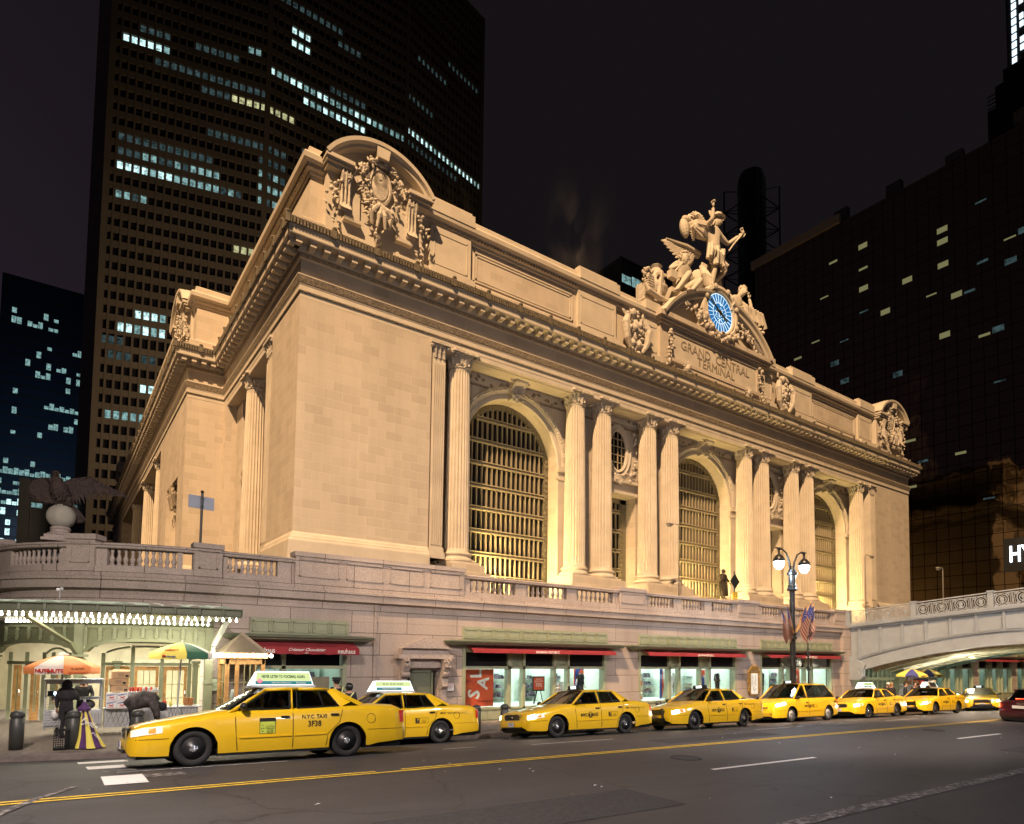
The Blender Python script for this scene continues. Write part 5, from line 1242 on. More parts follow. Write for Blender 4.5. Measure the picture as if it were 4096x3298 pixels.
for p, d in along(outer, .185): mb.tube([(p.x, p.y, 1.05), (p.x, p.y, 1.0)], .03, 6)
V('socket', 'green', mb)
for X in (.72, 4.4): 
    a = at(X, .12, -.1); b = at(X, 2.6, 1.02); m_ = at(X, .5, .25); V('bracket_strut', 'green', MB().bar(a, m_, .13, .1).bar(m_, b, .16, .06))
lamp('added_canopy_fill', 'AREA', (1.8, 22.4, .93), 270, (1, .92, .70), (1.8, 22.6, -2), shape='RECTANGLE', size=5, size_y=1.6)  # unseen area light added under the canopy to smooth the bulbs' light
lamp('hall_lamp', 'AREA', (2.6, 26.6, .5), 420, (1, .92, .7), (2.6, 26.4, -2), size=1.5)
lamp('bridge_underside_lamp', 'POINT', (51, 18.5, -.1), 420, (1, .95, .72), shadow_soft_size=.3); lamp('bridge_underside_lamp', 'POINT', (52, 21.5, -.6), 160, (1, .95, .75), shadow_soft_size=.3)
# small spotlight on the canopy
o = thing('spotlight', 'small twin spotlight standing on the left end of the canopy roof', 'light', (.1, 20.9, 1.4)); MB().tube([(0, 0, 0), (0, 0, .2)], .015, 6).ball((.03, 0, .25), .05, 7, 5).build('stem', 'steel', o); MB().ball((-.04, -.02, .22), .05, 7, 5).build('lamp_head', 'white', o)
# ticket-hall vestibule (timber kiosk)
kx0, kx1, ky0, ky1 = 4.62, 5.86, 22.6, 23.8; zb = walkz(5.2, 22.6)
KI = thing('kiosk', 'oak vestibule kiosk with a tan pyramid roof and blazing bulbs at its eaves', 'kiosk', (5.24, 23.2, zb))
def KK(name, m, mb, parent=None):
    o = mb.build(name, m, None); par = parent or KI; o.parent = par; o.matrix_parent_inverse = Matrix.Translation(-wloc(par)); return o
mb = MB()
for x in (kx0, kx1-.12): 
    for y in (ky0, ky1-.12): mb.box(x, x+.12, y, y+.12, zb, -.14)
mb.box(kx0+.3, kx0+.42, ky0-.0, ky0+.06, zb, -.14); mb.box(kx0, kx1, ky0+.01, ky0+.1, -.36, -.16); mb.box(kx0+.01, kx0+.1, ky0, ky1, -.36, -.16); mb.box(kx1-.1, kx1-.01, ky0, ky1, -.36, -.16); mb.box(kx0, kx1, ky0+.02, ky0+.09, zb, zb+.45); mb.box(kx0+.02, kx0+.09, ky0, ky1, zb, zb+.45)
KK('timber_frame', 'wood', mb)
mb = MB()
for i in range(1, 4): x = kx0+.42+(kx1-kx0-.54)*i/4; mb.box(x-.012, x+.012, ky0+.03, ky0+.06, zb+.45, -.36)
for z in (-.95, -1.5): mb.box(kx0+.1, kx1-.1, ky0+.03, ky0+.06, z-.012, z+.012); mb.box(kx0+.03, kx0+.06, ky0, ky1, z-.012, z+.012)
mb.box(kx0+.03, kx0+.06, ky0+.55, ky0+.58, zb+.45, -.36); KK('glazing_bars', 'bronzebar', mb); KK('glass', 'glass', MB().box(kx0+.12, kx1-.12, ky0+.065, ky0+.07, zb+.45, -.36).box(kx0+.065, kx0+.07, ky0+.12, ky1-.12, zb+.45, -.36))
mb = MB(); cx_, cy_ = 5.24, 23.2; e = .72; mb.add([(cx_-e, cy_-e, .02), (cx_+e, cy_-e, .02), (cx_+e, cy_+e, .02), (cx_-e, cy_+e, .02), (cx_, cy_, .72)], [(0, 1, 4), (1, 2, 4), (2, 3, 4), (3, 0, 4), (0, 1, 2, 3)]); M['tan'] = mat('tan_roof_metal', (.34, .27, .2), .6, noise=.1); KK('pyramid_roof', 'tan', mb); KK('eaves_band', 'wood', MB().box(cx_-.68, cx_+.68, cy_-.68, cy_+.68, -.16, .015))
mb = MB().ball((0, 0, 0), .06, 8, 6); b1 = mb.build('bulb', 'bulb', None, True); b1.parent = KI; M['bulbhot'] = emis('bright_eaves_bulb', (1, .97, .86), 34); b1.data.materials[0] = M['bulbhot']
k = 0
for i in range(9):
    for px, py in ((cx_-.76+1.52*i/8, cy_-.76), (cx_-.76, cy_-.76+1.52*(i+1)/9)):
        v = Vector((px, py, -.07))-Vector(KI.location)
        if k == 0: b1.location = v
        else: o = b1.copy(); C.objects.link(o); o.location = v
        k += 1
# round plaque
o = thing('round_sign', 'round pale green wall sign with a wheelchair symbol beside the kiosk', 'sign', (4.56, 23.93, -1.08)); M['signg'] = mat('pale_green_enamel', (.42, .5, .36), .5)
MB().tube([(0, 0, 0), (0, -.025, 0)], .2, 28).build('disc', 'signg', o)
for s_, z, sz in (('GRAND CENTRAL', .08, .042), ('TERMINAL', .035, .042), ('ENTER AT', -.03, .026), ('VANDERBILT', -.06, .026), ('AVENUE', -.09, .026)):
    text(s_, sz, 'ink', o, facing(.045 if z < 0 else 0, -.027, z), ext=.001)
mb = MB().ball((-.09, -.03, -.01), (.012, .003, .012), 6, 4); mb.bar((-.09, -.03, -.02), (-.085, -.03, -.07), .012, .004); mb.bar((-.085, -.03, -.07), (-.05, -.03, -.07), .012, .004); mb.bar((-.05, -.03, -.07), (-.04, -.03, -.11), .012, .004)
for i in range(10): a = 2*pi*i/13+1.6; b = 2*pi*(i+1)/13+1.6; mb.bar((-.085+.04*cos(a), -.03, -.08+.04*sin(a)), (-.085+.04*cos(b), -.03, -.08+.04*sin(b)), .009, .004)
mb.bar((.1, -.03, -.12), (.15, -.03, -.12), .008, .004); mb.build('wheelchair_symbol', 'ink', o)
# ================================================================== viaduct bridge over the street
XB0, XB1 = 46.35, 58.6
BR = thing('viaduct_bridge', 'grey riveted steel arch bridge with an ornate scrollwork railing crossing the street', 'bridge', (52, 20, -1))
def B_(name, m, mb, parent=None, smooth=False):
    o = mb.build(name, m, None, smooth); par = parent or BR; o.parent = par; o.matrix_parent_inverse = Matrix.Translation(-wloc(par)); return o
k_ = 1.132
def deckz(Y): t = (24-Y)/1.0; return 2.28+.092*t-.0004*t*t if t < 40 else 5.3      # underside of the deck band
def archb(Y): t = (23.3-Y); return -.70+.335*t-.0145*t*t if t < 11.5 else -.70+.335*11.5-.0145*132.25
def archt(Y): return archb(Y)+.85
def girder(x, m, out=-1):
    mb = MB(); ys_ = [23.7-.4*i for i in range(75)]
    th = .06
    for i in range(len(ys_)-1):
        a, b = ys_[i], ys_[i+1]
        for (f0, f1) in ((archb, deckz),):
            z0a, z1a, z0b, z1b = f0(min(a, 23.3)), f1(a), f0(min(b, 23.3)), f1(b); k = len(mb.v)
            mb.v += [(x, a, z0a), (x, a, z1a), (x, b, z1b), (x, b, z0b), (x+.08, a, z0a), (x+.08, a, z1a), (x+.08, b, z1b), (x+.08, b, z0b)]; mb.f += [(k, k+1, k+2, k+3), (k+4, k+5, k+6, k+7), (k, k+3, k+7, k+4)]
    o = B_('girder', m, mb); f = MB()
    for i in range(len(ys_)-1):   # flanges
        a, b = ys_[i], ys_[i+1]
        if a > 23.3: continue
        f.bar((x+.05, a, archb(a)), (x+.05, b, archb(b)), .34, .05); f.bar((x+.02, a, archt(a)), (x+.02, b, archt(b)), .2, .07); f.bar((x-.02, a, archt(a)+.1), (x-.02, b, archt(b)+.1), .12, .04)
    B_('flange', m, f, o)
    st = MB(); Y = 23.1
    while Y > 6:
        z0, z1 = archt(Y), deckz(Y)
        if z1-z0 > .15: st.box(x-.09, x, Y-.09, Y+.09, z0, z1); st.box(x-.15, x-.09, Y-.02, Y+.02, z0, z1)
        for k in range(int((z1-z0)/.14)): st.ball((x-.1, Y-.07, z0+.1+k*.14), .018, 4, 3); st.ball((x-.1, Y+.07, z0+.1+k*.14), .018, 4, 3)
        Y -= 1.42
    for i in range(150): Y = 23-i*.13; st.ball((x-.02, Y, archb(Y)+.12), .018, 4, 3); st.ball((x-.02, Y, archt(Y)-.1), .018, 4, 3)
    B_('stiffener', m, st, o)
    sh = MB().box(x-.12, x+.3, 22.9, 23.9, -1.05, -.2); sh.prism([(23.98, .35), (23.7, .35), (23.0, -1.0), (22.75, -1.0), (23.0, -1.25), (23.98, -1.3)], 'x', x-.2, x+.35)
    sh.prism([(23.85, -.25), (22.85, -.62), (22.65, -.2), (23.4, .25)], 'x', x-.15, x-.05); B_('bearing_shoe', m, sh, o)
girder(XB0, 'bridge'); girder(XB1, 'teal')
def dpath(off, x0): return [(x0, 24-.5*i) for i in range(60)]
mb = MB(); ys_ = [24.0-.5*i for i in range(60)]
for x in (XB0, XB1):
    sgn = -1 if x == XB0 else 1; k = len(mb.v); pr = [(0, 0), (-.12, .04), (-.14, .12), (-.24, .16), (-.26, .34), (-.2, .36), (.2, .36)]
    for Y in ys_:
        for o_, z in pr: mb.v.append((x+(o_ if sgn < 0 else -o_), Y, deckz(Y)-.05+z))
    q = len(pr)
    for i in range(len(ys_)-1):
        for j in range(q-1): mb.f.append((k+i*q+j, k+i*q+j+1, k+i*q+q+j+1, k+i*q+q+j))
B_('deck_edge', 'bridge', mb)
mb = MB(); 
for i in range(len(ys_)-1): k = len(mb.v); mb.v += [(XB0, ys_[i], deckz(ys_[i])+.1), (XB1, ys_[i], deckz(ys_[i])+.1), (XB1, ys_[i+1], deckz(ys_[i+1])+.1), (XB0, ys_[i+1], deckz(ys_[i+1])+.1)]; mb.f.append((k, k+1, k+2, k+3))
B_('deck', 'granitep', mb)
lamp('added_tower_glow', 'SPOT', (-6, 242, 48), 20000, (.5, .7, 1), (-5, 300, 70), spot_size=radians(100), spot_blend=1, shadow_soft_size=8)  # unseen blue spot added to give the far-left tower its hazy tone
M['cream'] = mat('peeling_cream_plaster', (.5, .47, .36), .9, noise=.3, nscale=3)
mb = MB()
for i in range(48):
    Y = 23.6-.35*i; Y2 = Y-.35; z = lambda q: archb(min(q, 23.3))+.25; k = len(mb.v); mb.v += [(XB0+.2, Y, z(Y)), (XB1-.1, Y, z(Y)), (XB1-.1, Y2, z(Y2)), (XB0+.2, Y2, z(Y2))]; mb.f.append((k, k+1, k+2, k+3))
B_('plastered_soffit', 'cream', mb)
rb = MB()
for i in range(4):
    x = XB0+2.4+i*2.4
    for j in range(40): Y = 23.3-.38*j; rb.bar((x, Y, archb(Y)+.1), (x, Y-.38, archb(Y-.38)+.1), .28, .3)
B_('arch_rib', 'cream', rb)
pp = MB().tube([(XB0+4, 23.9, .2), (XB0+4, 22.6, .15), (XB0+4.0, 22.6, -.3), (XB0+3.2, 22.6, -.35)], .09, 8); pp.tube([(XB0+5.2, 23.4, .4), (XB0+5.2, 22.0, .3)], .09, 8); B_('drain_pipe', 'cream', pp)
o = B_('strip_light', emis('strip_light_tube', (.9, 1, .7), 9), MB().box(XB0+7.2, XB0+9.6, 19.5, 19.7, archb(19.5)+.05, archb(19.5)+.12)); o = B_('strip_light', emis('sodium_lamp_glow', (1, .42, .05), 6), MB().box(XB0+6, XB0+9, 13.5, 13.7, archb(13.5)-.05, archb(13.5)+.02))
# railing with posts, panels of ring scrollwork
rz = lambda Y: deckz(Y)+.28
rl = MB()
for i in range(58): a, b = ys_[i], ys_[i+1]; rl.bar((XB0-.1, a, rz(a)+.95), (XB0-.1, b, rz(b)+.95), .13, .07); rl.bar((XB0-.1, a, rz(a)+.06), (XB0-.1, b, rz(b)+.06), .05, .04); rl.bar((XB0-.1, a, rz(a)+.82), (XB0-.1, b, rz(b)+.82), .035, .035)
B_('handrail', 'bridge', rl)
M['brr'] = M['bridge']
def postm(): return MB().box(-.14, .14, -.15, .15, 0, 1.0).box(-.18, .18, -.19, .19, .96, 1.06).box(-.18, .18, -.19, .19, -.02, .1)
def panelm(w):
    mb = MB(); c = Vector((0, 0, .44)); r = .33
    def ring(c, r, th, n=20, a0=0, a1=2*pi):
        for i in range(n): p = a0+(a1-a0)*i/n; q = a0+(a1-a0)*(i+1)/n; mb.bar((0, c[1]+r*cos(p), c[2]+r*sin(p)), (0, c[1]+r*cos(q), c[2]+r*sin(q)), th, .05)
    ring(c, r, .045); ring(c, .21, .03, 16, -.8, pi+.8)
    mb.ball((0, 0, .47), (.03, .13, .13), 9, 6); mb.bar((0, 0, .2), (0, 0, .36), .05)
    for s_ in (-1, 1): ring((0, s_*.07, .27), .05, .025, 9)
    for sy in (-1, 1):
        for sz in (-1, 1): ring((0, sy*(w/2-.12), .44+sz*.27), .075, .025, 9); mb.bar((0, sy*.24, .44+sz*.24), (0, sy*(w/2-.02), .44+sz*.36), .028)
        for e in (.02, .10): mb.bar((0, sy*(w/2+e), .06), (0, sy*(w/2+e), .86), .03)
    mb.bar((0, 0, .77), (0, 0, .84), .04); mb.bar((0, 0, .06), (0, 0, .11), .04); return mb
pw = 1.08; p0 = None; q0 = None; n = 0
for i in range(22):
    Y = 23.25-pw*i
    z = rz(Y)
    if i % 4 == 0:
        Yq = Y+pw/2+.02
        if p0 is None: p0 = B_('railing_post', 'bridge', postm()); p0.matrix_parent_inverse = Matrix(); p0.location = Vector((XB0-.1, Yq, rz(Yq)))-wloc(BR)
        else: o = p0.copy(); C.objects.link(o); o.location = Vector((XB0-.1, Yq, rz(Yq)))-wloc(BR)
    if q0 is None: q0 = B_('scrollwork_panel', 'bridge', panelm(pw-.25)); q0.matrix_parent_inverse = Matrix(); o = q0
    else: o = q0.copy(); C.objects.link(o)
    o.location = Vector((XB0-.1, Y-.03, z))-wloc(BR); o.rotation_euler = (radians(-5.3), 0, 0)
B_('railing_post', 'bridge', MB().box(XB0-.3, XB0+.05, 23.8, 24.0, 2.5, 3.55))

# ================================================================== city towers
# concrete office tower behind
TW = thing('office_tower', 'huge dark concrete office tower with strips of lit windows behind the station', 'tower', (60, 190, 0))
def W_(name, m, mb, parent=None):
    o = mb.build(name, m, None); par = parent or TW; o.parent = par; o.matrix_parent_inverse = Matrix.Translation(-wloc(par)); return o
AB, BC = Vector((43.25, 185)), Vector((86.26, 185)); dA = Vector((-.971, .239)); dC = Vector((.971, .239)); LA, LC = 38.2, 34.8
facets = [(AB+dA*LA, AB), (AB, BC), (BC, BC+dC*LC)]
FH, NB = 3.92, (20, 22, 18)
Ztop, Z0t = 236, 4
def fpt(fi, u, z, off=0):
    a, b = facets[fi]; d = (b-a).normalized(); n = Vector((d.y, -d.x)); p = a+d*u+n*off; return (p.x, p.y, z)
core = MB(); back = [(AB+dA*LA), AB, BC, BC+dC*LC, BC+dC*LC+Vector((3, 30)), BC+Vector((0, 45)), AB+Vector((0, 45)), AB+dA*LA+Vector((-3, 30))]
ins = [Vector((p.x, p.y+.7)) for p in back]
core.prism([(p.x, p.y) for p in ins], 'z', Z0t, Ztop); W_('dark_glazing', 'metl_glass', core)
gr = MB()
SKIP = (39, 38)
for fi in range(3):
    a, b = facets[fi]; L = (b-a).length; n = NB[fi]; d = (b-a).normalized(); nn = Vector((d.y, -d.x)); ax = Matrix(((d.x, nn.x, 0), (d.y, nn.y, 0), (0, 0, 1)))
    for fl in range(1, 60):
        z = Z0t+fl*FH
        if fl == 20: gr.obox(fpt(fi, L/2, z+.1), ax, L/2, .3, .45); continue
        c = fpt(fi, L/2, z, 0); gr.obox((c[0], c[1], z), ax, L/2, .28, .82)
    for i in range(n+1): c = fpt(fi, L*i/n, 0); gr.obox((c[0], c[1], (Ztop+Z0t)/2), ax, .22 if 0 < i < n else .7, .42, (Ztop-Z0t)/2)
W_('concrete_grid', 'metl_stone', gr)
sd = MB(); p = facets[0][0]; sd.prism([(p.x-.3, p.y), (p.x+.5, p.y), (p.x+.2, p.y+30), (p.x-3, p.y+30)], 'z', Z0t, Ztop); W_('end_wall', 'metl_stone', sd)
# facet, floor, first bay, last bay, brightness
LIT = [(0,40,1,6,3),(0,41,3,6,1),(0,41,10,15,1),(0,42,17,18,2),(1,41,0,21,3),(1,40,5,14,3),(1,41,16,21,2),(0,38,14,19,4),(0,38,19,19,4),(1,38,0,3,4),(1,45,3,5,3),(1,44,3,5,3),(0,38,11,14,1),(0,33,1,12,1),(0,32,1,13,2),(0,31,1,8,3),(0,31,8,16,2),(0,29,1,4,2),(0,35,12,19,1),(1,35,0,2,1),(0,34,19,19,1),(1,34,0,2,1),(0,33,19,19,2),(1,33,0,2,2),(0,32,19,19,2),(1,32,0,2,2),(0,31,19,19,2),(1,31,0,2,2),(0,27,16,18,4),(1,47,1,10,1),(1,46,10,13,1),(1,42,22,21,3),(2,42,0,17,3),(1,45,22,21,1),(2,45,0,5,1),(2,51,9,16,1),(1,41,22,21,1),(2,41,0,11,1),(0,39,5,19,1),(0,21,4,7,3),(0,20,2,7,3),(0,18,1,3,1),(0,16,5,6,3),(0,14,1,5,2),(0,18,5,6,1),(0,19,0,2,1),(1,36,5,11,1),(1,42,9,14,1),(2,49,2,8,1)]
wm = {1: 'litw3', 2: 'litw1', 3: 'litw2', 4: 'litw4'}; nlit = 0; rest = {1: MB(), 2: MB(), 3: MB(), 4: MB()}
for fi, fl, a, b, kb in sorted(LIT, key=lambda t: -t[4] if t[4] < 4 else -3):
    for i in range(a, b+1):
        L = (facets[fi][1]-facets[fi][0]).length; w = L/NB[fi]; kk = kb
        if kb in (2, 3) and random.random() < .25: kk = kb-1
        z = Z0t+fl*FH+.82; mb = MB(); f_ = random.choice((.45, .62, .8, 1))
        q = [fpt(fi, i*w+.3, z, -.30), fpt(fi, (i+1)*w-.3, z, -.30), fpt(fi, (i+1)*w-.3, z+2.25, -.30), fpt(fi, i*w+.3, z+2.25, -.30)]
        if nlit < 98: mb.add(q, [(0, 1, 2, 3)]); W_('lit_window', wm[kk], mb); nlit += 1
        else: rest[kk].add(q, [(0, 1, 2, 3)])
for kk, m_ in rest.items():
    if m_.v: tag(W_('lit_window', wm[kk], m_), kind='stuff')
# glass tower far left
def slab(name, label, cat, x0, x1, y0, y1, z0, z1, litspec, fh=3.8, bay=1.6, mstone='tower_glass', seed=1, face='S', loc=None):
    t = thing(name, label, cat, ((x0+x1)/2, (y0+y1)/2, 0)); rnd = random.Random(seed)
    def add(nm, m, mb): o = mb.build(nm, m, None); o.parent = t; o.matrix_parent_inverse = Matrix.Translation(-wloc(t)); return o
    add('body', 'blue_glass' if 'glass' in mstone else 'darkgrey', MB().box(x0, x1, y0, y1, z0, z1))
    g = MB(); nf = int((z1-z0)/fh); nb_ = int((x1-x0)/bay)
    for i in range(nf): g.box(x0-.1, x1+.1, y0-.16, y0, z0+i*fh-.25, z0+i*fh+.25)
    for i in range(nb_+1): g.box(x0+i*bay-.07, x0+i*bay+.07, y0-.22, y0, z0, z1)
    add('mullion_grid', 'darkgrey', g); n = 0; rs = MB()
    for (fa, fb, ua, ub, pr, kk) in litspec:
        for f_ in range(fa, fb+1):
            for i in range(int(ua*nb_), int(ub*nb_)):
                if rnd.random() < pr:
                    mb = MB() if n < 95 else rs; z = z0+f_*fh+.4; zt = z+(fh-1.3)*rnd.choice((.5, .8, 1)); mb.add([(x0+i*bay+.1, y0-.05, z), (x0+(i+1)*bay-.1, y0-.05, z), (x0+(i+1)*bay-.1, y0-.05, zt), (x0+i*bay+.1, y0-.05, zt)], [(0, 1, 2, 3)])
                    if n < 95: add('lit_window', wm[kk] if rnd.random() > .35 else 'litw1', mb)
                    n += 1
    if rs.v: tag(add('lit_window', 'litw1', rs), kind='stuff')
    return t
slab('office_tower', 'dark glass office tower with patchy rows of white lights at the far left', 'tower', -21, 9.5, 300, 330, 0, 140, [(6, 8, .1, .95, .7, 3), (9, 11, .1, .95, .55, 3), (12, 14, .05, .9, .75, 3), (15, 17, .1, .9, .75, 3), (4, 5, .1, .95, .6, 2), (20, 33, 0, .95, .05, 1), (27, 28, .4, .95, .4, 1), (30, 30, .5, .95, .5, 1), (32, 32, .2, .7, .4, 1), (22, 22, .5, .95, .6, 1), (24, 24, .5, 1, .8, 2), (18, 18, 0, .5, .3, 1)], seed=5)
slab('masonry_building', 'low dark masonry building in the gap behind the eagle statue', 'building', -9, 9, 215, 235, 0, 46, [(9, 11, .3, .9, .12, 2), (5, 8, .2, .9, .1, 1)], bay=2.6, mstone='stone', seed=8)
slab('masonry_building', 'dark setback building with three cyan windows behind the clock statues', 'building', 109, 134, 110, 130, 0, 98, [(24, 24, 0, .3, .6, 3), (23, 23, .0, .4, .4, 2)], bay=3.4, mstone='stone', seed=9)
# mirror-glass hotel along the avenue on the right
H = thing('hotel_tower', 'tall dark mirror-glass hotel block reflecting the floodlit station at the right edge', 'hotel', (125, 60, 0))
def H_(name, m, mb, parent=None):
    o = mb.build(name, m, None); par = parent or H; o.parent = par; o.matrix_parent_inverse = Matrix.Translation(-wloc(par)); return o
H_('mirror_facade', 'mirror', MB().box(112, 140, 5, 75, -3, 78.6)); H_('roof_coping', 'tan', MB().box(111.6, 112.4, 58, 76, 78.6, 80.2)); H_('corner_wall', 'darkgrey', MB().box(111.9, 112, 74.5, 75.2, -3, 80))
mb = MB()
for i in range(7): y = 12+i*9; mb.box(112.5, 113.5, y, y+2.4, 78.6, 80.4+(i % 3)*.5)
H_('roof_plant', 'darkgrey', mb)
rnd = random.Random(3); mb = MB(); n = 0
for i in range(58):
    y = 20+rnd.randrange(0, 30)*1.75; z = 24+rnd.randrange(0, 26)*1.9+ .1; hh = rnd.choice((.25, .4, .9))
    mb = MB(); mb.add([(111.96, y+.12, z+.15), (111.96, y+1.6, z+.15), (111.96, y+1.6, z+.15+hh), (111.96, y+.12, z+.15+hh)], [(0, 1, 2, 3)]); H_('lit_window', 'litw3', mb)
M['hotw'] = emis('dim_hotel_window', (.8, .75, .35), .22)
for c in H.children:
    if c.name.startswith('lit_window') and rnd.random() < .6: c.data.materials[0] = M['hotw']
sg = H_('sign_board', 'black', MB().box(111.7, 111.95, 26, 35.0, 13.2, 18.0)); M['signon'] = emis('lit_sign_letter', (.85, .92, 1), 6)
wtext('HYATT', 3.3, 'signon', sg, 111.6, 34.3, 15.55, 'W', ext=.05, align='LEFT', sx=.62, bold=.03)
# chimney tower with lattice, far masonry, and the illuminated spire
CH = thing('chimney_tower', 'black chimney in a steel lattice rising behind the statue group', 'chimney', (147.5, 100, 0))
def putlat(name, m, mb): o = mb.build(name, m, None); o.parent = CH; o.matrix_parent_inverse = Matrix.Translation(-wloc(CH)); return o
mb = MB().lathe([(3.6, 40), (3.6, 128), (3.0, 130)], (147.5, 100, 0), 18); putlat('stack', 'black', mb)
mb = MB(); cx_, cy_, w_ = 147.5, 100, 5.0
for sx in (-1, 1):
    for sy in (-1, 1): mb.bar((cx_+sx*w_, cy_+sy*w_, 40), (cx_+sx*w_, cy_+sy*w_, 126), .3)
for i in range(14):
    z = 42+i*6
    for sx in (-1, 1):
        mb.bar((cx_-w_, cy_+sx*w_, z), (cx_+w_, cy_+sx*w_, z), .22); mb.bar((cx_+sx*w_, cy_-w_, z), (cx_+sx*w_, cy_+w_, z), .22); mb.bar((cx_-w_, cy_+sx*w_, z), (cx_+w_, cy_+sx*w_, z+6), .18); mb.bar((cx_+sx*w_, cy_-w_, z), (cx_+sx*w_, cy_+w_, z+6), .18)
putlat('lattice_frame', 'black', mb)
SPX = thing('spire_tower', 'stepped dark skyscraper with a narrow strip of white lights at the upper right corner', 'tower', (258, 70, 0))
def sp(name, m, mb): o = mb.build(name, m, None); o.parent = SPX; o.matrix_parent_inverse = Matrix.Translation(-wloc(SPX)); return o

M['spiredark'] = mat('dark_brickwork_far', (.02, .018, .018), .8)
sp('lower_block', 'spiredark', MB().box(250, 275, 58, 79, -3, 186).box(251, 274, 60, 77, 186, 194).box(252, 270, 64, 75, 194, 199))
mb = MB().box(253, 268, 65.5, 74, 199, 245); sp('shaft', 'spiredark', mb)
mb = MB()
for i in range(16):
    z = 200+i*2.7; e = .12*i; mb.box(252.7, 252.95, 67.2+e*.3, 68.3+e*.3, z, z+1.9); mb.box(252.7, 252.95, 69.2, 70.3, z, z+1.9) if i % 3 else None; mb.box(252.7, 252.95, 71.3-e*.2, 72.6-e*.2, z-.4, z+1.6)
M['spirelit'] = emis('lit_spire_windows', (.75, .9, 1), 1.5); sp('lit_window_strip', 'spirelit', mb)
mb = MB()
for i in range(30): z = 150+i*1.4; mb.box(249.8, 250, 58, 79, z, z+.35)
sp('brick_ledge', 'darkgrey', mb)

# thin steam drifting above the roof
def steam(x, y, z, w, h, label, den):
    m = bpy.data.materials.new('thin_steam'); m.use_nodes = True; t = m.node_tree; t.nodes.clear(); o = t.nodes.new('ShaderNodeOutputMaterial'); v = N(t, 'ShaderNodeVolumePrincipled'); v.inputs['Color'].default_value = (.8, .75, .7, 1)
    g = N(t, 'ShaderNodeTexCoord'); mp = N(t, 'ShaderNodeMapping'); mp.inputs['Scale'].default_value = (1, 1, .35); n = N(t, 'ShaderNodeTexNoise', Scale=.28, Detail=3.0, Distortion=1.2); t.links.new(g.outputs['Object'], mp.inputs[0]); t.links.new(mp.outputs[0], n.inputs['Vector'])
    r = N(t, 'ShaderNodeMapRange'); r.inputs[1].default_value = .52; r.inputs[2].default_value = .8; r.inputs[4].default_value = den
    sp_ = N(t, 'ShaderNodeSeparateXYZ'); t.links.new(g.outputs['Generated'], sp_.inputs[0]); L = []
    for k in (0, 1): 
        a = N(t, 'ShaderNodeMath', operation='PINGPONG'); a.inputs[1].default_value = .5; t.links.new(sp_.outputs[k], a.inputs[0]); L.append(a)
    q = N(t, 'ShaderNodeMath', operation='MULTIPLY'); t.links.new(L[0].outputs[0], q.inputs[0]); t.links.new(L[1].outputs[0], q.inputs[1]); z1 = N(t, 'ShaderNodeMath', operation='SUBTRACT'); z1.inputs[0].default_value = 1; t.links.new(sp_.outputs[2], z1.inputs[1])
    q2 = N(t, 'ShaderNodeMath', operation='MULTIPLY'); t.links.new(q.outputs[0], q2.inputs[0]); t.links.new(z1.outputs[0], q2.inputs[1]); q3 = N(t, 'ShaderNodeMath', operation='MULTIPLY'); t.links.new(n.outputs[0], r.inputs[0]); t.links.new(q2.outputs[0], q3.inputs[0]); t.links.new(r.outputs[0], q3.inputs[1]); t.links.new(q3.outputs[0], v.inputs['Density']); t.links.new(v.outputs[0], o.inputs[1])
    s_ = MB().box(x-w/2, x+w/2, y-w/2, y+w/2, z, z+h).build('steam_plume', m); tag(s_, label, 'steam', kind='stuff')
steam(60, 70, 34, 10, 36, 'faint warm steam plume rising over the middle of the roof', .9); steam(42, 75, 34, 8, 32, 'smaller steam plume over the roof by the corner pediment', .8)
# ================================================================== vehicles
def itp(tab, x):
    if x <= tab[0][0]: return tab[0][1]
    for (a, b), (c, d) in zip(tab, tab[1:]):
        if x <= c: t = (x-a)/(c-a); t = t*t*(3-2*t)*.35+t*.65; return b+(d-b)*t
    return tab[-1][1]
class Spec: pass
def sedan():
    s = Spec(); s.x0, s.x1 = -1.05, 4.33; s.ax = (0, 2.91); s.wr = .335; s.tw = .21; s.track = .80; s.ar = .405
    s.W = [(-1.05, .52), (-1.03, .66), (-.98, .77), (-.9, .85), (-.75, .91), (-.4, .965), (0, .985), (1, .99), (3, .99), (3.6, .97), (4.0, .93), (4.2, .87), (4.29, .78), (4.33, .62)]
    s.T = [(-1.05, .50), (-1.02, .56), (-.98, .66), (-.93, .745), (-.8, .79), (-.5, .84), (0, .915), (.45, .985), (.7, 1.0), (3.1, 1.04), (3.5, 1.055), (4.05, 1.03), (4.18, .99), (4.25, .9), (4.28, .66), (4.33, .60)]
    s.S = [(-1.05, .47), (-1.02, .53), (-.98, .60), (-.93, .68), (-.8, .715), (-.5, .76), (0, .83), (.5, .895), (1, .925), (2, .945), (3, .97), (3.6, .965), (4.05, .93), (4.2, .88), (4.28, .63), (4.33, .57)]
    s.B = [(-1.05, .34), (-1.0, .24), (-.6, .22), (-.45, .22), (3.4, .22), (3.6, .26), (4.2, .30), (4.33, .36)]
    up = lambda t: [(x, z+max(0, z-.5)*.11) for x, z in t]; s.T = up(s.T); s.S = up(s.S)
    s.gh = dict(ab=(.66, .875, 1.0), at=(1.30, .665, 1.40), ct=(2.58, .665, 1.40), cb=(3.18, .86, 1.055), wb=(.44, 1.045), wt=(1.24, 1.45), rt=(2.72, 1.445), rb=(3.36, 1.12), side=(.66, 3.12), B=(1.74, 1.86), q=2.42, C=2.74, crown=1.475)
    return s
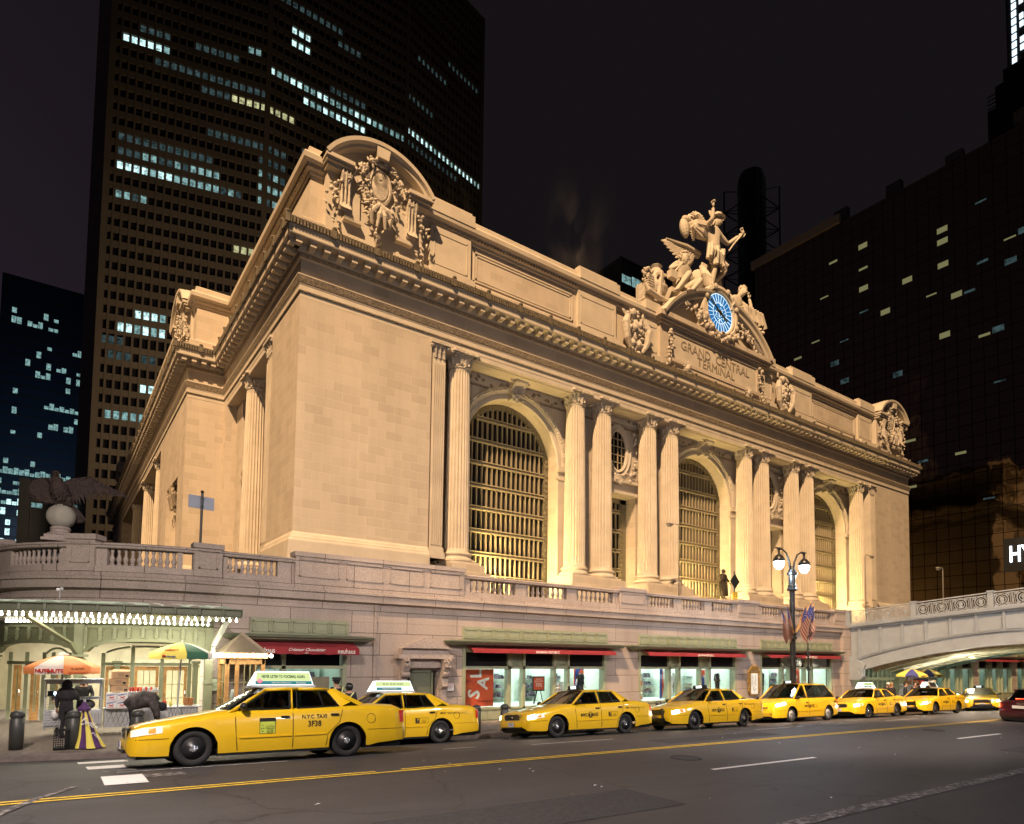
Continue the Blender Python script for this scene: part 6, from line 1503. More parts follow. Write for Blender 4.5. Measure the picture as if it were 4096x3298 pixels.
def van():
    s = sedan(); s.x1 = 4.03; s.x0 = -1.05; s.ax = (0, 3.03); s.ar = .41
    s.W = [(-1.05, .5), (-1.02, .66), (-.95, .78), (-.8, .88), (-.5, .955), (0, .98), (1, .985), (3, .985), (3.6, .96), (3.9, .92), (4.0, .85), (4.03, .75)]
    s.T = [(-1.05, .55), (-1.02, .66), (-.95, .78), (-.8, .88), (-.3, 1.0), (.2, 1.1), (.5, 1.14), (3.5, 1.12), (3.8, 1.1), (3.95, 1.08), (4.0, .7), (4.03, .6)]
    s.S = [(-1.05, .5), (-1.02, .6), (-.95, .72), (-.8, .80), (-.3, .90), (.3, .98), (1, 1.02), (3, 1.06), (3.8, 1.05), (3.95, 1.0), (4.0, .66), (4.03, .56)]
    s.B = [(-1.05, .30), (-1.0, .22), (3.4, .22), (3.9, .28), (4.03, .36)]
    s.gh = dict(ab=(.30, .87, 1.02), at=(1.18, .70, 1.66), ct=(3.25, .70, 1.68), cb=(3.85, .86, 1.10), wb=(.0, 1.06), wt=(1.05, 1.72), rt=(3.45, 1.71), rb=(3.98, 1.10), side=(.3, 3.85), B=(1.33, 1.43), q=2.55, C=3.72, crown=1.75)
    return s
def coupe():
    s = sedan(); s.ax = (0, 2.65); s.x0 = -.85; s.x1 = 3.62; s.ar = .36; s.wr = .32; s.track = .76
    s.W = [(-.85, .5), (-.8, .72), (-.6, .84), (-.2, .89), (1, .90), (2.5, .90), (3.1, .88), (3.4, .83), (3.56, .76), (3.62, .62)]
    s.T = [(-.85, .5), (-.8, .62), (-.5, .76), (0, .86), (.5, .92), (2.8, .98), (3.3, .98), (3.48, .95), (3.52, .62), (3.62, .54)]
    s.S = [(-.85, .45), (-.8, .56), (-.5, .7), (0, .78), (.5, .84), (2.8, .92), (3.3, .90), (3.46, .85), (3.52, .58), (3.62, .5)]
    s.B = [(-.85, .3), (-.7, .2), (3.2, .2), (3.62, .3)]
    s.gh = dict(ab=(.55, .80, .86), at=(1.25, .60, 1.34), ct=(2.2, .58, 1.34), cb=(3.0, .74, .95), wb=(.35, .92), wt=(1.2, 1.39), rt=(2.3, 1.39), rb=(3.1, .98), side=(.55, 3.0), B=(1.5, 1.58), q=2.1, C=2.5, crown=1.41)
    return s
PRF = [(.22, .94), (.32, .985), (.45, 1.0), (.62, .998), (.78, .985), (.9, .955)]
def zlow(s, x):
    z = itp(s.B, x)
    for a in s.ax:
        if abs(x-a) < s.ar: z = max(z, s.wr+sqrt(s.ar**2-(x-a)**2)-.02)
    return z
def ysurf(s, x, z):
    w = itp(s.W, x); sh = itp(s.S, x); return w*itp([(.22, .955), (.34, .985), (.46, 1), (min(.62, sh-.12), .998), (sh-.05, .975), (sh, .94)], z)
def sect(s, x):
    zl = zlow(s, x); sh = max(itp(s.S, x), zl+.03); t = max(itp(s.T, x), sh+.012); w = itp(s.W, x)
    zs = [zl, zl+.04, zl+(sh-zl)*.3, zl+(sh-zl)*.5, zl+(sh-zl)*.72, sh-.04 if sh-.04 > zl+(sh-zl)*.72 else zl+(sh-zl)*.8, sh]
    pts = [(ysurf(s, x, z), z) for z in zs]
    pts += [(w*.86, sh+(t-sh)*.45), (w*.66, sh+(t-sh)*.78), (w*.35, t-.006), (0, t)]
    return pts
def body_mb(s, step=.055):
    mb = MB(); n = int((s.x1-s.x0)/step); xs_ = sorted(set([s.x0+(s.x1-s.x0)*i/n for i in range(n+1)]+[a[0] for a in s.W+s.T]+[q+e for q in s.ax for e in (-s.ar, s.ar, -s.ar+.01, s.ar-.01)]))
    xs_ = [x for i, x in enumerate(xs_) if i == 0 or x-xs_[i-1] > .004]
    rows = []
    for x in xs_:
        p = sect(s, x); full = [(-y, z) for y, z in p]+[(y, z) for y, z in p[-2::-1]]; rows.append(full)
        for y, z in full: mb.v.append((x, y, z))
    m = len(rows[0])
    for i in range(len(xs_)-1):
        for j in range(m-1): mb.f.append((i*m+j, (i+1)*m+j, (i+1)*m+j+1, i*m+j+1))
    mb.f.append(tuple(range(m))); mb.f.append(tuple((len(xs_)-1)*m+j for j in range(m-1, -1, -1)))
    return mb
def patch(s, x0, x1, z0, z1, off=.01, nx=8, nz=5, sides=(-1, 1), z0b=None, z1b=None):
    mb = MB()
    for sd in sides:
        k = len(mb.v)
        for i in range(nx+1):
            x = x0+(x1-x0)*i/nx; a = z0+((z0b if z0b is not None else z0)-z0)*i/nx; b = z1+((z1b if z1b is not None else z1)-z1)*i/nx
            nxn = -(itp(s.W, x+.01)-itp(s.W, x-.01))/.02
            for j in range(nz+1):
                z = a+(b-a)*j/nz; d = Vector((nxn, 1)).normalized()*off; mb.v.append((x+d.x, sd*(ysurf(s, x, z)+d.y), z))
        for i in range(nx):
            for j in range(nz): q = k+i*(nz+1)+j; mb.f.append((q, q+1, q+nz+2, q+nz+1))
    return mb
def side_line(mb, s, pts, w=.012):
    for sd in (-1, 1):
        for (x0, z0), (x1, z1) in zip(pts, pts[1:]):
            n = max(1, int(sqrt((x1-x0)**2+(z1-z0)**2)/.08))
            for i in range(n):
                xa, za = x0+(x1-x0)*i/n, z0+(z1-z0)*i/n; xb, zb = x0+(x1-x0)*(i+1)/n, z0+(z1-z0)*(i+1)/n
                mb.bar((xa, sd*(ysurf(s, xa, za)+.001), za), (xb, sd*(ysurf(s, xb, zb)+.001), zb), w, w*.7)
M['seam'] = mat('dark_panel_seam', (.05, .03, .005), .7)
def wheel_objs(s, par, alloy=False):
    out = None; n = 0
    for x in s.ax:
        for sd in (-1, 1):
            if out is None:
                t = MB(); t.lathe([(s.wr*.62, -s.tw/2+.0), (s.wr*.9, -s.tw/2), (s.wr*.985, -s.tw/2+.03), (s.wr, -s.tw/2+.06), (s.wr, s.tw/2-.06), (s.wr*.985, s.tw/2-.03), (s.wr*.9, s.tw/2), (s.wr*.62, s.tw/2), (s.wr*.60, -s.tw/2+.06)], n=36, cap=False)
                rot = Matrix.Rotation(pi/2, 3, 'X'); t.v = [tuple(rot@Vector(v)) for v in t.v]   # z -> -y : outer face at -y is +z
                w = t.build('wheel', 'rubber', par, True)
                r = MB().lathe([(s.wr*.64, .10), (s.wr*.60, .055), (s.wr*.56, .05), (s.wr*.40, .072), (s.wr*.22, .075), (.0, .08)], n=30)
                for i in range(12 if not alloy else 7): a = 2*pi*i/(12 if not alloy else 7); r.ball((s.wr*.50*cos(a), s.wr*.50*sin(a), .062), (.022, .022, .008), 6, 4)
                r.v = [tuple(rot@Vector(v)) for v in r.v]; r.build('rim', 'steel' if alloy else 'rimblack', w, True)
                if alloy:
                    q = MB()
                    for i in range(7): a = 2*pi*i/7; q.bar((.05*cos(a), -.085, .05*sin(a)), (s.wr*.58*cos(a), -.08, s.wr*.58*sin(a)), .05, .02)
                    q.build('spoke', 'steel', w)
                h = MB().lathe([(.085, .072), (.075, .098), (.03, .105), (0, .105)], n=14)
                for i in range(5): a = 2*pi*i/5; h.ball((.055*cos(a), .055*sin(a), .10), (.014, .014, .012), 6, 4)
                h.v = [tuple(rot@Vector(v)) for v in h.v]; h.build('hub_cap', 'chrome', w, True); out = w
            else: w = dup(out, par=par)
            w.location = (x, sd*s.track, s.wr); w.rotation_euler = (0, 0, 0 if sd < 0 else pi)
M['rimblack'] = mat('black_steel_rim', (.02, .02, .022), .4)
def bars(mb, pts, w, h=None):
    for a, b in zip(pts, pts[1:]): mb.bar(a, b, w, h)
def car(name, s, label, cat, paint, group=None, headon=True, tailon=False, alloy=False):
    t = thing(name, label, cat, group=group)
    body_mb(s).build('body', paint, t, True)
    g = s.gh; L3 = lambda a, b, u: tuple(a[i]+(b[i]-a[i])*u for i in range(3))
    # under body and wheel wells
    u = MB().box(s.x0+.15, s.x1-.12, -.72, .72, .17, .30)
    u.box(s.ax[0]+s.ar, s.ax[1]-s.ar, -.93, .93, .17, .235)
    for a in s.ax: u.box(a-s.ar, a+s.ar, -.60, .60, .2, .74)
    u.build('underbody', 'black', t)
    # glass
    gl = MB()
    (ax_, ay, az_), (tx, ty, tz), (cx_, cy, cz_), (bx, by, bz) = g['ab'], g['at'], g['ct'], g['cb']
    for sd in (-1, 1): gl.add([(ax_, sd*ay, az_), (tx, sd*ty, tz), (cx_, sd*cy, cz_), (bx, sd*by, bz), ((ax_+bx)/2, sd*(ay+.012), (az_+bz)/2), ((tx+cx_)/2, sd*(ty+.01), tz+.01)], [(0, 1, 5, 4), (4, 5, 2, 3)])
    def curved(b0, t0, sb, st, nm_, m=6):   # windscreen style surface
        mb = MB()
        for i in range(m+1):
            u_ = -1+2*i/m; k = u_*u_
            mb.v += [(b0[0]+(sb[0]-b0[0])*k, u_*sb[1], b0[1]+(sb[2]-b0[1])*k), (t0[0]+(st[0]-t0[0])*k, u_*st[1], t0[1]+(st[2]-t0[1])*k)]
        for i in range(m): mb.f.append((2*i, 2*i+1, 2*i+3, 2*i+2))
        return mb
    build_lr(gl, 'side_window', 'carglass', t, True)
    curved(g['wb'], g['wt'], g['ab'], g['at'], 'w').build('windscreen', 'carglass', t, True); curved(g['rb'], g['rt'], g['cb'], g['ct'], 'r').build('rear_window', 'carglass', t, True)
    # roof and pillars
    rf = MB(); nx, ny_ = 9, 8; xs_ = [(1-i/nx) for i in range(nx+1)]
    for i in range(nx+1):
        u_ = i/nx
        for j in range(ny_+1):
            v = -1+2*j/ny_; k = v*v; xf = g['wt'][0]+(tx-g['wt'][0])*k; xr = g['rt'][0]+(cx_-g['rt'][0])*k; x = xf+(xr-xf)*u_
            zc = (g['wt'][1]+(g['rt'][1]-g['wt'][1])*u_); zc = zc+(g['crown']-zc)*sin(pi*u_); ze = tz+.012+.02*sin(pi*u_); rf.v.append((x, v*(ty+.02), zc+(ze-zc)*k*k+.006))
    for i in range(nx):
        for j in range(ny_): a = i*(ny_+1)+j; rf.f.append((a, a+1, a+ny_+2, a+ny_+1))
    for sd in (-1, 1):
        bars(rf, [(ax_-.12, sd*(ay-.005), az_-.04), (ax_, sd*ay, az_), (tx, sd*(ty+.005), tz), ((tx+cx_)/2, sd*(ty+.015), tz+.015), (cx_, sd*(ty+.005), tz)], .055)
        bx0, bx1 = g['B']; rf.bar((bx0+.03, sd*(ay+.012), az_+.01), (bx0+.07, sd*(ty+.018), tz+.01), .03, .085); 
        q = g['C']; k = len(rf.v)   # C pillar panel
        fc = (q-cx_)/(bx-cx_) if bx != cx_ else 1
        for th in (.004, -.03): rf.v += [(q, sd*(by+.012+th), bz-.02), (bx+.02, sd*(by+th), bz-.02), (bx+.17, sd*(by-.20+th), bz+.05), (cx_+.17, sd*(cy-.10+th), cz_+.025), (cx_-.06, sd*(cy+.012+th), cz_+.01)]
        rf.f += [(k, k+1, k+2, k+3, k+4), (k+5, k+6, k+7, k+8, k+9), (k, k+4, k+9, k+5), (k+3, k+8, k+9, k+4)]
    rf.build('roof', paint, t, True)
    tr = MB()
    for sd in (-1, 1):
        e = .018
        bars(tr, [(ax_+.1, sd*(ay+e-.008), az_+.012), (g['B'][0]-.02, sd*(ay+e), az_+.014), ], .02); bars(tr, [(g['B'][1]+.0, sd*(ay+e), az_+.02), (q, sd*(by+e+.002), bz)], .02)
        for xq in (g['B'][0]-.02, g['B'][1]+.01): tr.bar((xq, sd*(ay+e), az_+.02), (xq+.04, sd*(ty+e), tz-.01), .018)
        tr.bar((g['q'], sd*(ay+.014), az_+.03), (g['q']-.06, sd*(ty+.012), tz-.0), .02); tr.bar((ax_+.1, sd*(ay+.01), az_+.02), (tx+.08, sd*(ty+.014), tz-.02), .018); tr.bar((tx+.08, sd*(ty+.02), tz-.01), (cx_-.05, sd*(ty+.02), tz-.01), .016); tr.bar((q, sd*(by+.015), bz), (cx_-.06, sd*(cy+.016), cz_-.01), .022)
    build_lr(tr, 'window_trim', 'black', t)
    sm = MB(); zb = .25
    side_line(sm, s, [(ax_+.03, az_-.06), (ax_+.05, .5), (ax_+.08, zb)]); side_line(sm, s, [(g['B'][0]+.03, az_-.03), (g['B'][0]+.03, zb)]); side_line(sm, s, [(g['C']+.05, bz-.08), (g['C']-.02, .72), (s.ax[1]-s.ar-.03, .5), (s.ax[1]-s.ar-.06, zb)])
    side_line(sm, s, [(s.ax[1]+s.ar+.02, .55), (s.x1-.1, .55)], .009); side_line(sm, s, [(s.x0+.12, .52), (s.ax[0]-s.ar-.01, .53)], .012)
    sm.build('panel_seam', 'seam', t)
    rs = MB(); side_line(rs, s, [(ax_+.1, .49), (g['B'][0]-.01, .495)], .035); side_line(rs, s, [(g['B'][0]+.06, .495), (s.ax[1]-s.ar-.07, .50)], .035); build_lr(rs, 'rubbing_strip', paint, t)
    hb = MB()
    for sd in (-1, 1):
        for x, z in ((g['B'][0]-.12, .86), (g['C']-.12, .88)): y = ysurf(s, x, z)+.012; hb.box(x-.08, x+.08, sd*y-.014, sd*y+.014, z-.018, z+.018)
    build_lr(hb, 'door_handle', 'black', t)
    mr = MB()
    for sd in (-1, 1): mr.ball((ax_+.16, sd*(ay+.14), az_+.07), (.07, .11, .075), 10, 7); mr.bar((ax_+.17, sd*(ay-.02), az_+.02), (ax_+.17, sd*(ay+.1), az_+.04), .06)
    build_lr(mr, 'wing_mirror', 'black', t, True)
    # interior
    it = MB()
    for sd in (-1, 1): it.box(1.75, 1.88, sd*.38-.24, sd*.38+.24, .55, 1.12); it.box(1.3, 1.8, sd*.38-.24, sd*.38+.24, .5, .72); it.ball((1.86, sd*.38, 1.2), (.06, .12, .09), 8, 6)
    it.box(2.55, 2.75, -.65, .65, .6, 1.08); it.box(.55, .95, -.7, .7, .7, .93); it.box(.5, s.x1-1.2, -.85, .85, .35, .5); it.box(s.x1-1.3, s.x1-.9, -.8, .8, .6, .98)
    it.build('seats', 'black', t)
    wheel_objs(s, t, alloy)
    return t
def front_details(t, s, hz=(.60, .745), gr=True, bull=False, van_=False, headm='head', plate='3H56'):
    if van_: build_lr(patch(s, -.93, -.42, .70, .80, .012, 10, 4, z0b=.79, z1b=.90), 'headlight', headm, t, True)
    else:
        build_lr(patch(s, -.985, -.80, hz[0]-.03, hz[1]-.06, .012, 6, 4, z0b=hz[0], z1b=hz[1]-.01), 'headlight', headm, t, True); build_lr(patch(s, -.80, -.52, hz[0], hz[1]-.01, .010, 6, 4, z0b=hz[0]+.03, z1b=hz[1]+.0), 'indicator_lamp', 'lens', t, True)
        build_lr(patch(s, -.74, -.62, hz[0]+.03, hz[1]-.02, .014, 4, 3), 'indicator_lamp', 'amber', t, True)
    g = MB(); x = -1.0
    if van_:
        g.bar((-1.0, -.42, .66), (-1.0, .42, .66), .06, .07); g.bar((-1.02, -.36, .56), (-1.02, .36, .56), .05, .06); 
        for i in range(3): g.bar((-1.03, -.62, .34+i*.045), (-1.03, .62, .34+i*.045), .05, .014)
        g.build('grille', 'black', t)
    else:
        g.prism([(-.36, .56), (.36, .56), (.40, .68), (.30, .73), (-.30, .73), (-.40, .68)], 'x', -1.035, -.93); g.bar((-1.06, -.5, .33), (-1.06, .5, .33), .05, .05); g.build('grille', 'black', t)
        c = MB(); c.ball((-1.045, 0, .645), (.01, .05, .022), 10, 6)
        for a, b in (((-.38, .555), (.38, .555)), ((-.42, .68), (-.38, .555)), ((.42, .68), (.38, .555)), ((-.31, .74), (.31, .74)), ((-.42, .68), (-.31, .74)), ((.42, .68), (.31, .74))): c.bar((-1.035, a[0], a[1]), (-1.035, b[0], b[1]), .016)
        c.build('grille_surround', 'chrome' if not bull else 'black', t)
    p = MB().box(-1.105, -1.09, -.15, .15, .36, .50).build('number_plate', 'platew', t); text(plate, .095, 'inkb', p, Matrix.Translation((-1.107, 0, .425)) @ Matrix.Rotation(-pi/2, 4, 'Z') @ Matrix.Rotation(pi/2, 4, 'X'), ext=.001)
    text('NEW YORK', .03, 'inkb', p, Matrix.Translation((-1.107, 0, .485)) @ Matrix.Rotation(-pi/2, 4, 'Z') @ Matrix.Rotation(pi/2, 4, 'X'), ext=.001)
    if bull:
        b = MB()
        for y in (-.42, .42): b.bar((-1.14, y, .30), (-1.14, y, .78), .07, .05)
        b.bar((-1.14, -.5, .40), (-1.14, .5, .40), .05, .09); b.bar((-1.13, -.42, .62), (-1.13, .42, .62), .03); b.build('push_bar', 'black', t)
def rear_details(t, s, on=False, z=(.66, .90)):
    patch(s, s.x1-.22, s.x1-.055, z[0]+.02, z[1]+.03, .010, 5, 5).v and build_lr(patch(s, s.x1-.22, s.x1-.055, z[0]+.02, z[1]+.03, .010, 5, 5), 'tail_lamp', 'tailon' if on else 'tail', t, True)
M['lens'] = mat('clear_lamp_lens', (.75, .72, .65), .12, emit=(1, .85, .6), es=.5); M['platew'] = mat('number_plate_white', (.6, .58, .58), .5)
def decal(t, s, st, x, z, size, m='ink', sx=1, bold=0, name='lettering', sides=(-1,)):
    y = ysurf(s, x, z)+.006; return text(st, size, m, t, Matrix.Translation((x, -y, z)) @ Matrix.Rotation(pi/2, 4, 'X'), name, .0015, sx=sx, bold=bold)
def nyctaxi(t, s, x0, z=.66, num='3H56'):
    decal(t, s, 'NYC', x0, z-.01, .125, bold=.006, sx=1.05); y = ysurf(s, x0+.27, z)+.005
    MB().tube([(x0+.265, -y, z), (x0+.265, -y-.004, z)], .095, 22).build('logo_disc', 'ink', t); decal(t, s, 'T', x0+.265, z-.003, .17, 'yellow', bold=.004).location.y -= .005
    decal(t, s, 'AXI', x0+.475, z-.003, .165, sx=.85, bold=.003)
    xb = s.gh['B'][1]+.42; y = ysurf(s, xb, z)+.004; o = MB().box(xb-.2, xb+.2, -y-.003, -y, z-.075, z+.075).build('fare_panel', 'ink', t); MB().box(xb-.075, xb+.192, -y-.005, -y-.002, z-.067, z+.067).build('fare_panel_ground', 'yellow', t)
    MB().bar((xb-.15, -y-.006, z-.06), (xb-.13, -y-.006, z+.02), .035, .003).ball((xb-.13, -y-.006, z+.04), (.02, .003, .02), 7, 5).bar((xb-.13, -y-.006, z), (xb-.10, -y-.006, z+.05), .014, .003).build('hailing_figure', 'yellow', t)
    decal(t, s, '$2.50 INITIAL FARE', xb+.06, z+.045, .027).location.y -= .004
    for i, st in enumerate(('+ 40c per 1/5 mile', '40c per minute', 'stopped or slow')): decal(t, s, st, xb+.06, z+.01-.028*i, .02).location.y -= .004
    xn = s.gh['C']+.22; decal(t, s, num, xn, .845, .075, bold=.002)
    c = MB()
    for i in range(13):
        xx = xn+.15+i*.055; w_ = .03*(1-i/15)
        for r_ in (0, 1): zz = .86-.03*r_+.0; yy = ysurf(s, xx+.014*r_, zz)+.004; c.box(xx+.027*r_, xx+.027*r_+w_*.8, -yy-.002, -yy, zz-.013, zz+.013)
    c.build('checker_stripe', 'ink', t)
def fuelcap(t, s, x):
    c = MB(); z = .78
    for i in range(18): a, b = 2*pi*i/18, 2*pi*(i+1)/18; c.bar((x+.1*cos(a), -ysurf(s, x, z+.1*sin(a))-.002, z+.1*sin(a)), (x+.1*cos(b), -ysurf(s, x, z+.1*sin(b))-.002, z+.1*sin(b)), .009, .006)
    c.build('fuel_cap', 'seam', t)
def roofbox(t, s, x, num, z):
    MB().box(x-.1, x+.1, -.33, .33, z, z+.02).prism([(-.3, z+.02), (.3, z+.02), (.27, z+.15), (-.27, z+.15)], 'x', x-.07, x+.07).build('roof_sign', 'black', t)
    for sd in (-1, 1): o = MB().box(x-.075, x+.075, -.13, .13, z+.04, z+.135).build('lit_number_panel', 'adwhite', t); break
    text(num, .10, 'ink', t, Matrix.Translation((x-.077, 0, z+.085)) @ Matrix.Rotation(-pi/2, 4, 'Z') @ Matrix.Rotation(pi/2, 4, 'X'), ext=.001, bold=.002)
def adsign(t, x0, x1, z, kind):
    h = .34; ti = .17; sl = .14; b = .22
    o = MB().box(x0-.03, x1+.03, -b-.03, b+.03, z, z+.045).build('advert_base', 'steel', t)
    v = [(x0, -b, z+.045), (x1, -b, z+.045), (x1, b, z+.045), (x0, b, z+.045), (x0+sl, -b+.10, z+h), (x1-sl*.5, -b+.10, z+h), (x1-sl*.5, b-.10, z+h), (x0+sl, b-.10, z+h)]
    q = MB(); q.add(v, [(0, 1, 5, 4), (1, 2, 6, 5), (2, 3, 7, 6), (3, 0, 4, 7), (4, 5, 6, 7)]); hs = q.build('advert_housing', 'adwhite', t)
    tilt = math.atan2(.10, h-.045); a = -b; cx_ = (x0+x1)/2+.02; L = x1-x0-sl*1.3
    def mt(x, u): return Matrix.Translation((x, -b+.10*u/(h-.045)-.004, z+.045+u)) @ Matrix.Rotation(pi/2-tilt, 4, 'X')
    def pan(xa, xb, ua, ub, m, nm_, off=.0, cut=.0):
        f = lambda u: -b+.10*u/(h-.045)-off; w = MB(); w.add([(xa, f(ua), z+.045+ua), (xb, f(ua), z+.045+ua), (xb-cut, f(ub), z+.045+ub), (xa+cut, f(ub), z+.045+ub)], [(0, 1, 2, 3)]); return w.build(nm_, m, t)
    if kind == 1:
        pan(cx_-L/2-.03, cx_+L/2+.03, .09, .27, 'adgreen', 'advert_panel', .002, .03); pan(cx_-L/2-.04, cx_+L/2+.04, .015, .088, 'adband', 'advert_band', .002)
        text('NEVER LISTEN TO VOICEMAIL AGAIN.', .088, 'inkg', t, mt(cx_, .18), ext=.001, sx=.60, bold=.003)
        text('READYOURVOICEMAIL.COM  |', .042, 'inkw', t, mt(cx_-.05, .05), ext=.001, sx=.72); text('SimulScribe', .055, 'inkw', t, mt(cx_+.35, .05), ext=.001, sx=.8)
        MB().tube([tuple((mt(cx_-L/2+.05, .085)@Vector((0, 0, .002)))), tuple((mt(cx_-L/2+.05, .085)@Vector((0, 0, .005))))], .05, 16).build('advert_badge', 'pink', t); text('TRY IT\nFREE!', .028, 'inkw', t, mt(cx_-L/2+.05, .087) @ Matrix.Translation((0, .012, .006)), ext=.001)
    else:
        pan(cx_-L/2-.02, cx_+L/2+.02, .13, .27, 'adgreen', 'advert_panel', .002, .03); pan(cx_-L/2, cx_+L/2-.3, .02, .11, 'adband', 'advert_band', .002)
        text('BLAH. BLAH. BLAH.', .09, 'inkg', t, mt(cx_, .2), ext=.001, sx=.85); text('VoicemailSucks.com', .062, 'inkw', t, mt(cx_-.15, .065), ext=.001, sx=.85); text('>', .05, 'inkg', t, mt(cx_+.3, .065), ext=.001)
M['adband'] = mat('dark_teal_advert_band', (.01, .10, .12), .5, emit=(.02, .25, .28), es=.5); M['pink'] = mat('pink_badge', (.7, .12, .25), .5, emit=(.8, .2, .35), es=.4)
def setcar(t, X, Yc, yaw=0):   # front-axle centre on the road at (X, Yc); the car faces -X at yaw 0
    f = lambda dx, dy: gz(X+dx*cos(yaw)-dy*sin(yaw), Yc+dx*sin(yaw)+dy*cos(yaw))
    a, b, c, d = f(0, -.8), f(0, .8), f(2.9, -.8), f(2.9, .8)
    t.location = (X, Yc, (a+b)/2-.005); t.rotation_euler = (math.atan2((b-a+d-c)/2, 1.6), -math.atan2((c+d-a-b)/2, 2.9), yaw)
GT = 'yellow taxi cabs along the kerb'
SD = sedan(); VN = van()
def taxi(label, X, Y, sign, num, plate, bull=False, hm='head', deca=True, tail=False, yaw=0):
    t = car('taxi_cab', SD, label, 'taxi', 'yellow', GT); front_details(t, SD, bull=bull, plate=plate, headm=hm); rear_details(t, SD, tail)
    if deca: nyctaxi(t, SD, 1.03, num=num); fuelcap(t, SD, 3.42)
    if sign == 0: roofbox(t, SD, 1.55, num, 1.475)
    elif sign: adsign(t, 1.15, 2.42, 1.47, sign)
    setcar(t, X, Y+.83, yaw); return t
t = car('taxi_cab', SD, 'large foreground yellow taxi 3F38 with the lit voicemail advert on its roof', 'taxi', 'yellow', GT); t1 = t
front_details(t, SD, plate='3F38', headm='lens'); rear_details(t, SD); fuelcap(t, SD, 3.42); adsign(t, 1.15, 2.42, 1.47, 1)
decal(t, SD, 'N.Y.C. TAXI', 2.2, .845, .115, sx=.85, bold=.001); decal(t, SD, '3F38', 2.2, .70, .165, sx=.85, bold=.003)
y = ysurf(SD, 1.28, .65)+.004; MB().box(1.13, 1.43, -y-.002, -y, .545, .845).build('fare_sticker', 'ink', t)
M['fareg'] = mat('yellow_green_sticker', (.55, .65, .08), .5); MB().box(1.14, 1.42, -y-.004, -y-.001, .552, .775).build('fare_sticker_ground', 'fareg', t)
decal(t, SD, 'TAXI FARE', 1.28, .808, .062, 'umby').location.y -= .003
for i, (a, b) in enumerate((('$2.50', 'INITIAL CHARGE'), ('40¢', 'Per 1/5 Mile'), ('40¢', 'Per 1 Minute'), ('', 'Stopped/Slow traffic'), ('$1.00', 'Weekday Surcharge'), ('', '4 pm - 8 pm'), ('50¢', 'Night Surcharge'), ('', '8 pm - 6 am'))):
    z = .757-.0275*i; 
    if a: decal(t, SD, a, 1.185, z, .034, sx=.8).location.y -= .005
    decal(t, SD, b, 1.325, z, .024, sx=.85).location.y -= .005
setcar(t, 2.18, 13.14+.83)
taxi('yellow taxi half hidden behind the foreground taxi with a BLAH advert on its roof', 9.15-2.91, 16.45, 2, '4D18', '4D18', hm='head')
taxi('yellow taxi 3H56 parked before the sale shopfront, clear of the cars around it', 12.66, 15.46, 0, '3H56', '3H56')
taxi('yellow taxi with a black push bar parked nose-to-tail before the yellow minivan', 18.87, 15.3, 0, '7T94', '1T94', bull=True)
t = car('minivan_taxi', VN, 'yellow minivan taxi with a dark roof box, third along the kerb from the bridge', 'taxi', 'yellow', GT, alloy=True); front_details(t, VN, van_=True, plate='9A70'); rear_details(t, VN, z=(.72, 1.0)); nyctaxi(t, VN, 1.1, .7, '9A70'); roofbox(t, VN, 1.5, '9A70', 1.74); setcar(t, 26.8, 16.42+.83)
taxi('yellow taxi with a pale lit advert on its roof just behind the yellow minivan', 32.98, 16.1, 2, '8H18', '3H06')
taxi('yellow taxi with a dark advert box and push bar in front of the umbrella carts', 39.09, 15.56, 3, '6E24', '3Y58', bull=True)
for o in [o for o in C.objects if o.name.startswith('taxi_cab') and 'dark advert' in o.get('label', '')]:
    MB().prism([(-.24, 1.47), (.24, 1.47), (.12, 1.82), (-.12, 1.82)], 'x', 1.25, 2.3).build('advert_housing', 'white', o); MB().prism([(-.25, 1.52), (-.243, 1.52), (-.14, 1.79), (-.147, 1.79)], 'x', 1.45, 2.25).build('advert_panel', 'ink', o); roofbox(o, SD, 1.15, '6E24', 1.46)
taxi('farthest yellow taxi, turned toward the camera with both headlights blazing', 48.9, 15.85, 0, '2K31', '2K31', bull=True, yaw=radians(21))
CP = coupe(); t = car('sedan_car', CP, 'dark red saloon car braking at the right edge of the road', 'car', 'red', alloy=True); rear_details(t, CP, True, (.66, .82))
MB().box(3.57, 3.6, -.3, .3, .66, .78).build('number_plate', 'platew', t); MB().box(2.95, 2.99, -.35, .35, 1.02, 1.04).build('brake_light', 'tailon', t)
c = MB()
for k in range(4):
    for i in range(12): a, b = 2*pi*i/12, 2*pi*(i+1)/12; c.bar((3.575, -.10+.067*k+.042*cos(a), .86+.042*sin(a)), (3.575, -.10+.067*k+.042*cos(b), .86+.042*sin(b)), .010)
c.build('badge', 'chrome', t); MB().tube([(3.5, .5, .27), (3.68, .5, .27)], .04, 10).build('exhaust_pipe', 'chrome', t)
X, Yc = 33.5+2.65, 9.75; t.location = (X, Yc, gz(X, Yc)); t.rotation_euler = (0, .0135, pi)
# beams of the lit headlamps
for o in [o for o in C.objects if o.get('category') == 'taxi']:
    if 'foreground yellow taxi 3F38' in o['label']: continue
    mw = o.matrix_basis
    for sd in (-1, 1):
        p = mw@Vector((-1.2, sd*.66, .65)); q = mw@Vector((-8, sd*.8, .1)); lamp('headlamp_beam', 'SPOT', p, 60, (1, .88, .66), q, spot_size=radians(60), spot_blend=.8, shadow_soft_size=.07)
M['blond'] = mat('fair_hair', (.35, .22, .1), .6); M['vest'] = mat('reflective_yellow_trim', (.6, .65, .3), .5); M['crestc'] = mat('printed_cardboard_crest', (.3, .2, .13), .8)
# ================================================================== street furniture
def TI(name, label, cat, x, y, z=None, rz=0, group=None): return thing(name, label, cat, (x, y, walkz(x, y) if z is None else z), rz, group)
